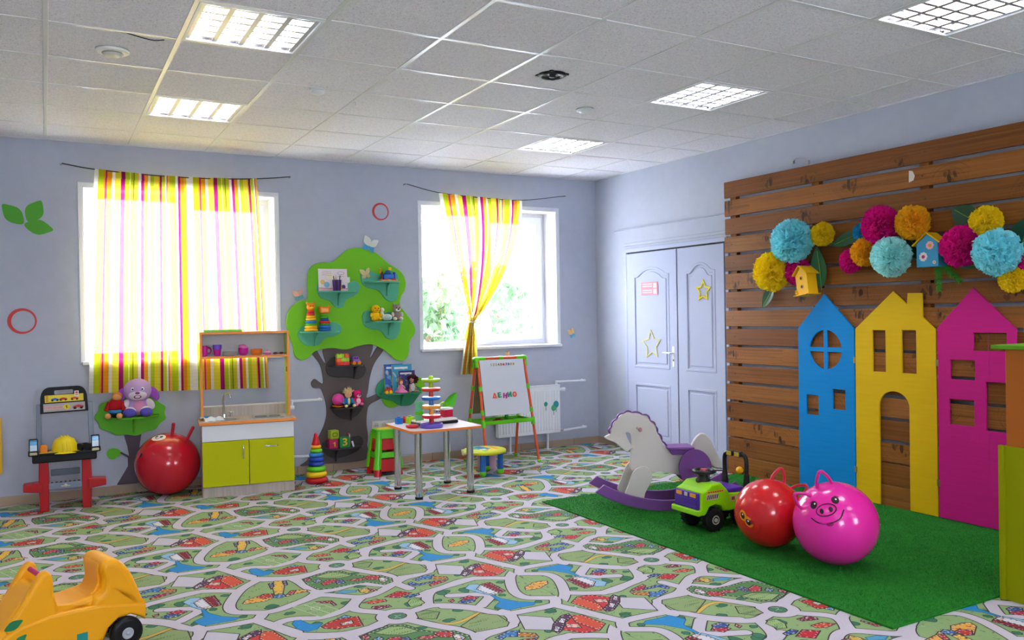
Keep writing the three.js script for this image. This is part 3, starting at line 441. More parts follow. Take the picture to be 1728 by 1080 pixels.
for (const [z, y, L, W, rot, m, out, label] of [[3.13, 1.58, 0.31, 0.15, 0.02, 0, 0.075, 'broad green leaf standing right of the yellow bird house'], [2.63, 1.6, 0.19, 0.1, 2.62, 1, 0.06, 'blue-green leaf pointing down under the large yellow pompom'], [3.47, 1.965, 0.24, 0.1, 1.9, 1, 0.06, 'green leaf pointing left from the middle cluster'], [3.86, 1.9, 0.22, 0.12, -2.45, 2, 0.055, 'dark leaf between the turquoise pompom and the blue bird house'], [4.36, 1.94, 0.2, 0.16, 0.95, 2, 0.06, 'dark serrated leaf above the right-hand magenta pompom'], [4.62, 1.76, 0.2, 0.17, -0.35, 2, 0.06, 'dark leaf at the right picture edge behind the light blue pompom'], [4.2, 1.7, 0.17, 0.06, -1.75, 1, 0.055, 'thin green leaf under the right-hand magenta pompom']]) {
  const g = onRight('artificial_leaf', label, 'leaf', z, y, out + 0.025, 'artificial leaves on the slat wall'); g.rotation.order = 'YXZ'; g.rotation.z = rot;
  part(g, 'blade', leafBlade(L, W, -0.12), LM[m]); part(g, 'midrib', tube([[0, -0.02, 0], [0, L * 0.4, 0.006 + L * 0.02], [0, L * 0.9, 0.004 + L * 0.1]], 0.0025, 10, 6), ribM);
}
function fern(z, y, L, rot, label) {
  const g = onRight('fir_sprig', label, 'sprig', z, y, 0.1, 'fir sprigs under the blue bird house'); g.rotation.order = 'YXZ'; g.rotation.z = rot; const list = []; seed = 55;
  for (let k = 0; k < 46; k++) { const v = k / 46, w = 0.045 * (1 - 0.35 * v); for (const s of [-1, 1]) list.push(at(new THREE.ConeGeometry(0.0035, w, 4).translate(0, w / 2, 0), 0, v * L, rr(-0.004, 0.012), rr(-0.4, 0.5), 0, -s * (0.95 + rr(-0.15, 0.15)))); }
  part(g, 'needles', merge(list), mat('#3f9a2c', 0.5)); part(g, 'stem', rod([0, -0.03, 0], [0, L, 0.004], 0.004, 6), mat('#5a6a2c', 0.7));
}
fern(4.09, 1.69, 0.17, PI + 0.04, 'bright green fir sprig hanging straight down under the blue bird house'); fern(4.12, 1.69, 0.17, PI + 0.85, 'bright green fir sprig slanting right under the blue bird house');
// yellow bird house
t = onRight('bird_house', 'small yellow bird house with two round holes', 'bird house', 3.088, 1.528, 0.2); t.rotation.order = 'YXZ'; t.rotation.z = 0.14; t.rotation.y = -PI / 2 - 0.05;
{
  const yl = plastic('#f2b90e', 0.5), w = 0.115, d = 0.1, h = 0.15, body = outline([[-w / 2, 0], [w / 2, 0], [w / 2, h], [0, h + 0.055], [-w / 2, h]]);
  part(t, 'body', ex(body, d, 0.002).translate(0, 0, -d / 2), yl);
  for (const s of [-1, 1]) part(t, 'roof_board', at(rbox(0.1, 0.007, d + 0.04, 0.002), s * 0.036, h + 0.036, 0, 0, 0, -s * 0.76), yl);
  part(t, 'floor_board', rbox(w + 0.02, 0.007, d + 0.05, 0.002, 0, -0.003, 0.008), yl);
  for (const y of [0.06, 0.125]) { part(t, 'rim', at(torus(0.0135, 0.003, 20, 6), 0, y, d / 2 + 0.001), yl); part(t, 'hole', cyl(0.0125, 0.0125, 0.003, 0, 0, 0, 18).rotateX(PI / 2).translate(0, y, d / 2), M.black); }
  part(t, 'tiny_bird', merge(sph(0.013, -0.04, 0.014, d / 2 + 0.02), sph(0.009, -0.04, 0.03, d / 2 + 0.024)), yl);
}
t = onRight('bird_house', 'small blue bird house with yellow roof and painted flowers', 'bird house', 4.076, 1.681, 0.15);
{
  const w = 0.155, d = 0.09, h = 0.155;
  part(t, 'body', ex(outline([[-w / 2, 0], [w / 2, 0], [w / 2, h], [0, h + 0.062], [-w / 2, h]]), d, 0.002).translate(0, 0, -d / 2), plastic('#3f9fce', 0.5));
  for (const s of [-1, 1]) part(t, 'roof_board', at(rbox(0.135, 0.011, d + 0.02, 0.003), s * 0.052, h + 0.03, 0, 0, 0, -s * 0.65), plastic('#e8bc14', 0.5));
  const flower = (x, y, r, a, b) => { const l = []; for (let k = 0; k < 9; k++) { const q = (k * 2 * PI) / 9; l.push(sph(r * 0.34, x + Math.cos(q) * r * 0.7, y + Math.sin(q) * r * 0.7, d / 2 + 0.001, 1, 1, 0.2, 8)); } const f = part(t, 'flower', merge(l), a); part(f, 'flower_centre', sph(r * 0.38, x, y, d / 2 + 0.002, 1, 1, 0.2, 10), b); };
  flower(0.02, 0.14, 0.028, mat('#f2c0c8', 0.7), mat('#f0a52c', 0.7)); flower(-0.028, 0.068, 0.03, mat('#f0e6e8', 0.7), mat('#c43c70', 0.7)); flower(0.05, 0.028, 0.012, mat('#f2d8c0', 0.7), mat('#e08a4c', 0.7));
}

// ---------------------------------------------------------------- curtains, wires, wall stickers
const stripes = [['#f4efe0', 14], ['#b9c512', 20], ['#f09a1e', 6], ['#b4126e', 6], ['#f2a012', 18], ['#f6f0dc', 11], ['#efdc3c', 22], ['#a80f6c', 15], ['#b6c21c', 16], ['#e9e17a', 5], ['#b0bc18', 10], ['#6a4a18', 3], ['#c2c824', 12], ['#f4b060', 4], ['#f2ece4', 10], ['#b0126c', 11], ['#f2a416', 14], ['#f6f2e0', 9], ['#c0cc24', 14], ['#f0de40', 18], ['#f0a860', 4], ['#961050', 8], ['#c0c824', 12], ['#f4f0e4', 6], ['#a84a1c', 3], ['#f4b448', 9], ['#b8c418', 22], ['#f4efe0', 10], ['#ae126c', 9], ['#f0981c', 14], ['#f0d820', 10], ['#f4efdc', 12]];
const curtainTex = canvasTex(2048, 256, (g, w, h) => {
  seed = 5; const tot = stripes.reduce((a, s) => a + s[1], 0); let x = 0;
  for (const [c, n] of stripes) { g.fillStyle = c; g.fillRect((x / tot) * w, 0, (n / tot) * w + 1, h); x += n; }
  g.globalAlpha = 0.06; g.strokeStyle = '#4a3a20'; for (let y = 0; y < h; y += 4) { g.beginPath(); g.moveTo(0, y + rr(-1, 1)); g.lineTo(w, y + rr(-1, 1)); g.stroke(); }
});
M.curtain = new THREE.MeshPhysicalMaterial({ map: curtainTex, roughness: 1, transmission: 0.42, thickness: 0, side: THREE.DoubleSide, specularIntensity: 0.2, transparent: true, opacity: 0.97 });
function cloth(nu, nv, f, u0 = 0, u1 = 1) {
  const g = new THREE.PlaneGeometry(1, 1, nu, nv), p = g.attributes.position, uv = g.attributes.uv;
  for (let i = 0; i < p.count; i++) { const u = p.getX(i) + 0.5, v = 0.5 - p.getY(i), q = f(u, v); p.setXYZ(i, ...q); uv.setXY(i, u0 + (u1 - u0) * u, 1 - v); }
  g.computeVertexNormals(); return g;
}
const lerp = THREE.MathUtils.lerp;
const sag1 = (u) => 2.632 - 0.026 * Math.sin(PI * Math.min(1, u * 0.9 + 0.05)) + 0.004 * u;
t = thing('striped_curtain', 'wide striped curtain hanging flat over the left window', 'curtain', [-4.27, 0, 0.055]);
part(t, 'cloth', cloth(150, 30, (u, v) => { const x = lerp(-4.904, -3.632, u), fl = Math.sin(u * 34 + Math.sin(u * 11) * 1.5), bot = lerp(0.84, 0.805, u); return [lerp(x, lerp(-4.979, -3.569, u), Math.pow(v, 0.8)) + 4.27, lerp(sag1(u), bot, v), 0.004 + fl * (0.006 + 0.013 * v) + 0.02 * v]; }, 0, 1.78), M.curtain);
part(t, 'top_hem', cloth(150, 2, (u, v) => [lerp(-4.904, -3.632, u) + 4.27, sag1(u) + 0.012 - 0.06 * v, 0.009 + Math.sin(u * 34 + Math.sin(u * 11) * 1.5) * 0.006], 0, 1.78), M.curtain);
t = thing('striped_curtain', 'narrow striped curtain tied in a knot over the right window', 'curtain', [-1.575, 0, 0.055]);
const knotY = 1.345;
part(t, 'cloth', cloth(140, 70, (u, v) => {
  const y = v < 0.72 ? lerp(2.612 - 0.028 * u, knotY, v / 0.72) : lerp(knotY, 0.828, (v - 0.72) / 0.28);
  let xl, xr; if (v < 0.72) { const k = v / 0.72; xl = lerp(-1.893, -1.593, Math.pow(k, 1.15)); xr = lerp(-0.959, -1.552, Math.pow(k, 2.0)); } else { const k = (v - 0.72) / 0.28; xl = lerp(-1.593, -1.70, Math.pow(k, 0.7)); xr = lerp(-1.552, -1.53, k); }
  const tight = 1 - Math.min(1, (xr - xl) / 0.93), fold = Math.sin(u * 40) * (0.007 + 0.034 * tight) * (Math.abs(v - 0.72) < 0.04 ? 0.5 : 1);
  return [lerp(xl, xr, u) + 1.575 + 0.01 * tight * Math.sin(u * 23 + v * 4), y, 0.012 + fold + 0.03 * tight];
}, 0, 1), M.curtain);
part(t, 'tie_band', at(torus(0.031, 0.007, 24, 8), 0, knotY, 0.042, PI / 2, 0, 0, 1, 1, 1), mat('#d8cfb0', 0.8));
const wireM = mat('#3f3b3c', 0.6);
t = thing('curtain_wire', 'thin dark sagging wire carrying the wide striped curtain', 'curtain wire', [-4.24, 2.65, 0.06]); part(t, 'wire', tube([[-5.142, 2.668, 0], [-4.904, 2.636, 0], [-4.5, 2.617, 0], [-4.05, 2.616, 0], [-3.632, 2.641, 0], [-3.331, 2.678, 0]].map(([a, b, c]) => [a + 4.24, b - 2.65, c]), 0.005, 60, 6), wireM); part(t, 'hook', merge(rod([-0.902, 0.018, -0.06], [-0.902, 0.018, 0.006], 0.006, 8), rod([0.909, 0.028, -0.06], [0.909, 0.028, 0.006], 0.006, 8)), M.steel);
t = thing('curtain_wire', 'thin dark sagging wire carrying the narrow tied curtain', 'curtain wire', [-1.32, 2.65, 0.06]); part(t, 'wire', tube([[-2.232, 2.682, 0], [-1.893, 2.618, 0], [-1.42, 2.59, 0], [-0.959, 2.59, 0], [-0.414, 2.664, 0]].map(([a, b, c]) => [a + 1.32, b - 2.65, c]), 0.004, 60, 6), wireM); part(t, 'hook', merge(rod([-0.912, 0.032, -0.06], [-0.912, 0.032, 0.006], 0.006, 8), rod([0.906, 0.014, -0.06], [0.906, 0.014, 0.006], 0.006, 8)), M.steel);
const stk = mat('#4ea32a', 0.5);
const wl = (L, W) => outline([[0, -L / 2], [W * 0.42, -L * 0.22], [W * 0.5, 0.05 * L], [W * 0.26, L * 0.33], [0, L / 2], [-W * 0.26, L * 0.33], [-W * 0.5, 0.05 * L], [-W * 0.42, -L * 0.22]], true, 50);
for (const [x, y, L, W, r, l] of [[-5.478, 2.258, 0.2, 0.12, 0.75, 'green leaf sticker at the left of the group of three'], [-5.33, 2.288, 0.19, 0.125, -0.5, 'green leaf sticker at the top of the group of three'], [-5.303, 2.162, 0.2, 0.115, -1.75, 'green leaf sticker at the lower right of the group of three']]) { t = thing('leaf_sticker', l + ' on the wall', 'wall sticker', [x, y, 0.0005], 0, 'leaf stickers'); part(t, 'sticker', ex(wl(L, W), 0.003).rotateZ(r), stk); }
for (const [x, y, a, b, l] of [[-5.43, 1.427, 0.1, 0.1, 'large red ring sticker left of the wide curtain'], [-2.472, 2.412, 0.083, 0.083, 'small red ring sticker between the two windows']]) { t = thing('ring_sticker', l, 'wall sticker', [x, y, 0.0005], 0, 'ring stickers'); const s = new THREE.Shape(); s.absellipse(0, 0, a, b, 0, 7); const hl = new THREE.Path(); hl.absellipse(a * 0.06, -b * 0.02, a * 0.8, b * 0.8, 0, 7); const S2 = new THREE.Shape(new THREE.EllipseCurve(0, 0, a, b, 0, 2 * PI).getPoints(48)); S2.holes.push(new THREE.Path(new THREE.EllipseCurve(a * 0.07, -b * 0.02, a * 0.8, b * 0.82, 0, 2 * PI).getPoints(40))); part(t, 'ring', ex(S2, 0.003), mat('#c4403c', 0.5)); }
function butterfly(x, y, s, rot, c1, c2, label, z = 0.001) {
  const g = thing('butterfly_sticker', label, 'wall sticker', [x, y, z], 0, 'butterfly stickers'); g.rotation.z = rot;
  for (const k of [-1, 1]) { part(g, 'upper_wing', at(ex(wl(0.1 * s, 0.06 * s), 0.002), k * 0.032 * s, 0.03 * s, 0, 0, k * 0.35, -k * 0.7), c1); part(g, 'lower_wing', at(ex(wl(0.07 * s, 0.05 * s), 0.002), k * 0.026 * s, -0.026 * s, 0, 0, k * 0.35, -k * 2.3), c2); }
  part(g, 'body', sph(0.006 * s, 0, 0, 0.003, 1, 5, 0.8, 10), mat('#5a4c3c', 0.6));
}
butterfly(-2.6, 2.085, 1.1, -0.35, mat('#d9dcd0', 0.6), mat('#4a9ec4', 0.6), 'pale blue butterfly sticker on top of the tree crown', 0.045);
butterfly(-2.65, 1.815, 0.75, 0.2, mat('#d6c58c', 0.6), mat('#c9b884', 0.6), 'beige butterfly sticker beside the shelf with the blue toy', 0.06);
butterfly(-3.27, 1.62, 0.75, 0.3, mat('#d8a894', 0.6), mat('#5a9a9e', 0.6), 'pinkish butterfly sticker at the left of the tree crown', 0.02);
butterfly(-0.33, 1.2, 0.9, 0.4, mat('#e8b878', 0.6), mat('#58b4dc', 0.6), 'orange and blue bird sticker right of the right window');
butterfly(-1.12, 1.0, 0.5, 0.1, mat('#ecc078', 0.6), mat('#e8a0a0', 0.6), 'small peach sticker on the wall above the easel');
// ---------------------------------------------------------------- turf rug
const turfMap = dataTex(512, 512, (u, v, x, y) => { const n = 0.55 * h2(x, y, 41) + 0.45 * vnoise(u * 90, v * 90, 90, 90, 42), b = vnoise(u * 5, v * 5, 5, 5, 43); return [0.08 + 0.07 * n, 0.35 + 0.18 * n + 0.04 * b, 0.09 + 0.08 * n]; }, { srgb: true, repeat: [2, 2] });
const turfMat = new THREE.MeshPhysicalMaterial({ map: turfMap, roughness: 0.8, bumpMap: turfMap, bumpScale: 0.003, specularIntensity: 0.3 });
t = thing('turf_rug', 'rectangular bright green artificial turf rug under the ride-on toys', 'rug', [-1.04, 0, 3.665]);
part(t, 'backing', boxUV(rbox(2.0, 0.01, 2.985, 0.003, 0, 0.005, 0)), turfMat);
{
  const b = new THREE.BufferGeometry(); b.setAttribute('position', new THREE.BufferAttribute(new Float32Array([-0.0016, 0, 0, 0.0016, 0, 0, 0, 0.009, 0.003]), 3)); b.computeVertexNormals();
  const n = 90000, im = new THREE.InstancedMesh(b, mat('#ffffff', 0.6, { key: 'blade', specularIntensity: 0.4 }), n), m = new THREE.Matrix4(), c = new THREE.Color(); seed = 77;
  for (let i = 0; i < n; i++) { m.compose(V3(rr(-0.999, 0.999), 0.0095, rr(-1.491, 1.491)), new THREE.Quaternion().setFromEuler(new THREE.Euler(rr(-0.5, 0.5), rr(0, 6.28), rr(-0.5, 0.5))), V3(1, rr(0.6, 1.2), 1)); im.setMatrixAt(i, m); const k = rnd(); im.setColorAt(i, c.setRGB(0.014 + 0.024 * k, 0.14 + 0.12 * k, 0.018 + 0.022 * k)); }
  im.name = 'grass_blades'; im.userData.kind = 'stuff'; sh(im); t.add(im);
}
// ---------------------------------------------------------------- big tree shelf
const crownP = [[-2.721, 2.061], [-2.613, 2.049], [-2.519, 2.006], [-2.409, 1.917], [-2.298, 1.85], [-2.247, 1.774], [-2.244, 1.682], [-2.294, 1.59], [-2.296, 1.514], [-2.224, 1.421], [-2.16, 1.328], [-2.153, 1.251], [-2.204, 1.175], [-2.223, 1.053], [-2.265, 0.994], [-2.346, 0.997], [-2.426, 1.061], [-2.504, 1.117], [-2.606, 1.155], [-2.723, 1.143], [-2.846, 1.114], [-2.982, 1.133], [-3.13, 1.109], [-3.19, 1.053], [-3.263, 1.035], [-3.319, 1.08], [-3.335, 1.167], [-3.379, 1.311], [-3.387, 1.397], [-3.354, 1.496], [-3.267, 1.567], [-3.194, 1.595], [-3.191, 1.768], [-3.16, 1.87], [-3.086, 1.914], [-2.967, 1.923], [-2.891, 1.976], [-2.814, 2.04]];
const trunkP = [[-3.028, 1.17], [-2.601, 1.18], [-2.604, 1.03], [-2.525, 1.135], [-2.462, 1.11], [-2.56, 0.978], [-2.607, 0.854], [-2.631, 0.716], [-2.64, 0.654], [-2.507, 0.695], [-2.48, 0.652], [-2.612, 0.589], [-2.642, 0.522], [-2.651, 0.411], [-2.639, 0.298], [-2.648, 0.215], [-2.67, 0.074], [-3.103, 0.074], [-3.28, 0.076], [-3.211, 0.131], [-3.133, 0.286], [-3.062, 0.416], [-3.032, 0.522], [-3.037, 0.631], [-3.07, 0.742], [-3.09, 0.77], [-3.151, 0.777], [-3.168, 0.822], [-3.136, 0.857], [-3.089, 0.824], [-3.059, 0.816], [-3.067, 0.918], [-3.093, 1.001], [-3.172, 1.115], [-3.125, 1.135], [-3.034, 0.995]];
const TX = -2.8, rel = (p, x, y) => p.map(([a, b]) => [a - x, b - y]);
const tree = thing('tree_shelf', 'large green and brown tree-shaped wall shelf between the windows', 'wall shelf', [TX, 0.07, 0.001]);
const crownM = mat('#72c012', 0.5), trunkM = mat('#5c5150', 0.55), tealM = mat('#55ab8a', 0.5), dkM = mat('#3c3738', 0.5), tealTop = tealM;
part(tree, 'trunk', ex(outline(rel(trunkP, TX, 0.07), true, 200), 0.014, 0.002), trunkM);
part(tree, 'crown', ex(outline(rel(crownP, TX, 0.07), true, 220), 0.018, 0.003).translate(0, 0, 0.014), crownM);
function treeShelf(x0, x1, y, plate, m, bxp, zBack, depth = 0.13, topM = m, h = 0.12) {
  const cx = (x0 + x1) / 2, o = part(tree, 'shelf_board', at(ex(holed((() => { const w = x1 - x0, s = new THREE.Shape(); s.moveTo(-w / 2, 0); s.lineTo(w / 2, 0); s.lineTo(w / 2, depth * 0.45); s.quadraticCurveTo(w / 2, depth, w / 2 - depth * 0.7, depth); s.lineTo(-w / 2 + depth * 0.7, depth); s.quadraticCurveTo(-w / 2, depth, -w / 2, depth * 0.45); s.closePath(); return s; })(), []), 0.014, 0.002), 0, 0, 0, PI / 2), topM);
  o.position.set(cx - TX, y - 0.07, zBack);
  part(o, 'backing_plate', ex(outline(plate.map(([a, b]) => [a - cx, b - y]), true, 70), 0.014, 0.002).translate(0, 0, -0.002), m);
  const br = new THREE.Shape(); br.moveTo(0, 0); br.lineTo(depth * 0.8, 0); br.quadraticCurveTo(depth * 0.2, -h * 0.2, 0.012, -h); br.lineTo(0, -h); br.closePath();
  part(o, 'bracket', ex(br, 0.014, 0.001).rotateY(-PI / 2).translate(bxp - cx, -0.014, 0.012), m);
  return o;
}
const zc = 0.032, SD = 0.13;
treeShelf(-3.11, -2.76, 1.655, [[-3.11, 1.69], [-3.08, 1.6], [-2.99, 1.565], [-2.94, 1.51], [-2.87, 1.51], [-2.83, 1.58], [-2.74, 1.62], [-2.70, 1.7], [-2.76, 1.75], [-2.86, 1.71], [-2.98, 1.7], [-3.08, 1.72]], tealM, -2.905, zc, SD, tealTop);
treeShelf(-2.665, -2.33, 1.745, [[-2.69, 1.83], [-2.68, 1.73], [-2.62, 1.685], [-2.52, 1.66], [-2.45, 1.58], [-2.39, 1.555], [-2.335, 1.59], [-2.315, 1.7], [-2.33, 1.82], [-2.42, 1.85], [-2.5, 1.81], [-2.63, 1.86]], tealM, -2.43, zc, SD, tealTop);
treeShelf(-3.275, -2.925, 1.292, [[-3.29, 1.28], [-3.26, 1.2], [-3.19, 1.16], [-3.1, 1.17], [-3.04, 1.225], [-2.95, 1.245], [-2.89, 1.28], [-2.9, 1.345], [-2.98, 1.37], [-3.1, 1.33], [-3.22, 1.355]], tealM, -3.13, zc, SD, tealTop);
treeShelf(-2.655, -2.31, 1.372, [[-2.68, 1.43], [-2.67, 1.34], [-2.61, 1.3], [-2.51, 1.28], [-2.45, 1.215], [-2.39, 1.195], [-2.34, 1.225], [-2.31, 1.31], [-2.33, 1.42], [-2.42, 1.46], [-2.53, 1.43], [-2.63, 1.475]], tealM, -2.42, zc, SD, tealTop);
treeShelf(-3.01, -2.70, 0.975, [[-3.03, 0.98], [-3.02, 0.9], [-2.95, 0.865], [-2.83, 0.86], [-2.74, 0.835], [-2.67, 0.87], [-2.655, 0.94], [-2.72, 1.0], [-2.85, 1.02], [-2.96, 1.05]], dkM, -2.76, 0.015);
treeShelf(-3.0, -2.70, 0.59, [[-2.99, 0.6], [-2.96, 0.53], [-2.88, 0.48], [-2.79, 0.475], [-2.72, 0.52], [-2.69, 0.6], [-2.78, 0.66], [-2.92, 0.66]], dkM, -2.80, 0.015);
treeShelf(-3.07, -2.72, 0.222, [[-3.09, 0.24], [-3.06, 0.17], [-2.97, 0.12], [-2.85, 0.13], [-2.73, 0.18], [-2.69, 0.26], [-2.75, 0.31], [-2.9, 0.28], [-3.03, 0.3]], dkM, -2.95, 0.015);
const side = treeShelf(-2.52, -2.13, 0.69, [[-2.56, 0.7], [-2.5, 0.64], [-2.4, 0.61], [-2.32, 0.56], [-2.22, 0.555], [-2.16, 0.6], [-2.1, 0.7], [-2.2, 0.76], [-2.32, 0.74], [-2.44, 0.83], [-2.53, 0.79]], mat('#2f8a62', 0.42), -2.3, 0.018, 0.15, mat('#2f8a62', 0.42));
part(side, 'leaf_plate', ex(outline(rel([[-2.5, 0.66], [-2.45, 0.56], [-2.36, 0.55], [-2.2, 0.62], [-2.07, 0.68], [-2.06, 0.77], [-2.12, 0.82], [-2.22, 0.78], [-2.4, 0.74]], -2.325, 0.69), true, 60), 0.008).translate(0, 0, -0.012), crownM);

// ---------------------------------------------------------------- small tree shelf behind the red ball
const st = thing('tree_shelf', 'small green tree-shaped wall shelf left of the toy kitchen', 'wall shelf', [-4.68, 0.075, 0.001]);
part(st, 'trunk', ex(outline(rel([[-4.73, 0.5], [-4.59, 0.5], [-4.61, 0.38], [-4.6, 0.25], [-4.5, 0.076], [-4.785, 0.076], [-4.70, 0.22], [-4.70, 0.29], [-4.76, 0.335], [-4.75, 0.345], [-4.69, 0.305], [-4.70, 0.38]], -4.68, 0.075)), 0.01, 0.001), mat('#584c58', 0.55));
const sc = []; for (let k = 0; k < 22; k++) { const a = (k / 22) * 2 * PI, s = 1 + (k % 2 ? 0.045 : -0.03); sc.push([-4.668 + Math.cos(a) * 0.262 * s, 0.64 + Math.sin(a) * 0.175 * s * (Math.sin(a) < 0 ? 0.95 : 1.0)]); }
part(st, 'crown', ex(outline(rel(sc, -4.68, 0.075), true, 120), 0.014, 0.002).translate(0, 0, 0.009), mat('#5cb41c', 0.5));
part(st, 'leaf', ex(outline(rel([[-4.855, 0.335], [-4.84, 0.37], [-4.8, 0.378], [-4.76, 0.36], [-4.748, 0.33], [-4.78, 0.3], [-4.81, 0.288], [-4.84, 0.3]], -4.68, 0.075), true, 40), 0.008), mat('#5cb41c', 0.5));
part(st, 'shelf_board', ex((() => { const s = new THREE.Shape(); s.moveTo(-0.2, 0); s.lineTo(0.2, 0); s.quadraticCurveTo(0.19, 0.17, 0, 0.18); s.quadraticCurveTo(-0.19, 0.17, -0.2, 0); return s; })(), 0.014, 0.002).rotateX(PI / 2).translate(0.02, 0.562, 0.022), mat('#5cb41c', 0.5));
part(st, 'bracket', ex((() => { const s = new THREE.Shape(); s.moveTo(0, 0); s.lineTo(0.14, 0); s.quadraticCurveTo(0.04, -0.03, 0.012, -0.13); s.lineTo(0, -0.13); s.closePath(); return s; })(), 0.014, 0.001).rotateY(-PI / 2).translate(0.035, 0.546, 0.024), mat('#5cb41c', 0.5));

// ---------------------------------------------------------------- toy kitchen
const lamTex = dataTex(512, 512, (u, v) => { const n = 0.5 * vnoise(u * 90, v * 4, 90, 4, 61) + 0.5 * vnoise(u * 30, v * 2, 30, 2, 62), k = 0.88 + 0.16 * (n - 0.5); return [0.80 * k, 0.74 * k, 0.70 * k]; }, { srgb: true, repeat: [1.6, 1.6] });
const lam = new THREE.MeshPhysicalMaterial({ map: lamTex, roughness: 0.45 }), limeM = mat('#bcbe00', 0.5, { specularIntensity: 0.3 }), limeSide = mat('#c2cf24', 0.4), orangeEdge = mat('#ee8f3e', 0.45), kw = mat('#e4e4e8', 0.35);
const kit = thing('toy_kitchen', 'wooden play kitchen with lime green doors and orange edges', 'play kitchen', [-3.835, 0, 0.455], -0.12);
part(kit, 'carcass', boxUV(merge(rbox(0.018, 0.575, 0.34, 0.002, -0.346, 0.2875, 0), rbox(0.018, 0.575, 0.34, 0.002, 0.346, 0.2875, 0), bx(0.69, 0.56, 0.01, 0, 0.29, -0.165), bx(0.69, 0.016, 0.33, 0, 0.085, 0))), lam);
part(kit, 'plinth', boxUV(rbox(0.7, 0.078, 0.016, 0.002, 0, 0.039, 0.165)), lam);
part(kit, 'drawer_front', rbox(0.706, 0.126, 0.018, 0.002, 0, 0.508, 0.178), kw);
for (const s of [-1, 1]) {
  const d = part(kit, 'door', rbox(0.351, 0.356, 0.018, 0.002, s * 0.1775, 0.263, 0.178), limeM);
  const h = s < 0 ? tube([[-0.045, 0.40, 0.19], [-0.045, 0.398, 0.207], [-0.045, 0.35, 0.212], [-0.045, 0.302, 0.207], [-0.045, 0.30, 0.19]], 0.0055, 20, 8) : tube([[0.12, 0.385, 0.19], [0.122, 0.385, 0.207], [0.17, 0.385, 0.212], [0.218, 0.385, 0.207], [0.22, 0.385, 0.19]], 0.0055, 20, 8);
  part(d, 'handle', h, M.chrome);
}
const wt = part(kit, 'worktop', boxUV(rbox(0.742, 0.022, 0.4, 0.003, 0, 0.588, 0.005)), lam);
part(wt, 'edge_band', merge(rbox(0.744, 0.023, 0.004, 0.001, 0, 0.588, 0.206), rbox(0.004, 0.023, 0.4, 0.001, -0.371, 0.588, 0.005), rbox(0.004, 0.023, 0.4, 0.001, 0.371, 0.588, 0.005)), orangeEdge);
const sink = part(kit, 'sink', lathe([[0.0, -0.045], [0.06, -0.04], [0.085, -0.012], [0.09, 0.0], [0.104, 0.004], [0.106, 0.001], [0.09, -0.003]], 40).translate(-0.17, 0.6, 0.03), M.steel);
part(sink, 'sink_shade_disc', cyl(0.088, 0.088, 0.0008, -0.17, 0.5995, 0.03, 32), mat('#8e8c8a', 0.4, { key: 'sk', metalness: 0.8 }));  // flat darker disc, paints the shade inside the bowl
const tap = part(kit, 'tap', merge(cyl(0.016, 0.02, 0.03, -0.17, 0.615, -0.09), tube([[-0.17, 0.62, -0.09], [-0.172, 0.72, -0.09], [-0.165, 0.785, -0.085], [-0.14, 0.805, -0.06], [-0.125, 0.79, -0.03], [-0.122, 0.765, -0.022]], 0.008, 40, 10)), M.chrome);
part(tap, 'tap_knob', merge(cyl(0.009, 0.009, 0.03, -0.115, 0.62, -0.09), sph(0.014, -0.115, 0.642, -0.09, 1, 0.8, 1, 14), rod([-0.135, 0.645, -0.09], [-0.095, 0.645, -0.09], 0.004, 8)), M.chrome);
const hob = part(kit, 'hob', rbox(0.25, 0.006, 0.16, 0.003, 0.165, 0.601, 0.03), mat('#9a9a9e', 0.35, { key: 'hob', metalness: 0.6 }));
for (const x of [-0.055, 0.055]) part(hob, 'hot_plate', merge(at(torus(0.042, 0.006, 28, 8), 0.165 + x, 0.606, 0.03, PI / 2), cyl(0.032, 0.032, 0.006, 0.165 + x, 0.605, 0.03)), mat('#7c7c80', 0.5));
part(kit, 'backsplash', boxUV(merge(rbox(0.67, 0.085, 0.014, 0.002, 0, 0.64, -0.185))), lam); part(kit, 'backsplash_rim', rbox(0.672, 0.012, 0.02, 0.003, 0, 0.689, -0.183), mat('#d9d0c4', 0.4));
for (const s of [-1, 1]) { const u = part(kit, 'upright', rbox(0.017, 0.71, 0.19, 0.001, s * 0.343, 0.955, -0.095), limeSide); part(u, 'edge_band', rbox(0.018, 0.71, 0.003, 0.001, s * 0.343, 0.955, 0.0012), orangeEdge); }
for (const [y, n] of [[1.301, 'top_board'], [1.103, 'shelf_board']]) { const u = part(kit, n, rbox(0.70 + (y > 1.2 ? 0.004 : -0.035), 0.017, 0.19, 0.001, 0, y, -0.095), kw); part(u, 'edge_band', rbox(0.70 + (y > 1.2 ? 0.005 : -0.035), 0.018, 0.003, 0.001, 0, y, 0.0022), orangeEdge); }
part(kit, 'back_panel', rbox(0.67, 0.2, 0.006, 0.001, 0, 1.2, -0.187), mat('#cfc8c4', 0.5));
for (const k of [0, 1]) part(kit, 'vent_slot', rbox(0.004, 0.042, 0.026, 0.002, 0.334, 0.985 , -0.035 - k * 0.03), mat('#6a6a3c', 0.6));
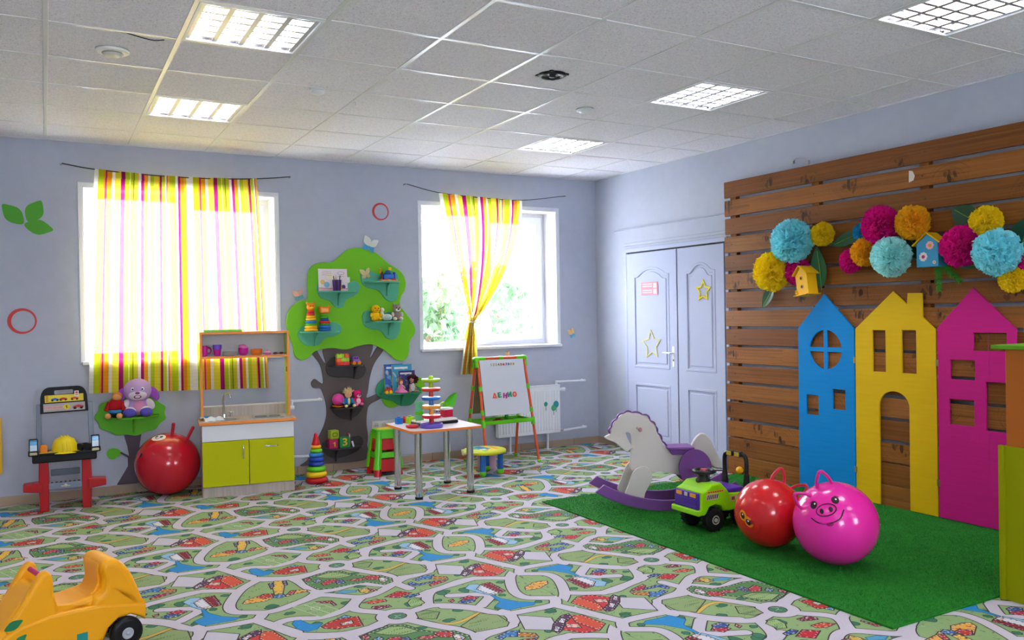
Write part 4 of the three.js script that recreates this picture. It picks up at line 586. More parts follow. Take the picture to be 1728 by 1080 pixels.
// kitchen shelf things: positions in the kitchen's own axes
const kp = (x, y, z) => { const v = V3(x, y, z).applyAxisAngle(V3(0, 1, 0), -0.12); return [v.x - 3.835, v.y, v.z + 0.455]; };
const YS = 1.1125;
function cup(name, x, r, h, m, label, handle, mTop) {
  const g = thing(name, label, 'cup', kp(x, YS, -0.08), 0, 'toy dishes on the kitchen shelf');
  part(g, 'bowl', lathe([[0, 0.002], [r * 0.72, 0], [r * 0.78, 0.006], [r * 0.95, h * 0.6], [r, h], [r * 0.93, h], [r * 0.86, h * 0.55], [r * 0.68, 0.012], [0, 0.01]], 28), m);
  if (mTop) part(g, 'upper_cup', lathe([[r * 0.97, h * 0.62], [r * 1.03, h * 0.66], [r * 1.06, h * 1.05], [r * 0.98, h * 1.05], [r * 0.93, h * 0.7]], 28), mTop);
  if (handle) part(g, 'handle', at(torus(h * 0.26, 0.006, 20, 8), r * 1.12, h * 0.55, 0), m);
}
const mag = plastic('#c41c8e'), pur = plastic('#6f46b8'), pnk = plastic('#e06aae');
cup('toy_mug', -0.315, 0.027, 0.088, mag, 'magenta toy mug at the left end of the kitchen shelf', true);
cup('toy_cup', -0.215, 0.033, 0.088, mag, 'purple over magenta stacked toy cups on the kitchen shelf', false, pur);
t = thing('toy_plate', 'stack of pale toy plates on the kitchen shelf', 'plate', kp(-0.115, YS, -0.07)); for (let k = 0; k < 4; k++) part(t, 'plate', lathe([[0, 0], [0.03, 0], [0.06, 0.009], [0.058, 0.012], [0.028, 0.004], [0, 0.004]], 28).translate(0, k * 0.007, 0), mat('#d8cfc4', 0.4));
t = thing('toy_pot', 'round magenta toy pot with tilted pink lid on the kitchen shelf', 'pot', kp(-0.01, YS, -0.08)); part(t, 'bowl', lathe([[0, 0], [0.026, 0], [0.038, 0.02], [0.04, 0.06], [0.035, 0.062], [0.03, 0.01], [0, 0.008]], 28), mag); part(t, 'lid', at(lathe([[0, 0.026], [0.012, 0.024], [0.035, 0.012], [0.041, 0], [0.036, 0], [0, 0.012]], 28), 0.0, 0.066, 0, 0.2, 0, -0.25), pnk);
t = thing('toy_bowl', 'orange toy bowl on the kitchen shelf', 'bowl', kp(0.095, YS, -0.07)); part(t, 'bowl', lathe([[0, 0], [0.042, 0], [0.047, 0.046], [0.044, 0.046], [0.039, 0.005], [0, 0.004]], 32), plastic('#e87416')); part(t, 'rim', at(torus(0.0455, 0.0025, 32, 8), 0, 0.046, 0, PI / 2), plastic('#e87416'));
t = thing('toy_pan', 'small pink toy pan with lid on the kitchen shelf', 'pan', kp(0.183, YS, -0.07)); part(t, 'pan', lathe([[0, 0], [0.026, 0], [0.036, 0.016], [0.033, 0.018], [0, 0.006]], 28), pnk); part(t, 'lid', lathe([[0.034, 0.017], [0.02, 0.027], [0, 0.03]], 28), mat('#dca8c8', 0.4)); part(t, 'lid_knob', sph(0.006, 0, 0.034, 0), pnk);
for (const [x, l] of [[0.245, 'first dark toy spoon rest left of the other'], [0.295, 'second dark toy spoon rest nearest the shelf end']]) { t = thing('toy_spoon', l + ' on the kitchen shelf', 'spoon', kp(x, YS, -0.06)); part(t, 'bowl', sph(0.016, 0, 0.01, 0, 1.2, 0.6, 1, 16), mat('#5a2038', 0.4)); part(t, 'handle', rod([0.012, 0.01, 0], [0.05, 0.006, -0.01], 0.004), mat('#5a2038', 0.4)); }
t = thing('play_tray', 'flat green tray lying on top of the toy kitchen', 'tray', kp(-0.17, 1.311, -0.075), -0.12); part(t, 'tray', rbox(0.3, 0.013, 0.12, 0.005, 0, 0.0065, 0), plastic('#6cc81c')); part(t, 'rim', ex(holed(rrect(0.3, 0.12, 0.01), [new THREE.Path(rrect(0.28, 0.1, 0.01).getPoints())]), 0.006, 0.001).rotateX(-PI / 2).translate(0, 0.012, 0), plastic('#7ad024'));
t = thing('folded_cloth', 'crumpled white cloth with blue edge lying beside the toy sink', 'cloth', kp(-0.275, 0.601, 0.05)); part(t, 'cloth', cloth(24, 16, (u, v) => { const x = u - 0.5, y = v - 0.5; return [x * 0.15 + y * 0.04, 0.004 + 0.022 * Math.abs(Math.sin(u * 7 + v * 3)) * (1 - 3 * y * y) + 0.008 * Math.sin(v * 11), y * 0.13]; }), new THREE.MeshPhysicalMaterial({ color: col('#dfe4ea'), roughness: 0.9, side: THREE.DoubleSide })); part(t, 'blue_edge', tube([[-0.075, 0.02, -0.06], [-0.03, 0.022, -0.066], [0.02, 0.016, -0.06]], 0.007, 16, 6), mat('#3a78b8', 0.8));

// ---------------------------------------------------------------- radiators, pipes, socket
function radiator(x0, x1, y0, y1, label, stick) {
  const cx = (x0 + x1) / 2, W = x1 - x0, Hh = y1 - y0, g = thing('radiator', label, 'radiator', [cx, 0, 0.075]);
  part(g, 'body', rbox(W, Hh, 0.06, 0.008, 0, (y0 + y1) / 2, 0), M.white);
  const n = Math.round(W / 0.036), rib = rbox(0.02, Hh - 0.08, 0.012, 0.005); for (let k = 0; k < n; k++) part(g, 'rib', rib, M.white).position.set(-W / 2 + 0.03 + (k * (W - 0.06)) / (n - 1), (y0 + y1) / 2 - 0.005, 0.03);
  part(g, 'top_grille', rbox(W, 0.012, 0.075, 0.004, 0, y1 + 0.003, 0), M.white);
  for (const s of [-0.3, 0.3]) part(g, 'leg', merge(rbox(0.018, y0 + 0.05, 0.03, 0.003, s * W, (y0 + 0.05) / 2, 0.0), rbox(0.05, 0.008, 0.06, 0.003, s * W, 0.004, 0)), M.white);
  part(g, 'valve', merge(at(cyl(0.017, 0.017, 0.05), W / 2 + 0.025, y1 - 0.045, 0, 0, 0, PI / 2), at(cyl(0.02, 0.02, 0.03), W / 2 + 0.06, y1 - 0.045, 0, 0, 0, PI / 2)), M.white);
  part(g, 'lower_valve', at(cyl(0.013, 0.013, 0.05), W / 2 + 0.025, y0 + 0.025, 0, 0, 0, PI / 2), M.steel);
  if (stick) for (const [x, y, r, c] of [[0.19, 0.475, 0.022, '#2f9a84'], [0.285, 0.43, 0.03, '#4aa870'], [0.315, 0.465, 0.034, '#2f8f9a']]) { const s = part(g, 'tree_sticker', sph(r, x, y, 0.037, 1, 1.1, 0.06, 18), mat(c, 0.5)); part(s, 'sticker_trunk', rbox(0.006, 0.05, 0.002, 0.001, x, y - r - 0.02, 0.0365), mat('#7a5a4c', 0.6)); }
  return g;
}
radiator(-1.3, -0.555, 0.165, 0.66, 'white panel radiator under the right window behind the easel', true);
radiator(-4.1, -3.42, 0.165, 0.66, 'white radiator mostly hidden behind the toy kitchen');
const pipe = (label, pts, r = 0.012) => { const c = pts[0]; const g = thing('heating_pipe', label, 'pipe', c); part(g, 'pipe', merge(pts.slice(1).map((p, i) => rod(pts[i].map((v, k) => v - c[k]), p.map((v, k) => v - c[k]), r)), pts.slice(1, -1).map((p) => sph(r * 1.25, ...p.map((v, k) => v - c[k])))), M.white); part(g, 'end_collar', sph(r * 1.35, ...pts[pts.length - 1].map((v, k) => v - c[k])), M.white); };
pipe('white upper pipe running right from the radiator under the right window', [[-0.565, 0.62, 0.05], [-0.565, 0.695, 0.05], [-0.21, 0.69, 0.05], [-0.21, 0.69, 0.0]]);
pipe('white lower pipe running right from the radiator under the right window', [[-0.5, 0.178, 0.06], [-0.205, 0.19, 0.05], [-0.205, 0.19, 0.0]]);
pipe('white upper pipe right of the toy kitchen', [[-3.36, 0.60, 0.06], [-3.36, 0.672, 0.06], [-3.095, 0.668, 0.05], [-3.095, 0.668, 0.012]]);
pipe('white lower pipe right of the toy kitchen', [[-3.38, 0.178, 0.07], [-3.2, 0.167, 0.05], [-3.2, 0.167, 0.012]]);
t = thing('socket_strip', 'white wall strip of three power sockets behind the green stool', 'socket', [-2.48, 0.385, 0.001]); part(t, 'plate', rbox(0.236, 0.085, 0.012, 0.004, 0, 0, 0.006), mat('#dcd9d4', 0.4)); for (const x of [-0.075, 0, 0.075]) { const o = part(t, 'socket', merge(at(torus(0.024, 0.003, 24, 8), x, 0, 0.012), cyl(0.021, 0.021, 0.003, 0, 0, 0).rotateX(PI / 2).translate(x, 0, 0.0115)), mat('#cfccc6', 0.4)); part(o, 'pin_hole', merge(sph(0.004, x - 0.009, 0, 0.0135, 1, 1, 0.3, 8), sph(0.004, x + 0.009, 0, 0.0135, 1, 1, 0.3, 8)), M.black); }

// ---------------------------------------------------------------- play table with chrome legs
t = thing('play_table', 'small square table with orange edge and four chrome legs', 'table', [-2.55, 0, 1.33]);
{
  const top = part(t, 'tabletop', ex(rrect(0.6, 0.6, 0.05), 0.018, 0.002).rotateX(-PI / 2).translate(0, 0.518, 0), mat('#e6e0e6', 0.25)); part(top, 'edge_band', ex(holed(rrect(0.606, 0.606, 0.052), [new THREE.Path(rrect(0.596, 0.596, 0.05).getPoints())]), 0.0185, 0.001).rotateX(-PI / 2).translate(0, 0.5178, 0), mat('#ee8440', 0.45));
  for (const [x, z] of [[-0.222, -0.222], [0.222, -0.222], [-0.222, 0.222], [0.222, 0.222]]) { const l = part(t, 'leg', cyl(0.028, 0.028, 0.505, x, 0.2655, z, 28), M.chrome); part(l, 'foot_cap', cyl(0.031, 0.031, 0.018, x, 0.009, z, 24), M.rubber); part(l, 'collar', cyl(0.034, 0.034, 0.008, x, 0.514, z, 24), M.chrome); }
}
// ---------------------------------------------------------------- easel
const eo = plastic('#e2582c', 0.4), eg = plastic('#63c614', 0.38), EX = -1.468, EZ = 0.48;
t = thing('easel', 'orange and green plastic easel with a white magnetic board', 'easel', [EX, 0, EZ]);
{
  const fz = (y) => 0.02 + (1 - y) * 0.22, bz2 = (y) => -0.02 - (1 - y) * 0.2;
  for (const s of [-1, 1]) for (const f of [fz, bz2]) {
    const hw = (y) => s * (0.25 + (1 - y) * 0.028), l = part(t, 'leg', rod([hw(0.98), 0.98, f(0.98)], [hw(0.02), 0.02, f(0.02)], 0.0125, 14), eo);
    part(l, 'foot', sph(0.019, hw(0.01), 0.0175, f(0.01), 1, 0.9, 1.2, 14), eg);
    for (const y of [0.72, 0.5]) part(l, 'joint', at(cyl(0.017, 0.017, 0.045), hw(y), y, f(y), f === fz ? -0.22 : 0.2), eg);
    part(l, 'tray_joint', at(cyl(0.019, 0.021, 0.07), hw(0.395), 0.395, f(0.395), f === fz ? -0.22 : 0.2), eg);
  }
  for (const z of [0.012, -0.012]) { const b = part(t, 'top_bar', rod([-0.25, 1.0, z], [0.25, 1.0, z], 0.0125, 14), eo); part(b, 'joint', at(cyl(0.016, 0.016, 0.04), 0, 1.0, z, 0, 0, PI / 2), eg); for (const s of [-1, 1]) part(b, 'corner', merge(sph(0.03, s * 0.258, 0.992, z, 1.1, 0.9, 0.8, 16), at(cyl(0.018, 0.018, 0.09), s * 0.215, 0.998, z, 0, 0, PI / 2), at(cyl(0.018, 0.02, 0.08), s * 0.263, 0.955, z * 2, z > 0 ? -0.2 : 0.2), ex(outline([[0, 0], [s * -0.06, 0], [0, -0.06]]), 0.008).translate(s * 0.255, 0.985, z * 1.7)), eg); }
  const tilt = Math.atan(0.22), board = outline([[-0.232, 0.47], [0.238, 0.47], [0.232, 0.985], [-0.228, 0.985]]);
  part(t, 'whiteboard', at(ex(outline([[-0.24, 0], [0.24, 0], [0.236, 0.528], [-0.236, 0.528]]), 0.008, 0.001), 0, 0.468, fz(0.468) - 0.002, -tilt), mat('#cfd2dc', 0.3));
  part(t, 'chalkboard', at(ex(outline([[-0.24, 0], [0.24, 0], [0.236, 0.528], [-0.236, 0.528]]), 0.008, 0.001), 0, 0.468, bz2(0.468) - 0.004, 0.198), mat('#8f7a55', 0.8));
  const tr = part(t, 'tray', rbox(0.5, 0.012, 0.27, 0.005, 0, 0.392, 0.02), eg); part(tr, 'tray_rim', merge(rbox(0.52, 0.035, 0.014, 0.005, 0, 0.405, 0.16), rbox(0.5, 0.03, 0.012, 0.005, 0, 0.405, -0.115), rbox(0.012, 0.03, 0.27, 0.005, -0.25, 0.405, 0.02), rbox(0.012, 0.03, 0.27, 0.005, 0.25, 0.405, 0.02)), eg);
  // magnets
  const font = await new FontLoader().loadAsync('fonts/droid/droid_sans_bold.typeface.json');
  const L = { D: [[[-0.5, 0], [-0.42, 0.12], [-0.1, 1], [0.12, 1], [0.42, 0.12], [0.5, 0]], [[-0.18, 0.2], [0.18, 0.2], [0.01, 0.7]]], E: [[[-0.35, 0], [0.35, 0], [0.35, 0.2], [-0.1, 0.2], [-0.1, 0.4], [0.25, 0.4], [0.25, 0.6], [-0.1, 0.6], [-0.1, 0.8], [0.35, 0.8], [0.35, 1], [-0.35, 1]]], N: [[[-0.42, 0], [-0.16, 0], [-0.16, 0.4], [0.16, 0.4], [0.16, 0], [0.42, 0], [0.42, 1], [0.16, 1], [0.16, 0.62], [-0.16, 0.62], [-0.16, 1], [-0.42, 1]]], I: [[[-0.42, 0], [-0.18, 0], [0.18, 0.5], [0.18, 0], [0.42, 0], [0.42, 1], [0.2, 1], [-0.18, 0.48], [-0.18, 1], [-0.42, 1]]] };
  const put = (name, geo, m, label, lx, y, group) => { const g = thing(name, label, 'magnet', [EX + lx, y, EZ + fz(y) + 0.0082], 0, group); g.rotation.x = -tilt; part(g, 'letter', geo, m); };
  const sz = 0.05; let i = 0;
  for (const [k, c, y, rot, word] of [['D', '#f0582c', 0, 0, 'orange-red first'], ['E', '#1c9a5c', 0.003, 0.05, 'green second'], ['N', '#cc1c9c', -0.006, -0.18, 'magenta third'], ['I', '#1f9468', 0.002, 0.05, 'dark green fourth'], ['O', '#ee5a3c', 0.0, 0, 'orange-red last, round']]) {
    let s; if (k === 'O') { s = new THREE.Shape(new THREE.EllipseCurve(0, 0.5, 0.45, 0.52, 0, 2 * PI).getPoints(28)); s.holes.push(new THREE.Path(new THREE.EllipseCurve(0, 0.5, 0.2, 0.26, 0, 2 * PI).getPoints(24))); } else { s = outline(L[k][0]); if (L[k][1]) s.holes.push(new THREE.Path(L[k][1].map(([a, b]) => new THREE.Vector2(a, b)))); }
    put('magnet_letter', at(ex(s, 0.1, 0.01), 0, 0, 0, 0, 0, rot, sz, sz, sz), plastic(c), `${word} magnet letter in the word on the white board`, -0.12 + i * 0.054, 0.628 + y, 'letters on the easel board'); i++;
  }
  '1234567890'.split('').forEach((d, k) => put('magnet_digit', new TextGeometry(d, { font, size: 0.024, depth: 0.004, curveSegments: 4 }), plastic(['#b8b07c', '#9aa87c', '#a8a08c', '#9c8a58', '#c05a48', '#d84030', '#7a3cb0', '#2f74c8', '#e8a040', '#d8b040'][k]), `${['pale yellow','sage green','grey','olive brown','brick red','bright red','purple','blue','orange','golden'][k]} magnet digit in the row along the top of the white board`, -0.128 + k * 0.027, 0.928, 'digits on the easel board'));
}
t = thing('board_eraser', 'small dark red sponge lying in the easel tray', 'sponge', [EX - 0.07, 0.4, EZ + 0.07]); part(t, 'sponge', sph(0.045, 0, 0.01, 0, 1.3, 0.3, 0.8, 20), mat('#a02038', 0.6)); part(t, 'grip', rbox(0.05, 0.012, 0.02, 0.005, 0, 0.026, 0), mat('#7a1a2c', 0.5));
t = thing('green_clip', 'green plastic clip standing at the back of the easel tray', 'clip', [EX + 0.1, 0.4, EZ - 0.07]); part(t, 'clip', rbox(0.03, 0.045, 0.03, 0.006, 0, 0.0225, 0), plastic('#2f9a3c')); part(t, 'jaw', rbox(0.02, 0.02, 0.04, 0.005, 0, 0.05, 0), plastic('#2f9a3c'));

// ---------------------------------------------------------------- stools
function stoolGeo(k, h, ap = [0.77, 1], rg = [0.28, 0.42]) {
  const parts = { legs: [], seat: null, apron: [], ring: [] }, a = 0.155 * k, b = 0.105 * k;
  for (const [sx, sz] of [[-1, -1], [1, -1], [-1, 1], [1, 1]]) { const g = new THREE.CylinderGeometry(0.028, 0.034, h - 0.02, 12), p = g.attributes.position; for (let i = 0; i < p.count; i++) { const v = 0.5 - p.getY(i) / (h - 0.02); p.setX(i, p.getX(i) + sx * lerp(b, a, v)); p.setZ(i, p.getZ(i) + sz * lerp(b, a, v)); } g.computeVertexNormals(); parts.legs.push(g.translate(0, (h - 0.02) / 2, 0)); }
  parts.seat = ex(rrect(0.27 * k, 0.27 * k, 0.05 * k), 0.03, 0.006).rotateX(-PI / 2).translate(0, h - 0.03, 0);
  const panel = (y0, y1) => { const w0 = lerp(a, b, y0 / h), w1 = lerp(a, b, y1 / h); return [0, 1, 2, 3].map((q) => at(ex(outline([[-w0, y0], [w0, y0], [w1, y1], [-w1, y1]]), 0.012).applyMatrix4(new THREE.Matrix4().makeShear(0, 0, 0, (w1 - w0) / (y1 - y0), 0, 0)).translate(0, 0, w0 + 0.018 * k - 0.006 - ((w1 - w0) / (y1 - y0)) * y0), 0, 0, 0, 0, (q * PI) / 2)); };
  parts.apron = panel(h * ap[0], h - 0.02); parts.ring = panel(h * rg[0], h * rg[1]);
  return parts;
}
function stool(label, x, y, z, k, h, m, seatM, ap, rg) {
  const g = thing('plastic_stool', label, 'stool', [x, y, z], 0, 'nested plastic stools'), p = stoolGeo(k, h, ap, rg);
  p.legs.forEach((q) => part(g, 'leg', q, m)); part(g, 'apron', merge(p.apron), m); part(g, 'stretcher_ring', merge(p.ring), m);
  const s = part(g, 'seat', p.seat, m); if (seatM) part(s, 'seat_pad', ex(rrect(0.13, 0.13, 0.03), 0.006, 0.002).rotateX(-PI / 2).translate(0, h - 0.003, 0), seatM);
}
stool('red plastic stool nested underneath the green one', -2.625, 0, 0.40, 0.66, 0.335, plastic('#c01420', 0.4), null, [0.68, 1], [0.12, 0.44]);
stool('green plastic stool with yellow seat on top of the red one', -2.625, 0.062, 0.40, 0.68, 0.345, plastic('#59c416', 0.36), plastic('#e8c81c', 0.4));
// ---------------------------------------------------------------- table-top toys
const P = { red: plastic('#d0202c'), blue: plastic('#1f6fc8'), lime: plastic('#a8d018'), green: plastic('#4cc01c'), yellow: plastic('#f2c40c'), orange: plastic('#f58a12'), navy: plastic('#1a3a9c'), purple: plastic('#6a55c8'), pink: plastic('#e83c94'), white: plastic('#e8e8ea'), tan: plastic('#e8b070') };
const TY = 0.5365;
t = thing('ball_drop_tower', 'tall ball drop tower of coloured dishes standing on the play table', 'toy tower', [-2.63, TY, 1.49]);
part(t, 'base', lathe([[0, 0], [0.088, 0], [0.09, 0.006], [0.09, 0.028], [0.084, 0.034], [0.078, 0.03], [0.07, 0.012], [0, 0.01]], 40), mat('#6f5cc4', 0.3, { key: 'pur', transmission: 0.15 }));
[['red', 0.088, 0.034], ['orange', 0.163, 0.1], ['blue', 0.23, 0.175], ['red', 0.3, 0.242], ['lime', 0.372, 0.312]].forEach(([c, y, b], k) => {
  const m = c === 'orange' ? plastic('#f2a83c') : c === 'red' && k === 3 ? plastic('#e03c24') : P[c];
  const d = part(t, 'dish', lathe([[0.016, y - 0.02], [0.02, y - 0.012], [0.066, y - 0.014], [0.075, y - 0.006], [0.075, y + 0.008], [0.068, y + 0.012], [0.05, y + 0.002], [0.018, y]], 40), m);
  part(d, 'post', lathe([[0.022, b], [0.019, b + 0.01], [0.017, y - 0.01], [0.017, y + 0.005]], 24), m); if (k === 4) part(d, 'cap', lathe([[0.02, y], [0.021, y + 0.02], [0.017, y + 0.032], [0, y + 0.036]], 24), m);
});
t = thing('toy_ring', 'flat red toy ring lying at the front corner of the play table', 'toy ring', [-2.765, TY, 1.42]); part(t, 'ring', at(torus(0.038, 0.014, 32, 12), 0, 0.013, 0, PI / 2, 0, 0, 1, 1, 0.9), P.red); part(t, 'ring_cap', cyl(0.034, 0.036, 0.012, 0, 0.012, 0), plastic('#dc3a4c'));
const studs = (w, h, d, nx, nz, m) => merge(rbox(w, h, d, 0.004, 0, h / 2, 0), ...[...Array(nx * nz).keys()].map((k) => cyl(w / nx * 0.3, w / nx * 0.3, 0.01, ((k % nx) - (nx - 1) / 2) * (w / nx), h + 0.004, (Math.floor(k / nx) - (nz - 1) / 2) * (d / nz), 14)));
const cubeBlock = (x, z, s, m, label, turn) => { const g = thing('toy_block', label, 'block', [x, TY, z], turn, 'blocks on the play table'); part(g, 'block', studs(s, s, s, 1, 1), m); };
cubeBlock(-2.765, 1.135, 0.05, P.blue, 'blue toy block at the back left corner of the play table', 0.1); cubeBlock(-2.70, 1.10, 0.045, P.red, 'red toy block behind the lime one on the play table', 0.3); cubeBlock(-2.68, 1.17, 0.055, P.lime, 'lime green toy block on the play table', 0.5);
t = thing('toy_keyboard', 'white and black toy keyboard lying behind the tower on the play table', 'toy keyboard', [-2.52, TY, 1.3], 0.12); part(t, 'base', rbox(0.36, 0.025, 0.16, 0.01, 0, 0.0125, 0), M.black); part(t, 'top_shell', rbox(0.35, 0.02, 0.15, 0.009, 0, 0.031, 0), plastic('#e6dfd8')); for (let k = 0; k < 12; k++) part(t, 'key', rbox(0.02, 0.006, 0.07, 0.002, -0.132 + k * 0.024, 0.042, 0.03), P.white);
t = thing('toy_house_box', 'red toy box with white lid standing on the toy keyboard', 'toy box', [-2.40, TY + 0.046, 1.27], 0.1); part(t, 'box', rbox(0.085, 0.06, 0.075, 0.006, 0, 0.03, 0), plastic('#c41c38')); part(t, 'lid', rbox(0.09, 0.02, 0.08, 0.008, 0, 0.068, 0), P.white);
t = thing('toy_robot', 'small grey and pink toy figure beside the red toy box', 'toy figure', [-2.5, TY + 0.046, 1.31]); part(t, 'body', rbox(0.05, 0.035, 0.04, 0.008, 0, 0.0175, 0), plastic('#d6448c')); part(t, 'head', rbox(0.045, 0.035, 0.04, 0.01, 0, 0.052, 0), plastic('#98949a')); for (const s of [-1, 1]) part(t, 'eye', sph(0.006, s * 0.011, 0.056, 0.02), M.black);
t = thing('toy_vase', 'pale green toy jar behind the tower on the play table', 'jar', [-2.66, TY, 1.32]); part(t, 'jar', lathe([[0, 0], [0.03, 0], [0.034, 0.05], [0.03, 0.14], [0.034, 0.19], [0.03, 0.19], [0.026, 0.14], [0, 0.1]], 28), plastic('#6cc88c')); part(t, 'band', cyl(0.036, 0.036, 0.03, 0, 0.1, 0), plastic('#5fd024'));
t = thing('leaf_basket', 'green leaf-shaped toy boat with lime handle at the back of the play table', 'toy boat', [-2.37, TY, 1.15], 0.3);
part(t, 'hull', lathe([[0, 0], [0.05, 0], [0.06, 0.02], [0.05, 0.022], [0, 0.01]], 28), P.green); part(t, 'stalk', cyl(0.012, 0.016, 0.09, 0, 0.06, 0), P.lime); part(t, 'leaf', at(leafBlade(0.2, 0.13, -0.25, 0.5), -0.03, 0.085, 0, 0.1, 0.2, -0.75), new THREE.MeshPhysicalMaterial({ color: col('#52c01e'), roughness: 0.35, side: THREE.DoubleSide })); part(t, 'handle', tube([[-0.06, 0.085, 0], [-0.05, 0.13, 0], [0, 0.15, 0], [0.04, 0.12, 0]], 0.008, 20, 8), P.lime);

// ---------------------------------------------------------------- small round play stool and bucket
t = thing('play_stool', 'low round activity table with yellow top and blue legs', 'play table', [-1.88, 0, 0.93]);
{
  const top = part(t, 'top', lathe([[0, 0.19], [0.17, 0.19], [0.19, 0.198], [0.192, 0.212], [0.185, 0.222], [0, 0.222]], 48), plastic('#d4d81e')); part(top, 'printed_disc', cyl(0.165, 0.165, 0.002, 0, 0.2225, 0, 48), print(256, 256, (g, w) => { g.fillStyle = '#e4e04a'; g.fillRect(0, 0, w, w); g.fillStyle = '#1f7fc0'; g.beginPath(); g.moveTo(10, 110); g.lineTo(140, 80); g.lineTo(150, 170); g.lineTo(40, 220); g.fill(); g.fillStyle = '#35b8a8'; g.fillRect(30, 160, 90, 40); g.fillStyle = '#f29a3c'; g.fillRect(60, 40, 110, 28); g.fillStyle = '#f2f2ee'; g.fillRect(120, 120, 40, 50); g.fillStyle = '#9c2c8c'; g.fillRect(160, 120, 26, 22); g.fillStyle = '#7ac04c'; g.fillRect(180, 150, 50, 30); }));
  for (let k = 0; k < 4; k++) { const a = 0.6 + (k * PI) / 2, l = part(t, 'leg', cyl(0.024, 0.026, 0.16, Math.cos(a) * 0.14, 0.11, Math.sin(a) * 0.14, 18), plastic('#1f5fae')); part(l, 'foot', sph(0.032, Math.cos(a) * 0.14, 0.03, Math.sin(a) * 0.14, 1, 0.95, 1, 18), plastic('#6cc41c')); }
  part(t, 'side_knob', merge(at(cyl(0.02, 0.02, 0.03), -0.2, 0.205, 0, 0, 0, PI / 2), sph(0.014, -0.215, 0.225, 0)), plastic('#dfe29a'));
}
t = thing('toy_bucket', 'pale pink see-through bucket on the floor behind the round activity table', 'bucket', [-1.74, 0, 0.70]); part(t, 'bucket', lathe([[0, 0.002], [0.075, 0], [0.085, 0.01], [0.092, 0.17], [0.086, 0.17], [0.079, 0.012], [0, 0.01]], 32), mat('#d8b8c6', 0.35, { key: 'bk', transmission: 0.3 })); part(t, 'rim', at(torus(0.091, 0.005, 36, 8), 0, 0.17, 0, PI / 2), mat('#e2c6d0', 0.4));

// ---------------------------------------------------------------- ring pyramids
function ringPile(name, label, p, rings, top) {
  const g = thing(name, label, 'stacking toy', p); let y = 0; part(g, 'post', cyl(0.008, 0.008, rings.reduce((a, r) => a + r[2], 0), 0, rings.reduce((a, r) => a + r[2], 0) / 2, 0, 12), P.white);
  for (const [c, R, h] of rings) { part(g, 'ring', lathe([[0.012, 0], [R * 0.8, 0], [R, h * 0.3], [R, h * 0.7], [R * 0.8, h], [0.012, h]].map(([a, b]) => [a, b + y]), 40).toNonIndexed(), c); y += h; }
  top(g, y); return g;
}
const smoothRing = (R, h, y) => { const pts = [[0.012, y]]; for (let k = 0; k <= 10; k++) { const a = -PI / 2 + (k * PI) / 10; pts.push([R - h / 2 + (Math.cos(a) * h) / 2, y + h / 2 + (Math.sin(a) * h) / 2]); } pts.push([0.012, y + h]); return lathe(pts, 44); };
t = thing('ring_pyramid', 'tall rainbow ring pyramid with red cone on the floor beside the toy kitchen', 'stacking toy', [-3.265, 0, 0.47]);
{ let y = 0; for (const [c, R, h] of [['#b8141c', 0.095, 0.052], ['#f0c814', 0.089, 0.05], ['#5cbc1c', 0.08, 0.045], ['#1a3a9c', 0.071, 0.04], ['#1c46b0', 0.066, 0.038], ['#1f7ac8', 0.06, 0.036], ['#66c018', 0.052, 0.032], ['#f2a418', 0.045, 0.032]]) { part(t, 'ring', smoothRing(R, h, y), plastic(c)); y += h; } part(t, 'cone', lathe([[0, y], [0.034, y], [0.036, y + 0.008], [0.022, y + 0.06], [0.017, y + 0.075], [0.016, y + 0.09], [0.008, y + 0.102], [0, y + 0.105]], 32), plastic('#c81824')); }
const SY = (y) => y + 0.0005, SZ = 0.1;
t = thing('ring_pyramid', 'orange bear-headed ring pyramid on the left tree shelf', 'stacking toy', [-3.185, SY(1.292), SZ]);
{ let y = 0; for (const [c, R, h] of [['#f2b414', 0.06, 0.026], ['#f4be18', 0.058, 0.026], ['#58b020', 0.052, 0.02], ['#2a7fc0', 0.05, 0.026], ['#f4be18', 0.046, 0.022], ['#f0b014', 0.043, 0.024], ['#d82c2c', 0.038, 0.022], ['#cc2030', 0.034, 0.02]]) { part(t, 'ring', smoothRing(R, h, y), plastic(c)); y += h; } const hd = part(t, 'head', sph(0.038, 0, y + 0.034, 0, 1, 0.95, 0.9, 20), P.orange); for (const s of [-1, 1]) { part(hd, 'ear', sph(0.013, s * 0.03, y + 0.066, 0), P.orange); part(hd, 'eye', sph(0.004, s * 0.012, y + 0.042, 0.033), M.black); } part(hd, 'muzzle', sph(0.015, 0, y + 0.024, 0.03, 1.2, 0.8, 0.6), P.yellow); }
t = thing('ring_pyramid', 'orange square-headed ring pyramid with blue base on the left tree shelf', 'stacking toy', [-3.06, SY(1.292), SZ]);
{ let y = 0; for (const [c, R, h] of [['#1f66bc', 0.056, 0.026], ['#2272c8', 0.054, 0.026], ['#58b020', 0.047, 0.018], ['#cc2430', 0.05, 0.022], ['#1f55b4', 0.038, 0.022], ['#4cae24', 0.035, 0.02], ['#5ab828', 0.033, 0.022]]) { part(t, 'ring', smoothRing(R, h, y), plastic(c)); y += h; } const hd = part(t, 'head', rbox(0.092, 0.064, 0.06, 0.018, 0, y + 0.034, 0), P.orange); for (const s of [-1, 1]) { part(hd, 'eye', sph(0.007, s * 0.02, y + 0.046, 0.03), P.yellow); part(hd, 'ear', sph(0.014, s * 0.045, y + 0.06, 0), P.orange); } }

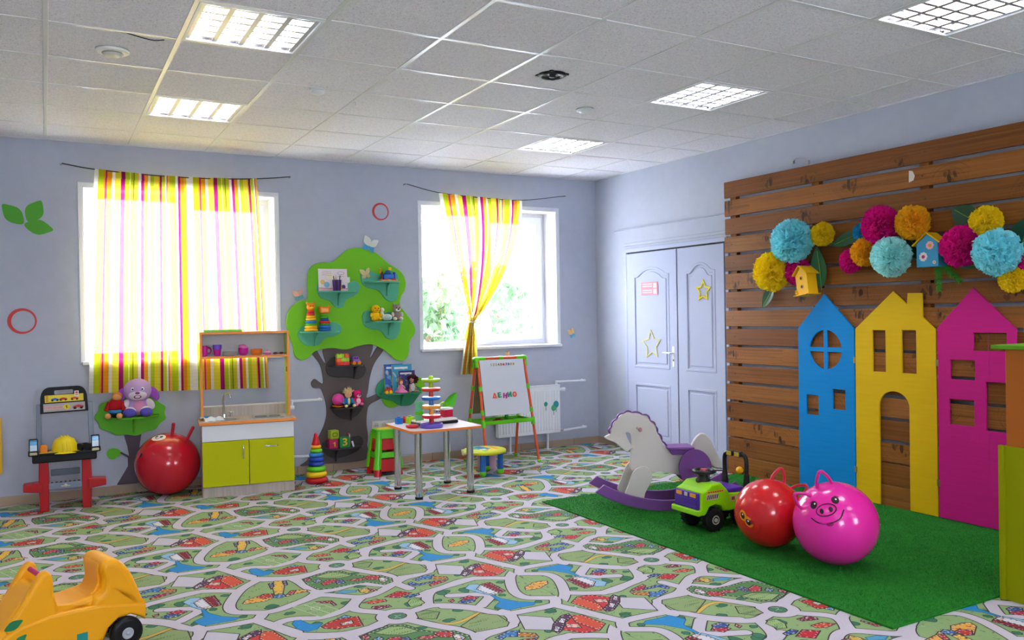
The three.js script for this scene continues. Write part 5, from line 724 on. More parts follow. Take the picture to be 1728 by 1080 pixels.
// ---------------------------------------------------------------- things on the big tree's shelves
t = thing('picture_book', 'pale pink picture book leaning upright on the upper left tree shelf', 'book', [-2.955, SY(1.655), 0.052]); t.rotation.x = -0.09;
part(t, 'cover', rbox(0.27, 0.205, 0.012, 0.002, -0.005, 0.1025, 0.003), print(512, 384, (g, w, h) => { g.fillStyle = '#f2e2e6'; g.fillRect(0, 0, w, h); g.fillStyle = '#e8b6c6'; g.fillRect(0, h * 0.86, w, h * 0.14); for (const [x, y, r, c] of [[70, 230, 42, '#f0c468'], [140, 275, 50, '#8cc0d8'], [390, 315, 46, '#f2b440'], [440, 310, 34, '#4a3a80'], [200, 130, 60, '#f4ead0']]) { g.fillStyle = c; g.beginPath(); g.arc(x, y, r, 0, 7); g.fill(); } g.strokeStyle = '#c48ca4'; g.lineWidth = 5; for (const y of [50, 80, 110]) { g.beginPath(); g.moveTo(60, y); g.bezierCurveTo(140, y - 20, 160, y + 20, 230, y); g.stroke(); } g.strokeStyle = '#8a88a4'; g.beginPath(); g.ellipse(400, 75, 60, 26, 0, 0, 7); g.stroke(); g.strokeStyle = '#d86a7c'; g.beginPath(); g.moveTo(340, 130); g.lineTo(450, 128); g.stroke(); g.strokeStyle = '#d87f4c'; g.lineWidth = 9; g.beginPath(); g.moveTo(0, 330); g.lineTo(w, 345); g.stroke(); }));
part(t, 'pages', rbox(0.262, 0.197, 0.008, 0.001, -0.003, 0.1, -0.007), P.white);
t = thing('notebook', 'white booklet sticking out behind the pale pink picture book', 'book', [-2.93, SY(1.655), 0.0365]); t.rotation.x = -0.05; part(t, 'cover', rbox(0.27, 0.19, 0.006, 0.001, 0, 0.096, 0), mat('#e8efe0', 0.5)); part(t, 'pages', rbox(0.26, 0.184, 0.003, 0.001, 0.004, 0.094, -0.004), P.white);
t = thing('pencil_cup', 'dark purple striped pencil cup in front of the picture book', 'pencil cup', [-2.945, SY(1.655), 0.118]);
part(t, 'cup', lathe([[0, 0.002], [0.034, 0], [0.042, 0.1], [0.038, 0.1], [0.031, 0.006], [0, 0.005]], 28), print(256, 64, (g, w, h) => { g.fillStyle = '#3a2260'; g.fillRect(0, 0, w, h); for (let k = 0; k < 16; k++) { g.strokeStyle = ['#7a3c9c', '#2a2a4c', '#a0588c', '#4c3c90'][k % 4]; g.lineWidth = 5; g.beginPath(); g.moveTo(k * 18 - 8, 0); g.lineTo(k * 18 + 12, h); g.stroke(); } }));
for (const [x, z, h, c] of [[-0.02, 0.0, 0.135, '#3a3048'], [0.018, 0.005, 0.14, '#2c2440'], [0.0, -0.015, 0.15, '#d8d4c0'], [-0.01, 0.012, 0.125, '#c8a45c']]) part(t, 'pencil', rod([x * 0.6, 0.01, z * 0.6], [x * 1.6, h, z * 1.6], 0.004, 8), mat(c, 0.5));
t = thing('toy_castle', 'blue plastic toy boat on orange base on the upper right tree shelf', 'toy boat', [-2.445, SY(1.745), SZ]);
part(t, 'base', rbox(0.17, 0.016, 0.075, 0.006, 0, 0.008, 0), P.tan); part(t, 'red_strip', merge(rbox(0.04, 0.014, 0.078, 0.004, -0.03, 0.018, 0), rbox(0.04, 0.014, 0.078, 0.004, 0.045, 0.018, 0)), P.red); part(t, 'cabin', rbox(0.1, 0.05, 0.06, 0.014, 0, 0.045, 0), P.blue); part(t, 'roof', lathe([[0, 0.04], [0.02, 0.035], [0.035, 0.01], [0.036, 0], [0, 0]], 20).translate(0, 0.068, 0), plastic('#2a5a8c')); part(t, 'flag', rbox(0.028, 0.03, 0.006, 0.003, 0.02, 0.118, 0), P.yellow); for (const s of [-1, 1]) part(t, 'tower', merge(cyl(0.012, 0.014, 0.06, s * 0.062, 0.045, 0), sph(0.013, s * 0.062, 0.078, 0)), s < 0 ? plastic('#5c2c3c') : P.navy); part(t, 'little_figure', merge(cyl(0.007, 0.009, 0.03, -0.075, 0.09, 0.0), sph(0.009, -0.075, 0.112, 0)), P.orange);
function plushie(name, label, cat, p, m, o) {
  const g = thing(name, label, cat, p, o.turn ?? 0), s = o.s ?? 1, q = (r, x, y, z, a = 1, b = 1, c = 1) => sph(r * s, x * s, y * s, z * s, a, b, c, 20);
  part(g, 'body', q(0.045, 0, 0.045, 0, 1, 1.1, 0.85), o.body ?? m); const h = part(g, 'head', q(0.043, 0, 0.118, 0.006, 1, 0.95, 0.92), m);
  for (const k of [-1, 1]) { part(g, 'leg', q(0.02, k * 0.032, 0.02, 0.035, 1, 0.9, 1.3), o.foot ?? m); part(g, 'arm', q(0.016, k * 0.046, 0.06, 0.018, 0.9, 1.5, 0.9), o.arm ?? m); if (o.ear) part(h, 'ear', o.ear(k, s), o.earM ?? m); part(h, 'eye', q(0.0055, k * 0.016, 0.126, 0.043), M.black); }
  if (o.muzzle) part(h, 'muzzle', q(0.02, 0, 0.106, 0.036, 1.15, 0.85, 0.7), o.muzzle); if (o.nose) part(h, 'nose', q(o.noseR ?? 0.007, 0, o.noseY ?? 0.112, 0.052, 1.3, 0.8, 0.9), o.nose);
  if (o.extra) o.extra(g, h, s); return g;
}
const fur = (hex) => mat(hex, 0.95, { key: 'fur', sheen: 0.6, sheenColor: col(hex), sheenRoughness: 0.6 });
plushie('toy_duckling', 'yellow rubber duckling sitting at the left of the right tree shelf', 'toy duck', [-2.575, SY(1.372), SZ], fur('#f4c014'), { s: 0.96, noseR: 0.011, noseY: 0.108, nose: P.orange });
t = thing('toy_goose', 'white toy goose with orange beak in the middle of the right tree shelf', 'toy goose', [-2.475, SY(1.372), SZ], -0.5); part(t, 'body', sph(0.036, 0.012, 0.034, 0, 1.35, 0.9, 0.9, 20), plastic('#dce6e4')); part(t, 'neck', tube([[-0.015, 0.045, 0], [-0.035, 0.075, 0], [-0.03, 0.1, 0]], 0.014, 14, 10), plastic('#e8e4d8')); const gh = part(t, 'head', sph(0.019, -0.032, 0.106, 0, 1.1, 1, 1, 16), plastic('#ece6d6')); part(gh, 'beak', at(new THREE.ConeGeometry(0.009, 0.025, 12), -0.055, 0.1, 0.008, 0, 0, PI / 2 + 0.3), P.orange); part(gh, 'eye', sph(0.003, -0.042, 0.112, 0.015), M.black); part(t, 'wing', sph(0.026, 0.02, 0.036, 0.024, 1.3, 0.8, 0.4, 16), plastic('#b8d0d0'));
plushie('plush_dog', 'grey and white plush husky at the right of the right tree shelf', 'plush toy', [-2.365, SY(1.372), SZ], fur('#9a8c84'), { s: 0.98, body: fur('#8a7c78'), foot: fur('#d8ccb8'), arm: fur('#d0c4b0'), ear: (k, s) => at(new THREE.ConeGeometry(0.015 * s, 0.035 * s, 12), k * 0.031 * s, 0.162 * s, 0, 0, 0, -k * 0.35), muzzle: fur('#ece8e4'), nose: M.black, noseR: 0.009, extra: (g, h, s) => part(h, 'face_mask', sph(0.036 * s, 0, 0.116 * s, 0.016 * s, 0.85, 0.95, 0.82, 18), fur('#e8e4e0')) });
// trunk shelves
t = thing('block_castle', 'lime and red toy building blocks stuck together on the top trunk shelf', 'blocks', [-2.905, SY(0.975), SZ]);
for (const [x, y, w, c] of [[-0.025, 0, 0.06, '#e03024'], [0.035, 0, 0.06, '#d82c2c'], [-0.035, 0.033, 0.04, '#f06a24'], [0.01, 0.033, 0.05, '#a4d01c'], [0.048, 0.033, 0.03, '#9ccc18'], [-0.03, 0.066, 0.05, '#a8d420'], [0.005, 0.066, 0.02, '#b0d828'], [0.042, 0.066, 0.04, '#f0642c']]) part(t, 'block', studs(w - 0.001, 0.032, 0.05, 2, 2).translate(x, y, 0), plastic(c));
t = thing('toy_car', 'small purple toy car with orange wheels on the top trunk shelf', 'toy car', [-2.775, SY(0.975), 0.105], 0.1); part(t, 'body', rbox(0.075, 0.032, 0.04, 0.012, 0, 0.034, 0), plastic('#8a54c0')); const cb = part(t, 'cabin', rbox(0.056, 0.03, 0.036, 0.012, -0.002, 0.06, 0), plastic('#9a68cc')); part(cb, 'window', merge(rbox(0.016, 0.014, 0.002, 0.002, -0.015, 0.062, 0.0185), rbox(0.016, 0.014, 0.002, 0.002, 0.008, 0.062, 0.0185)), mat('#3a2a5c', 0.3)); for (const x of [-0.025, 0.025]) for (const z of [-0.018, 0.018]) part(t, 'wheel', at(cyl(0.017, 0.017, 0.014), x, 0.017, z, PI / 2), P.orange);
t = thing('toy_saucer', 'orange toy saucer under the pink ball on the middle trunk shelf', 'saucer', [-2.945, SY(0.59), 0.095]); part(t, 'saucer', lathe([[0, 0], [0.03, 0], [0.055, 0.014], [0.058, 0.018], [0.05, 0.016], [0.028, 0.006], [0, 0.006]], 32), P.orange); part(t, 'foot', cyl(0.03, 0.03, 0.006, 0, 0.003, 0), P.orange);
t = thing('pink_ball', 'shiny pink dotted toy ball on the orange saucer', 'ball', [-2.945, SY(0.606), 0.092]); part(t, 'ball', sph(0.056, 0, 0.055, 0, 1, 0.98, 1, 28), plastic('#e03c98')); for (let k = 0; k < 9; k++) part(t, 'dot', sph(0.005, 0.012 + (k % 3) * 0.013, 0.035 + Math.floor(k / 3) * 0.016, 0.052 - (k % 3) * 0.006, 1, 1, 0.5, 8), plastic('#8a6ac0'));
t = thing('fabric_doll', 'blond fabric doll in a blue jacket on the middle trunk shelf', 'doll', [-2.855, SY(0.59), 0.105]);
{
  const skin = mat('#e8b088', 0.7), jk = mat('#2a86b8', 0.8), hair = mat('#d8c28c', 0.8); part(t, 'body', sph(0.04, 0, 0.05, 0, 0.95, 1.05, 0.75, 18), jk); part(t, 'shirt_front', sph(0.02, 0, 0.055, 0.02, 0.7, 1.6, 0.7, 14), mat('#e0c878', 0.7)); const hd = part(t, 'head', sph(0.034, 0, 0.118, 0.004, 0.95, 1.05, 0.95, 20), skin); for (const s of [-1, 1]) { part(t, 'arm', rod([s * 0.03, 0.075, 0.005], [s * 0.052, 0.03, 0.02], 0.013), jk); const lg = part(t, 'leg', rod([s * 0.018, 0.022, 0.005], [s * 0.034, 0.014, 0.05], 0.014), mat('#20202a', 0.8)); part(lg, 'shoe', sph(0.015, s * 0.038, 0.015, 0.06, 1, 0.9, 1.3), mat('#ead8a8', 0.6)); part(hd, 'eye', sph(0.003, s * 0.011, 0.118, 0.035), M.black); }
  const tufts = []; seed = 9; for (let k = 0; k < 60; k++) { const a = rr(0, 6.28), e = rr(0.15, 1.4), d = V3(Math.cos(a) * Math.cos(e), Math.sin(e), Math.sin(a) * Math.cos(e) - 0.25).normalize(); const c = new THREE.ConeGeometry(0.006, rr(0.03, 0.05), 5).translate(0, 0.015, 0); c.applyQuaternion(new THREE.Quaternion().setFromUnitVectors(V3(0, 1, 0), d)); tufts.push(c.translate(d.x * 0.03, 0.124 + d.y * 0.03, d.z * 0.03)); } part(hd, 'hair', merge(tufts), hair);
}
plushie('plush_bear', 'small magenta plush bear at the right of the middle trunk shelf', 'plush toy', [-2.765, SY(0.59), 0.09], fur('#d81c6c'), { s: 0.92, turn: 0.2, body: fur('#c81860'), ear: (k, s) => sph(0.013 * s, k * 0.034 * s, 0.152 * s, 0, 1, 1, 0.6, 12), muzzle: fur('#f0d0d8'), nose: M.black, foot: fur('#e0709c'), extra: (g, h, s) => part(g, 'belly', sph(0.028 * s, 0, 0.05 * s, 0.024 * s, 1, 1.2, 0.6, 14), fur('#eab0c0')) });
const letterCube = (label, x, y, z, s, m, ch, cm, turn) => { const g = thing('letter_block', label, 'block', [x, y, z], turn, 'number blocks on the lowest trunk shelf'); part(g, 'cube', rbox(s, s, s, 0.006, 0, s / 2, 0), m); if (ch) part(g, 'numeral', ch, cm); return g; };
const font2 = await new FontLoader().loadAsync('fonts/droid/droid_sans_bold.typeface.json');
const num = (d, s, px, sz) => new TextGeometry(d, { font: font2, size: sz, depth: 0.003, curveSegments: 5 }).translate(px, s * 0.22, s / 2 - 0.0005);
letterCube('magenta number block with a yellow 1', -3.005, SY(0.222), 0.09, 0.086, plastic('#b01858', 0.5), num('1', 0.086, -0.008, 0.042), P.yellow, -0.05);
letterCube('green number block with a yellow 3', -2.9, SY(0.222), 0.085, 0.096, plastic('#188a48', 0.5), num('3', 0.096, -0.026, 0.066), P.yellow, -0.02);
letterCube('lime toy block balanced on the magenta number block', -2.995, SY(0.308), 0.085, 0.078, plastic('#a8bc2c', 0.5), ex(holed(rrect(0.05, 0.04, 0.012, 0, 0.04), [new THREE.Path(rrect(0.032, 0.022, 0.008, 0, 0.04).getPoints())]), 0.002).translate(0, 0, 0.0385), plastic('#6c8a1c'), 0.12);
t = thing('story_book', 'thin brick-red book standing behind the green number block', 'book', [-2.845, SY(0.222), 0.055]); part(t, 'cover', rbox(0.014, 0.12, 0.08, 0.002, 0, 0.06, 0), mat('#b4685c', 0.6)); part(t, 'pages', rbox(0.008, 0.112, 0.076, 0.001, 0, 0.06, 0.003), P.white);
t = thing('white_toy', 'tiny white toy standing at the right end of the lowest trunk shelf', 'toy', [-2.815, SY(0.222), 0.12]); part(t, 'body', at(rbox(0.016, 0.045, 0.012, 0.004, 0, 0.0225, 0), 0, 0, 0, 0, 0, 0.3), P.white); part(t, 'tip', sph(0.009, -0.014, 0.046, 0), P.white);
// side shelf
for (const [x, w, h, th, tilt, c, l, z] of [[-2.47, 0.19, 0.27, 0.014, -0.12, '#2a5aa8', 'tall blue book at the back of the side branch shelf', 0.042], [-2.40, 0.2, 0.265, 0.012, -0.1, '#3f9cc0', 'turquoise picture book leaning on the side branch shelf', 0.062], [-2.35, 0.17, 0.205, 0.012, -0.08, '#3a3c78', 'dark blue illustrated book in front on the side branch shelf', 0.084]]) {
  const g = thing('story_book', l, 'book', [x + w / 2, SY(0.69), z]); g.rotation.x = tilt; part(g, 'cover', rbox(w, h, th, 0.002, 0, h / 2, 0), print(128, 160, (q, a, b) => { q.fillStyle = c; q.fillRect(0, 0, a, b); for (let k = 0; k < 16; k++) { q.fillStyle = ['#6cc4d8', '#e0d8c8', '#5a9a6c', '#c0705c', '#f0e0a0'][k % 5]; q.globalAlpha = 0.55; q.beginPath(); q.ellipse(rr(10, a - 10), rr(20, b), rr(6, 22), rr(4, 14), rr(0, 3), 0, 7); q.fill(); } q.globalAlpha = 0.9; q.fillStyle = '#f0ece8'; q.fillRect(14, 14, a - 40, 12); })); part(g, 'pages', rbox(0.003, h * 0.97, th * 0.7, 0.001, -w / 2 - 0.0005, h / 2, 0), mat('#eac8a0', 0.7));
}
t = thing('red_toy_car', 'tiny red toy car with yellow wheels at the left of the side branch shelf', 'toy car', [-2.475, SY(0.69), 0.135]); part(t, 'body', rbox(0.07, 0.03, 0.03, 0.008, 0, 0.03, 0), P.red); part(t, 'cabin', rbox(0.03, 0.022, 0.026, 0.006, 0.005, 0.052, 0), plastic('#a01828')); for (const x of [-0.02, 0.02]) for (const z of [-0.014, 0.014]) part(t, 'wheel', at(cyl(0.016, 0.016, 0.01), x, 0.016, z, PI / 2), P.yellow);
t = thing('princess_doll', 'doll in a spreading pink dress on the side branch shelf', 'doll', [-2.345, SY(0.69), 0.128]); part(t, 'dress', lathe([[0, 0.0], [0.062, 0.0], [0.06, 0.012], [0.035, 0.03], [0.018, 0.05], [0.02, 0.075], [0, 0.08]], 26), mat('#e27ab4', 0.6)); const ph = part(t, 'head', sph(0.019, 0, 0.098, 0.002, 0.95, 1.1, 0.95, 16), mat('#e8b090', 0.6)); part(ph, 'hair', sph(0.023, 0, 0.104, -0.006, 1.05, 1.1, 0.95, 16), mat('#b85a2c', 0.7)); for (const s of [-1, 1]) part(t, 'arm', rod([s * 0.016, 0.072, 0], [s * 0.036, 0.04, 0.012], 0.006), mat('#e8b090', 0.6));
t = thing('curly_doll', 'doll with big dark red curly hair sitting on the side branch shelf', 'doll', [-2.225, SY(0.69), 0.11]);
{ part(t, 'body', lathe([[0, 0.01], [0.024, 0.012], [0.026, 0.05], [0.016, 0.085], [0, 0.09]], 20), mat('#d4d4d8', 0.7)); const hd = part(t, 'head', sph(0.022, -0.006, 0.112, 0.006, 0.95, 1.1, 0.95, 16), mat('#c88a70', 0.6)); const cl = []; seed = 21; for (let k = 0; k < 70; k++) { const d = V3(rr(-0.5, 1), rr(-0.7, 1), rr(-1, 0.4)).normalize(); cl.push(at(torus(0.012, 0.0045, 10, 5), 0.01 + d.x * rr(0.025, 0.055), 0.122 + d.y * rr(0.02, 0.045), d.z * 0.03, rr(0, 3), rr(0, 3), 0)); } part(hd, 'curly_hair', merge(cl), mat('#4c1a28', 0.6)); for (const s of [-1, 1]) { part(t, 'leg', rod([s * 0.014, 0.014, 0.01], [s * 0.045, 0.01, 0.045], 0.009), mat('#d09a80', 0.6)); part(t, 'arm', rod([s * 0.02, 0.075, 0], [s * 0.03, 0.03, 0.02], 0.007), mat('#c88a70', 0.6)); } }

// ---------------------------------------------------------------- plush toys on the small tree shelf (plain, generic stand-ins)
{
  const SYs = 0.6375, li = fur('#b898c8'), pk = fur('#d890b4'), bl = fur('#5a50b0'), wh = fur('#dccfd8'), vi = fur('#9a50b4');
  t = thing('plush_toy', 'large lilac plush toy with floppy purple ears sitting on the small tree shelf', 'plush toy', [-4.625, SYs, 0.115], -0.1);
  part(t, 'body', sph(0.085, 0, 0.085, -0.01, 1.15, 0.95, 0.85, 26), li); part(t, 'belly', sph(0.05, 0.01, 0.08, 0.045, 0.9, 1.1, 0.6, 18), pk);
  const hd = part(t, 'head', sph(0.098, 0, 0.21, 0.0, 1.08, 0.98, 0.92, 28), li); part(hd, 'muzzle', sph(0.055, 0, 0.178, 0.06, 1.25, 0.8, 0.75, 22), wh); part(hd, 'nose', sph(0.013, 0, 0.196, 0.103, 1.4, 0.8, 0.7), mat('#8a4a68', 0.6)); part(hd, 'smile', at(torus(0.02, 0.004, 18, 6).scale(1.2, 0.6, 1), 0, 0.165, 0.098), mat('#8a3050', 0.6));
  for (const s of [-1, 1]) {
    part(hd, 'ear', at(sph(0.05, 0, 0, 0, 0.7, 1.25, 0.3, 18), s * 0.122, 0.178, 0, 0, 0, s * 0.45), vi);
    const e = part(hd, 'eye', sph(0.014, s * 0.036, 0.226, 0.078, 1, 1.15, 0.7), P.white); part(e, 'pupil', sph(0.007, s * 0.036, 0.225, 0.087), M.black);
    part(t, 'arm', at(sph(0.032, 0, 0, 0, 0.95, 1.5, 0.95, 18), s * 0.092, 0.098, 0.025, -0.3, 0, s * 0.5), wh);
    const f = part(t, 'leg', sph(0.045, s * 0.058, 0.044, 0.055, 1.05, 0.9, 0.95, 20), wh); part(f, 'foot', sph(0.044, s * 0.062, 0.038, 0.072, 1.1, 0.85, 0.85, 20), bl);
  }
  t = thing('rag_doll', 'rag doll in red shirt and black trousers leaning left of the lilac plush toy', 'doll', [-4.79, SYs, 0.125], -0.25); part(t, 'shirt', sph(0.05, 0, 0.095, 0, 1.15, 1.25, 0.75, 20), fur('#a8141c')); part(t, 'belt', lathe([[0.05, 0.04], [0.056, 0.05], [0.052, 0.066], [0.045, 0.06]], 24), fur('#2a7ab0')); part(t, 'trousers', sph(0.046, 0, 0.035, 0.005, 1.1, 0.8, 0.9, 18), fur('#1c1a22')); const rh = part(t, 'head', sph(0.035, 0.01, 0.165, -0.005, 1, 1, 0.95, 18), fur('#d89a58')); part(rh, 'hair', sph(0.036, 0.01, 0.175, -0.012, 1.05, 0.9, 0.95, 18), fur('#c07a38'));
  for (const s of [-1, 1]) { part(t, 'arm', rod([s * 0.045, 0.125, 0], [s * 0.068, 0.06, 0.02], 0.018), fur('#a8141c')); const l = part(t, 'leg', rod([s * 0.025, 0.03, 0.02], [s * 0.04, 0.018, 0.07], 0.018), fur('#1c1a22')); part(l, 'foot', sph(0.023, s * 0.043, 0.0225, 0.085), fur('#e0a060')); }
}

// ---------------------------------------------------------------- toy workbench
{
  const red = plastic('#b0121a', 0.4), gr = plastic('#76808f', 0.4), X0 = -5.16, Z0 = 0.39;
  t = thing('toy_workbench', 'red, grey and black plastic toy workbench against the left wall part', 'toy workbench', [X0, 0, Z0], -0.03);
  for (const s of [-1, 1]) {
    const l = part(t, 'leg', ex(outline([[-0.03, 0], [0.03, 0], [0.036, 0.25], [0.03, 0.395], [-0.03, 0.395], [-0.034, 0.25]]), 0.07, 0.008).translate(s * 0.142, 0, -0.035), red); part(l, 'side_tray', ex(outline([[0, 0.15], [s * 0.12, 0.165], [s * 0.12, 0.215], [0, 0.225]]), 0.12, 0.006).translate(s * 0.155, 0, -0.06), red);
    part(l, 'rear_leg', rbox(0.05, 0.39, 0.05, 0.008, s * 0.142, 0.195, -0.22), red);
    part(t, 'post', at(rbox(0.036, 0.37, 0.03, 0.006), s * (0.176 + (s > 0 ? 0.004 : 0)), 0.60, -0.2, -0.05, 0, s * 0.02), gr);
  }
  part(t, 'lower_shelf', merge(rbox(0.235, 0.05, 0.02, 0.006, 0, 0.185, 0.02), rbox(0.235, 0.015, 0.2, 0.004, 0, 0.17, -0.08), rbox(0.2, 0.05, 0.015, 0.005, 0.0, 0.262, -0.15)), gr);
  part(t, 'emblem', merge(sph(0.012, 0, 0.188, 0.031, 1, 1, 0.2), rbox(0.06, 0.008, 0.003, 0.001, 0, 0.183, 0.0305)), mat('#c8b8b0', 0.4)); for (let k = 0; k < 7; k++) part(t, 'tool_slot', rbox(0.014, 0.006, 0.02, 0.002, -0.09 + k * 0.03, 0.211, 0.0), M.black);
  part(t, 'bench_top', rbox(0.43, 0.06, 0.28, 0.012, 0.0, 0.3975, -0.09), M.black); part(t, 'bench_rim', merge(rbox(0.44, 0.02, 0.02, 0.006, 0, 0.43, 0.045), rbox(0.02, 0.02, 0.28, 0.006, -0.212, 0.43, -0.09), rbox(0.02, 0.02, 0.28, 0.006, 0.212, 0.43, -0.09)), M.black);
  const bp = part(t, 'back_panel', at(ex(holed((() => { const s = new THREE.Shape(); s.moveTo(-0.165, 0); s.lineTo(0.165, 0); s.lineTo(0.16, 0.12); s.quadraticCurveTo(0.15, 0.2, 0.09, 0.2); s.lineTo(-0.09, 0.2); s.quadraticCurveTo(-0.15, 0.2, -0.16, 0.12); s.closePath(); return s; })(), [new THREE.Path(rrect(0.13, 0.032, 0.01, 0, 0.158).getPoints())]), 0.02, 0.004), 0, 0.715, -0.2, 0, 0, 0.02), M.black);
  const decal = (w, h, y, f) => part(bp, 'decal', at(rbox(w, h, 0.004, 0.001, 0, 0, 0), 0, y, -0.179, 0, 0, 0.02), print(512, 128, f));
  decal(0.265, 0.055, 0.826, (g, w, h) => { g.fillStyle = '#e8cf3c'; g.fillRect(0, 0, w, h); g.fillStyle = '#c8302c'; for (let k = 0; k < 5; k++) g.fillRect(12, 12 + k * 22, 34, 10); for (const [x, c] of [[130, '#2a6ac0'], [240, '#c8342c'], [390, '#d85a2c']]) { g.fillStyle = c; g.beginPath(); g.moveTo(x - 55, 92); g.lineTo(x - 40, 62); g.lineTo(x + 5, 50); g.lineTo(x + 55, 70); g.lineTo(x + 60, 92); g.fill(); g.fillStyle = '#22201c'; for (const d of [-30, 34]) { g.beginPath(); g.arc(x + d, 95, 15, 0, 7); g.fill(); } } });
  decal(0.285, 0.062, 0.758, (g, w, h) => { g.fillStyle = '#b0a8a8'; g.fillRect(0, 0, w, h); g.fillStyle = '#e0b8b4'; g.fillRect(10, 40, 230, 52); g.strokeStyle = '#a8483c'; g.lineWidth = 5; for (let k = 0; k < 14; k++) { g.beginPath(); g.moveTo(18 + k * 16, 46); g.lineTo(18 + k * 16, 86); g.stroke(); } g.fillStyle = '#e8cc24'; g.beginPath(); g.arc(285, 64, 42, 0, 7); g.fill(); g.fillStyle = '#3a2c10'; g.font = 'bold 64px sans-serif'; g.fillText('1', 264, 88); g.fillStyle = '#c83a44'; g.beginPath(); g.moveTo(350, 88); g.lineTo(370, 60); g.lineTo(430, 40); g.lineTo(495, 66); g.lineTo(495, 90); g.fill(); g.fillStyle = '#201c1c'; for (const x of [385, 465]) { g.beginPath(); g.arc(x, 94, 20, 0, 7); g.fill(); } });
  part(bp, 'decal_flag', rbox(0.03, 0.045, 0.004, 0.002, 0.085, 0.857, -0.176), print(64, 96, (g, w, h) => { g.fillStyle = '#f0e4e0'; g.fillRect(0, 0, w, h); g.fillStyle = '#d0403c'; g.fillRect(14, 14, 36, 26); g.fillStyle = '#d8902c'; g.fillRect(14, 52, 36, 20); }));
  for (const [s, l] of [[-1, 'left'], [1, 'right']]) {
    const g = thing('toy_phone', `toy phone with blue screen in the holder at the ${l} end of the workbench`, 'toy phone', [X0 + s * 0.205, 0.428, Z0 + 0.05 - (s > 0 ? 0.0 : 0)], -0.03, 'toy phones on the workbench'); g.rotation.x = -0.15;
    part(g, 'case', rbox(0.058, 0.1, 0.014, 0.006, 0, 0.075, 0), M.black); part(g, 'screen', rbox(0.046, 0.08, 0.004, 0.002, 0, 0.075, 0.0065), print(64, 128, (q, w, h) => { q.fillStyle = '#5aa8d8'; q.fillRect(0, 0, w, h); q.fillStyle = '#b8d0e0'; q.fillRect(0, 60, w, 68); q.fillStyle = '#3a8cc8'; q.fillRect(0, 0, w, 20); }, 0.15)); part(g, 'holder', merge(rbox(0.07, 0.03, 0.05, 0.008, 0, 0.012, 0.0), rbox(0.012, 0.022, 0.03, 0.004, -0.028, 0.026, 0.018), rbox(0.012, 0.022, 0.03, 0.004, 0.028, 0.026, 0.018)), M.black); part(g, 'dock', rbox(0.05, 0.02, 0.012, 0.004, 0, 0.014, 0.026), plastic('#b8ac80'));
  }
  t = thing('toy_helmet', 'yellow toy hard hat on the workbench', 'helmet', [X0 + 0.0, 0.4285, Z0 - 0.05], 0.15); part(t, 'shell', lathe([[0.0, 0.118], [0.03, 0.116], [0.07, 0.095], [0.09, 0.055], [0.096, 0.01], [0.09, 0.01], [0, 0.02]], 40).scale(0.95, 1, 1.12), plastic('#ecd012', 0.35)); part(t, 'brim', lathe([[0.09, 0.014], [0.115, 0.004], [0.117, 0.001], [0.09, 0.006]], 40).scale(0.98, 1, 1.18), plastic('#ecd012', 0.35)); for (const a of [-0.35, 0, 0.35]) part(t, 'ridge', at(tube([[0, 0.02, 0.105], [0, 0.08, 0.088], [0, 0.12, 0.02], [0, 0.12, -0.03], [0, 0.07, -0.095]], 0.006, 24, 8), a * 0.06, -0.006, 0, 0, a * 0.2, 0), plastic('#f0d61c', 0.35));
  t = thing('toy_vise', 'small orange toy vise beside the left toy phone', 'toy tool', [X0 - 0.14, 0.4285, Z0 + 0.0]); part(t, 'body', rbox(0.05, 0.05, 0.05, 0.008, 0, 0.035, 0), P.orange); part(t, 'foot', rbox(0.06, 0.014, 0.06, 0.004, 0, 0.007, 0), plastic('#d8b04c')); part(t, 'jaw', rbox(0.04, 0.02, 0.02, 0.005, 0, 0.06, 0.015), P.orange);
  t = thing('toy_goggles', 'black toy goggles beside the hard hat on the workbench', 'goggles', [X0 + 0.125, 0.4285, Z0 - 0.01], -0.3); for (const s of [-1, 1]) part(t, 'eyepiece', at(cyl(0.026, 0.03, 0.03, 0, 0, 0, 20), s * 0.028, 0.03, 0, PI / 2 - 0.2), M.black); part(t, 'strap', tube([[-0.05, 0.03, 0], [-0.06, 0.035, -0.04], [0, 0.045, -0.07], [0.06, 0.035, -0.04], [0.05, 0.03, 0]], 0.009, 24, 6), M.black); part(t, 'bridge', rbox(0.03, 0.014, 0.014, 0.005, 0, 0.04, 0.005), M.black);
}
t = thing('yellow_board', 'edge of a yellow wooden board at the left picture edge', 'board', [-5.74, 0.26, 0.001]); part(t, 'board', rbox(0.31, 0.42, 0.02, 0.003, 0, 0.21, 0.011), mat('#d8a01c', 0.45)); part(t, 'frame', ex(holed(rrect(0.32, 0.43, 0.006, 0, 0.21), [new THREE.Path(rrect(0.28, 0.39, 0.006, 0, 0.21).getPoints())]), 0.014, 0.002).translate(0, 0, 0.02), mat('#e0ac20', 0.45));

// ---------------------------------------------------------------- hopper balls
function fan(shape) {   // filled outline with inner rings, so that it can follow a ball
  const q = shape.getPoints(), c = q.reduce((a, v) => a.add(v), new THREE.Vector2()).divideScalar(q.length), pos = [], idx = [], N = 6;
  for (let k = 0; k <= N; k++) for (const v of q) pos.push(c.x + ((v.x - c.x) * k) / N, c.y + ((v.y - c.y) * k) / N, 0);
  for (let k = 0; k < N; k++) for (let i = 0; i < q.length; i++) { const j = (i + 1) % q.length, a = k * q.length + i, b = k * q.length + j, d = (k + 1) * q.length + i, e = (k + 1) * q.length + j; idx.push(a, d, e, a, e, b); }
  const g = new THREE.BufferGeometry(); g.setAttribute('position', new THREE.Float32BufferAttribute(pos, 3)); g.setAttribute('uv', new THREE.Float32BufferAttribute(new Float32Array((pos.length / 3) * 2), 2)); g.setIndex(idx); g.computeVertexNormals(); return g;
}
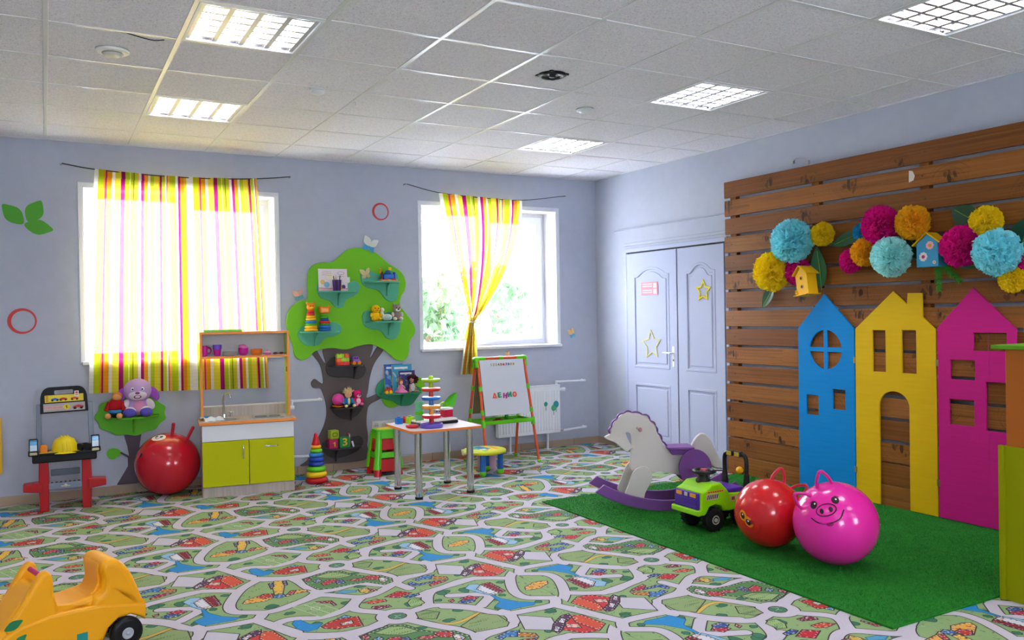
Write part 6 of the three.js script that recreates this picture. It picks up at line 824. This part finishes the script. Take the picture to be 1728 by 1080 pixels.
function onBall(shape, r, dir, roll = 0, lift = 0.0012) {
  const g = shape.solid && !shape.holes.length ? fan(shape) : new THREE.ShapeGeometry(shape, 10), p = g.attributes.position, n = V3(...dir).normalize(), up = V3(0, 1, 0), a = up.clone().cross(n).normalize(), b = n.clone().cross(a), c = Math.cos(roll), s = Math.sin(roll), no = g.attributes.normal;
  for (let i = 0; i < p.count; i++) { const x = p.getX(i) * c - p.getY(i) * s, y = p.getX(i) * s + p.getY(i) * c; const v = n.clone().multiplyScalar(r).addScaledVector(a, x).addScaledVector(b, y).normalize(); no.setXYZ(i, v.x, v.y, v.z); v.multiplyScalar(r + lift); p.setXYZ(i, v.x, v.y, v.z); }
  return g;
}
const disc = (x, y, a, b = a) => { const s = new THREE.Shape(new THREE.EllipseCurve(x, y, a, b, 0, 2 * PI).getPoints(24)); s.solid = true; return s; };
const stroke = (pts, w) => { const c = new THREE.CatmullRomCurve3(pts.map(([x, y]) => V3(x, y, 0))).getPoints(24), L = [], R = []; c.forEach((q, i) => { const d = (c[i + 1] ?? q).clone().sub(c[i - 1] ?? q).normalize(); L.push([q.x - d.y * w / 2, q.y + d.x * w / 2]); R.unshift([q.x + d.y * w / 2, q.y - d.x * w / 2]); }); return outline([...L, ...R]); };
const gloss = (hex) => mat(hex, 0.22, { key: 'ball', clearcoat: 0.6, clearcoatRoughness: 0.12 });
const ink = mat('#2a1420', 0.5), view = (c) => V3(-5.27 - c[0], 1.415 - c[1], 7.569 - c[2]).normalize(), vright = V3(0.874, 0, 0.486);
const vdir = (c, x, y) => { const n = view(c), r = vright.clone(), u = n.clone().cross(r); return n.multiplyScalar(Math.sqrt(Math.max(0.02, 1 - x * x - y * y))).addScaledVector(r, x).addScaledVector(u, y).toArray(); };
{
  const c = [-4.425, 0.251, 0.262], r = 0.25; t = thing('hopper_ball', 'big dark red hopper ball with two stick handles against the back wall', 'hopper ball', [c[0], 0, c[2]]);
  const o = part(t, 'ball', new THREE.SphereGeometry(r, 72, 48), gloss('#c01226')); o.position.y = r + 0.001;
  for (const [x0, y0, x1, y1] of [[0.03, 0.235, 0.045, 0.325], [0.145, 0.205, 0.2, 0.295]]) part(o, 'handle', merge(rod([x0 * 0.874, y0 - 0.02, x0 * 0.486 + 0.06], [x1 * 0.874, y1, x1 * 0.486 + 0.06], 0.013), sph(0.014, x1 * 0.874, y1, x1 * 0.486 + 0.06)), plastic('#b81830'));
  const f = part(o, 'face_print', onBall(disc(0, 0, 0.062, 0.045), r, vdir(c, -0.3, 0.8)), mat('#f2e4e0', 0.3)); for (const s of [-1, 1]) part(f, 'eye_print', onBall(disc(s * 0.022, 0.008, 0.012, 0.014), r, vdir(c, -0.3, 0.8), 0, 0.0022), ink); part(f, 'mouth_print', onBall(stroke([[-0.02, -0.012], [0, -0.022], [0.02, -0.012]], 0.005), r, vdir(c, -0.3, 0.8), 0, 0.0022), ink); part(f, 'spot_print', onBall(disc(0, 0, 0.011, 0.02), r, vdir(c, -0.68, 0.24), -0.4), ink);
}
function earLoop(o, dir, w, h, m, r, along) { const n = V3(...dir).normalize(), a = V3(...along).addScaledVector(n, -V3(...along).dot(n)).normalize(), pt = (s, k) => n.clone().multiplyScalar(r - 0.006 + k).addScaledVector(a, s).toArray(); part(o, 'ear_handle', tube([pt(-w, -0.01), pt(-w * 0.75, h * 0.45), pt(-w * 0.25, h * 0.92), pt(0, h), pt(w * 0.25, h * 0.92), pt(w * 0.75, h * 0.45), pt(w, -0.01)], 0.0085, 36, 8), m); }
{
  const c = [-1.507, 0.236, 4.411], r = 0.224; t = thing('hopper_ball', 'shiny pink hopper ball with a pig face in front', 'hopper ball', [c[0], 0.012, c[2]]);
  const m = gloss('#f22aa6'), o = part(t, 'ball', new THREE.SphereGeometry(r, 80, 56), m); o.position.y = r + 0.006;
  earLoop(o, vdir(c, -0.17, 0.93), 0.045, 0.085, plastic('#d81a90'), r, [0.874, 0, 0.486]); earLoop(o, vdir(c, -0.72, 0.58), 0.045, 0.085, plastic('#d81a90'), r, [0.5, 0.6, 0.3]);
  const fd = vdir(c, -0.2, 0.34), R = 0.36; const A = (s, m2 = ink, n = 'face_print', l = 0.0012) => part(o, n, onBall(s, r, fd, R, l), m2);
  for (const s of [-1, 1]) { A(disc(s * 0.06, 0.048, 0.021, 0.025)); A(disc(s * 0.058 + 0.006, 0.052, 0.005, 0.006), P.white, 'eye_glint', 0.002); A(disc(s * 0.024, -0.002, 0.0105, 0.015)); A(stroke([[s * 0.085, 0.068], [s * 0.06, 0.076]], 0.004)); }
  const sn = disc(0, 0, 0.056, 0.036); sn.holes.push(new THREE.Path(new THREE.EllipseCurve(0, 0, 0.0495, 0.0295, 0, 2 * PI).getPoints(24))); A(sn); A(stroke([[-0.095, -0.02], [-0.06, -0.058], [0, -0.075], [0.06, -0.06], [0.092, -0.015]], 0.0075)); A(outline([[-0.02, -0.073], [0.02, -0.073], [0.012, -0.09], [-0.012, -0.09]], true), mat('#a01464', 0.4));
}
{
  const c = [-1.554, 0.213, 3.972], r = 0.2; t = thing('hopper_ball', 'red hopper ball with printed orange eyes behind the pink one', 'hopper ball', [c[0], 0.012, c[2]]);
  const o = part(t, 'ball', new THREE.SphereGeometry(r, 72, 48), gloss('#d81c22')); o.position.y = r + 0.006; earLoop(o, vdir(c, 0.32, 0.9), 0.042, 0.08, plastic('#d02440'), r, [0.874, 0, 0.486]); earLoop(o, vdir(c, 0.75, 0.5), 0.042, 0.08, plastic('#d02440'), r, [0.3, 0.7, 0.2]);
  for (const [x, y] of [[-0.85, -0.08], [-0.68, -0.3]]) { const d = vdir(c, x, y); part(o, 'face_print', onBall(disc(0, 0, 0.026, 0.034), r, d, 0.6), P.orange); part(o, 'eye_print', onBall(disc(-0.002, 0, 0.014, 0.02), r, d, 0.6, 0.002), ink); part(o, 'eye_glint', onBall(disc(0.003, 0.006, 0.005, 0.006), r, d, 0.6, 0.0028), P.white); }
  const nd = vdir(c, -0.5, -0.55); part(o, 'face_print', onBall(stroke([[-0.05, 0.01], [-0.02, -0.02], [0.03, -0.01], [0.05, 0.03]], 0.004), r, nd, 0.3), mat('#8a2018', 0.4)); part(o, 'face_print', onBall(disc(0, 0.05, 0.02, 0.014), r, nd, 0.3), mat('#b01c20', 0.4));
}
t = thing('small_ball', 'small orange-yellow ball on the turf edge by the slat wall', 'ball', [-0.085, 0.011, 2.22]); part(t, 'ball', sph(0.032, 0, 0.032, 0, 1, 1, 1, 32), plastic('#f4aa10')); part(t, 'seam', at(torus(0.0318, 0.0008, 40, 6), 0, 0.032, 0, 0.4, 0.5, 0), plastic('#d89010'));
t = thing('black_stick', 'thin black rod lying on the floor behind the rocking horse tail', 'stick', [-0.2, 0.006, 1.85]); part(t, 'rod', rod([-0.16, 0, -0.16], [0.14, 0, 0.17], 0.006), M.black); part(t, 'grip', rod([-0.16, 0, -0.16], [-0.1, 0, -0.1], 0.009), M.rubber);

// ---------------------------------------------------------------- rocking horse
{
  const cream = mat('#d6cec8', 0.5), vio = mat('#7c4a94', 0.45), T = 0.036;
  t = thing('rocking_horse', 'cream wooden rocking horse with purple rockers and mane edge', 'rocking horse', [-1.37, 0, 2.79], -0.46);
  const B = [[-0.432, 0.489], [-0.392, 0.518], [-0.388, 0.55], [-0.361, 0.596], [-0.327, 0.637], [-0.287, 0.663], [-0.241, 0.666], [-0.181, 0.653], [-0.128, 0.636], [-0.095, 0.595], [-0.066, 0.568], [-0.056, 0.528], [-0.034, 0.488], [-0.011, 0.442], [0.022, 0.398], [0.095, 0.38], [0.19, 0.385], [0.25, 0.34], [0.26, 0.25], [0.2, 0.2], [0.066, 0.215], [-0.028, 0.235], [-0.108, 0.225], [-0.2, 0.22], [-0.25, 0.25], [-0.252, 0.31], [-0.245, 0.376], [-0.238, 0.408], [-0.272, 0.383], [-0.311, 0.41], [-0.357, 0.451]];
  const yo = 0.025, bs = outline(B.map(([a, b]) => [a, b + yo]), true, 190); bs.holes.push(new THREE.Path(outline([[-0.287, 0.525 + yo], [-0.243, 0.518 + yo], [-0.236, 0.43 + yo], [-0.258, 0.45 + yo]], true, 30).getPoints()));
  part(t, 'body', ex(bs, T, 0.005).translate(0, 0, -T / 2), cream);
  const mane = []; for (let k = 0; k < 9; k++) { const pts = B.slice(1, 15); const a = pts[k * 1.5 | 0], b = pts[Math.min(13, (k * 1.5 | 0) + 2)]; mane.push([a, b]); }
  const crv = new THREE.CatmullRomCurve3(B.slice(1, 15).map(([a, b]) => V3(a, b + yo, 0))), mp = []; for (let k = 0; k <= 110; k++) { const q = crv.getPoint(k / 110), d = crv.getTangent(k / 110), s = Math.abs(Math.sin((k / 110) * PI * 10)) * 0.012; mp.push([q.x - d.y * s, q.y + d.x * s, 0]); }
  part(t, 'mane_edge', new THREE.TubeGeometry(new THREE.CatmullRomCurve3(mp.map((p) => V3(...p))), 220, 0.0065, 6).scale(1, 1, 2.6), vio);
  part(t, 'tail', ex(outline([[0.193, 0.38], [0.217, 0.455], [0.258, 0.497], [0.298, 0.499], [0.331, 0.465], [0.357, 0.412], [0.396, 0.331], [0.422, 0.271], [0.375, 0.252], [0.342, 0.273], [0.3, 0.3], [0.24, 0.28]].map(([a, b]) => [a, b + yo]), true, 90), T, 0.005).translate(0, 0, -T / 2), cream);
  for (const s of [-1, 1]) {
    part(t, 'thigh_disc', ex(new THREE.Shape(new THREE.EllipseCurve(0.2, 0.272 + yo, 0.118, 0.132, 0, 2 * PI).getPoints(48)), 0.02, 0.003).translate(0, 0, s > 0 ? 0.085 : -0.105), vio); part(t, 'hind_leg_block', rbox(0.09, 0.12, 0.07, 0.005, 0.2, 0.28, s * 0.055), cream);
    part(t, 'front_leg', ex(outline([[-0.19, 0.305], [-0.14, 0.285], [-0.122, 0.215], [-0.168, 0.125], [-0.2, 0.06], [-0.318, 0.08], [-0.292, 0.17], [-0.25, 0.27]].map(([a, b]) => [a, b + 0.02]), true, 60), 0.024, 0.004).translate(0, 0, s > 0 ? 0.125 : -0.149), cream);
    part(t, 'leg_spacer', rbox(0.05, 0.05, 0.11, 0.004, -0.19, 0.265, s * 0.072), cream);
    const R = 1.05, o = new THREE.Shape(), a0 = -PI / 2 - 0.53, a1 = -PI / 2 + 0.53; o.absarc(0, R, R, a0, a1, false); o.absarc(0, R, R - 0.075, a1 - 0.03, a0 + 0.03, true); o.closePath();
    part(t, 'rocker', ex(o, 0.024, 0.004, 2, 40).translate(-0.0, 0.0115, s > 0 ? 0.152 : -0.176), vio);
  }
  part(t, 'seat', rbox(0.19, 0.018, 0.19, 0.006, 0.105, 0.435, 0), vio); part(t, 'seat_support', ex(outline([[0.02, 0.425], [0.19, 0.425], [0.15, 0.385], [0.05, 0.385]]), 0.12, 0.003).translate(0, 0, -0.06), vio);
  for (const x of [-0.42, 0.36]) part(t, 'cross_bar', rod([x, x < 0 ? 0.13 : 0.1, -0.15], [x, x < 0 ? 0.13 : 0.1, 0.15], 0.012), mat('#c8a070', 0.5));
  part(t, 'handle_bar', rod([-0.193, 0.58, -0.11], [-0.193, 0.58, 0.11], 0.011), mat('#d8c8b4', 0.5)); for (const s of [-1, 1]) part(t, 'handle_knob', sph(0.016, -0.193, 0.58, s * 0.112, 1, 1, 0.8), mat('#b08090', 0.5));
}
// ---------------------------------------------------------------- ride-on truck (front toward -x)
{
  const gr = plastic('#9ae00c', 0.35), pu = plastic('#5428a8', 0.35), bk = plastic('#19191d', 0.45), dec = mat('#f0a83c', 0.4), W = 0.25;
  t = thing('ride_on_truck', 'lime green and purple ride-on toy truck with black roll bar', 'ride-on toy', [-1.475, 0.012, 3.42], 0);
  const prof = [[-0.245, 0.09], [-0.245, 0.125], [-0.225, 0.135], [-0.215, 0.265], [-0.17, 0.285], [-0.13, 0.32], [-0.05, 0.322], [-0.0, 0.265], [0.02, 0.235], [0.1, 0.225], [0.19, 0.235], [0.235, 0.225], [0.25, 0.15], [0.245, 0.11], [0.21, 0.115], [0.19, 0.15], [0.14, 0.165], [0.09, 0.14], [0.075, 0.1], [0.02, 0.095], [-0.03, 0.1], [-0.055, 0.145], [-0.1, 0.16], [-0.15, 0.145], [-0.175, 0.1], [-0.19, 0.088]];
  part(t, 'body', ex(outline(prof), W, 0.014, 3).translate(0, 0, -W / 2), gr);
  const bp = part(t, 'bumper', rbox(0.03, 0.045, W + 0.01, 0.01, -0.238, 0.112, 0), gr);
  const gl = part(t, 'grille', rbox(0.02, 0.128, W - 0.024, 0.008, -0.228, 0.197, 0), pu); for (let k = 0; k < 6; k++) part(gl, 'grille_rib', rbox(0.006, 0.006, W - 0.04, 0.002, -0.239, 0.145 + k * 0.0125, 0), pu); for (const s of [-1, 1]) part(gl, 'headlight', rbox(0.006, 0.03, 0.055, 0.003, -0.2375, 0.238, s * 0.065), dec); part(gl, 'badge', rbox(0.006, 0.03, 0.03, 0.003, -0.2375, 0.238, 0), mat('#c8c0c8', 0.4));
  const sticker = (w, h, x, y, s, f) => part(t, 'sticker', rbox(w, h, 0.002, 0.0008, x, y, s * (W / 2 + 0.0008)), print(128, 64, f));
  for (const s of [-1, 1]) {
    sticker(0.1, 0.045, -0.13, 0.225, s, (g, w, h) => { g.fillStyle = '#c8b8a8'; g.fillRect(0, 0, w, h); g.fillStyle = '#2a2428'; for (let k = 0; k < 6; k++) { g.save(); g.translate(12 + k * 20, 8); g.transform(1, 0, -0.25, 1, 0, 0); g.fillRect(6, 0, 11, 46); g.restore(); } });
    sticker(0.15, 0.018, -0.1, 0.262, s, (g, w, h) => { g.fillStyle = '#f0a83c'; g.fillRect(0, 0, w, h); g.fillStyle = '#5a2a20'; for (let k = 0; k < 7; k++) g.fillRect(10 + k * 16, 18, 10, 28); }); sticker(0.1, 0.045, 0.07, 0.19, s, (g, w, h) => { g.fillStyle = '#d8b070'; g.fillRect(0, 0, w, h); g.fillStyle = '#7a4a38'; g.fillRect(16, 14, 34, 36); g.fillStyle = '#e8dcc8'; g.fillRect(58, 14, 30, 36); g.fillStyle = '#b03028'; g.beginPath(); g.arc(100, 32, 14, 0, 7); g.fill(); });
  }
  const seat = part(t, 'seat', ex(rrect(0.16, 0.22, 0.03), 0.036, 0.01, 3).rotateX(-PI / 2).translate(0.085, 0.226, 0), pu);
  const st = part(t, 'steering_column', lathe([[0.05, 0.31], [0.046, 0.335], [0.034, 0.35], [0.032, 0.385], [0, 0.395]], 24).translate(-0.09, 0, 0), bk); const sw = part(st, 'steering_wheel', at(torus(0.062, 0.0155, 32, 10), -0.085, 0.396, 0, PI / 2 - 0.0, 0, 0), bk); part(sw, 'spoke', merge(rbox(0.12, 0.012, 0.022, 0.004, -0.085, 0.396, 0), rbox(0.022, 0.012, 0.12, 0.004, -0.085, 0.396, 0)), bk); part(sw, 'horn_button', cyl(0.022, 0.024, 0.014, -0.085, 0.408, 0), plastic('#d0405c'));
  const bar = part(t, 'roll_bar', merge(tube([[0.19, 0.23, 0.1], [0.19, 0.33, 0.1], [0.19, 0.425, 0.098], [0.19, 0.452, 0.07], [0.19, 0.456, 0], [0.19, 0.452, -0.07], [0.19, 0.425, -0.098], [0.19, 0.33, -0.1], [0.19, 0.23, -0.1]], 0.0145, 70, 12), ...[-1, 1].map((s) => cyl(0.017, 0.026, 0.11, 0.19, 0.275, s * 0.1))), bk); for (const s of [-1, 1]) { const l = part(bar, 'lamp_housing', rbox(0.035, 0.036, 0.055, 0.008, 0.185, 0.455, s * 0.036), bk); part(l, 'lamp_lens', rbox(0.006, 0.028, 0.042, 0.003, 0.1665, 0.455, s * 0.036), mat('#cfae3c', 0.3)); }
  for (const x of [-0.105, 0.14]) for (const s of [-1, 1]) {
    const w = part(t, 'wheel', at(lathe([[0.0, -0.028], [0.05, -0.028], [0.072, -0.024], [0.076, -0.014], [0.076, 0.014], [0.072, 0.024], [0.05, 0.028], [0, 0.028]], 32), x, 0.0765, s * 0.1, PI / 2), M.rubber);
    const treads = []; for (let k = 0; k < 16; k++) { const a = (k / 16) * 2 * PI; treads.push(at(rbox(0.012, 0.006, 0.05, 0.001, 0, 0.0, 0, 1), x + Math.sin(a) * 0.0752, 0.0765 + Math.cos(a) * 0.0752, s * 0.1, 0, 0, -a)); } part(w, 'tread', merge(treads), M.rubber); part(w, 'hub', merge(at(torus(0.026, 0.004, 24, 8), x, 0.0765, s * 0.129), at(cyl(0.013, 0.013, 0.006), x, 0.0765, s * 0.129, PI / 2)), mat('#b8b0a8', 0.4));
  }
  for (const o of t.children) if (/^(body|bumper|grille|sticker|seat|steering_column)$/.test(o.name)) { o.scale.y = 0.82; o.position.y = 0.042; }
  part(t, 'axle', merge(rod([-0.105, 0.0705, -0.08], [-0.105, 0.0705, 0.08], 0.01), rod([0.14, 0.0705, -0.08], [0.14, 0.0705, 0.08], 0.01)), bk);
}
// ---------------------------------------------------------------- yellow ride-on car, lower left; local +x = rear
{
  const ye = mat('#efa300', 0.42, { key: 'car', clearcoat: 0.2, clearcoatRoughness: 0.3 });
  t = thing('ride_on_car', 'yellow plastic ride-on car with backrest and pink handlebar', 'ride-on toy', [-4.99 - 0.28 * 0.125, 0, 3.58 - 0.96 * 0.125], Math.atan2(0.28, 0.96));
  const W = 0.25;
  part(t, 'body', ex(outline([[0.085, 0.1], [0.09, 0.165], [0.07, 0.18], [-0.1, 0.215], [-0.3, 0.222], [-0.42, 0.2], [-0.5, 0.15], [-0.51, 0.09], [-0.495, 0.066], [-0.472, 0.066], [-0.45, 0.11], [-0.41, 0.13], [-0.36, 0.11], [-0.345, 0.06], [-0.09, 0.06], [-0.07, 0.105], [-0.03, 0.135], [0.02, 0.14], [0.06, 0.12]], false), W + 0.01, 0.014, 4).translate(0, 0, -(W + 0.01) / 2), ye);
  part(t, 'seat', ex(outline([[-0.1, 0.19], [-0.11, 0.25], [-0.15, 0.25], [-0.2, 0.244], [-0.26, 0.246], [-0.285, 0.26], [-0.29, 0.19]], true, 60), W - 0.03, 0.02, 4).translate(0, 0, -(W - 0.03) / 2), ye);
  part(t, 'backrest', ex(outline([[0.085, 0.16], [0.076, 0.2], [0.055, 0.26], [0.03, 0.32], [-0.005, 0.37], [-0.045, 0.392], [-0.08, 0.388], [-0.094, 0.36], [-0.085, 0.31], [-0.095, 0.265], [-0.13, 0.245], [-0.12, 0.18]], true, 110), W, 0.03, 5).translate(0, 0, -W / 2), ye);
  part(t, 'backrest_pad', ex(outline([[-0.082, 0.37], [-0.1, 0.36], [-0.098, 0.3], [-0.12, 0.258], [-0.16, 0.248], [-0.14, 0.24], [-0.08, 0.26]], true, 60), W - 0.09, 0.006, 3).translate(0, 0, -(W - 0.09) / 2), ye);
  part(t, 'bonnet', ex(outline([[-0.275, 0.19], [-0.283, 0.3], [-0.31, 0.33], [-0.35, 0.335], [-0.4, 0.285], [-0.455, 0.21], [-0.49, 0.15], [-0.4, 0.13]], true, 90), W - 0.02, 0.03, 5).translate(0, 0, -(W - 0.02) / 2), ye);
  for (const s of [-1, 1]) part(t, 'side_horn', ex(outline([[-0.27, 0.2], [-0.278, 0.3], [-0.283, 0.37], [-0.3, 0.396], [-0.325, 0.393], [-0.352, 0.36], [-0.4, 0.28], [-0.455, 0.19], [-0.38, 0.16]], true, 90), 0.05, 0.018, 5).translate(0, 0, s > 0 ? W / 2 - 0.05 : -W / 2), ye);
  const hb = part(t, 'handlebar', rod([-0.312, 0.372, -0.1], [-0.312, 0.372, 0.1], 0.011), plastic('#c42c6a', 0.4));
  for (const x of [0.0, -0.41]) for (const s of [-1, 1]) { const w = part(t, 'wheel', at(lathe([[0, -0.022], [0.05, -0.022], [0.065, -0.017], [0.068, 0], [0.065, 0.017], [0.05, 0.022], [0.0, 0.022]], 36), x, 0.0685, s * 0.125, PI / 2), mat('#101013', 0.35)); part(w, 'hub', merge(at(torus(0.02, 0.0045, 24, 8), x, 0.0685, s * 0.148), at(cyl(0.018, 0.018, 0.004), x, 0.0685, s * 0.147, PI / 2)), mat('#a8adb4', 0.35)); part(w, 'axle_nut', at(sph(0.008, 0, 0, 0, 1, 1, 0.6), x, 0.0685, s * 0.15), M.steel); }
  part(t, 'side_decal', rbox(0.042, 0.05, 0.002, 0.001, -0.178, 0.09, W / 2 + 0.006), mat('#1f8a84', 0.5)); part(t, 'leaf_decal', at(ex(wl(0.07, 0.035), 0.001), -0.43, 0.215, W / 2 + 0.0015, 0, 0, -1.2), mat('#1f7a4c', 0.5)); part(t, 'leaf_decal', at(ex(wl(0.06, 0.03), 0.001), -0.41, 0.15, W / 2 + 0.0055, 0, 0, -0.9), mat('#1f7a4c', 0.5));
}
// ---------------------------------------------------------------- cabinet at the right edge
t = thing('toy_counter', 'lime and orange play counter with green top at the right picture edge', 'cabinet', [-1.25, 0, 5.168]);
{ const lim = mat('#989c00', 0.5, { specularIntensity: 0.3 }), org = mat('#b8641f', 0.45), D = 0.42, L = 1.0;
  part(t, 'lower_body', rbox(D, 0.742, L, 0.003, D / 2, 0.371, L / 2 + 0.012), lim); part(t, 'corner_post', rbox(0.02, 0.745, 0.026, 0.003, -0.004, 0.3725, 0.013), lim); part(t, 'upper_body', rbox(D, 0.466, L - 0.02, 0.003, D / 2 + 0.006, 0.975, L / 2 + 0.02), org); part(t, 'top_board', rbox(D + 0.06, 0.02, L + 0.05, 0.004, D / 2, 1.218, L / 2 + 0.005), mat('#5f9a1c', 0.4)); }
// ---------------------------------------------------------------- ceiling fittings
t = thing('smoke_alarm', 'large white round smoke alarm on the ceiling at the left', 'smoke alarm', [-4.933, H + 0.005, 2.633]); part(t, 'base', lathe([[0, 0], [0.085, 0], [0.083, -0.012], [0.07, -0.018], [0, -0.018]], 40), mat('#f6f4ec', 0.4)); part(t, 'cap', lathe([[0.05, -0.016], [0.046, -0.03], [0.03, -0.036], [0, -0.036]], 32), mat('#d8d6cc', 0.4)); part(t, 'slot_ring', at(torus(0.05, 0.003, 36, 8), 0, -0.02, 0, PI / 2), mat('#9a988c', 0.5));
t = thing('smoke_alarm', 'small white smoke alarm near the middle of the ceiling', 'smoke alarm', [-3.741, H + 0.005, 2.339]); part(t, 'base', lathe([[0, 0], [0.05, 0], [0.049, -0.012], [0, -0.012]], 32), M.white); part(t, 'cap', lathe([[0.042, -0.01], [0.04, -0.026], [0.022, -0.034], [0, -0.034]], 32), M.white);
t = thing('smoke_alarm', 'flat white smoke alarm near the middle louvred light', 'smoke alarm', [-1.91, H + 0.005, 2.639]); part(t, 'base', lathe([[0, 0], [0.062, 0], [0.06, -0.016], [0, -0.018]], 36), M.white); part(t, 'cap', lathe([[0.045, -0.016], [0.04, -0.026], [0, -0.03]], 32), M.white);
t = thing('ceiling_speaker', 'black round car-style speaker set in a ceiling tile', 'speaker', [-2.571, H + 0.005, 3.266]); part(t, 'basket', lathe([[0.055, 0], [0.085, 0], [0.087, -0.008], [0.07, -0.016], [0.055, -0.008]], 40), M.black); part(t, 'cone', lathe([[0.066, -0.008], [0.03, 0.0], [0.018, -0.004], [0, -0.016]], 36), mat('#2a2a30', 0.4)); for (let k = 0; k < 4; k++) { const a = (k * PI) / 2 + 0.6; part(t, 'mounting_ear', cyl(0.016, 0.016, 0.008, Math.cos(a) * 0.086, -0.005, Math.sin(a) * 0.086, 14), M.black); } part(t, 'dome', sph(0.02, 0, -0.012, 0, 1, 0.5, 1, 16), mat('#4a4a52', 0.3));
t = thing('detector_bracket', 'tiny white wire clip hanging from the ceiling grid', 'clip', [-3.445, H, 2.2]); part(t, 'clip', tube([[-0.03, -0.001, 0], [-0.015, -0.014, 0], [0.0, -0.012, 0], [0.004, -0.026, 0]], 0.004, 16, 6), M.white); part(t, 'clip_head', sph(0.006, 0.004, -0.028, 0, 1, 1, 1, 10), M.white);

renderer.render(scene, camera);
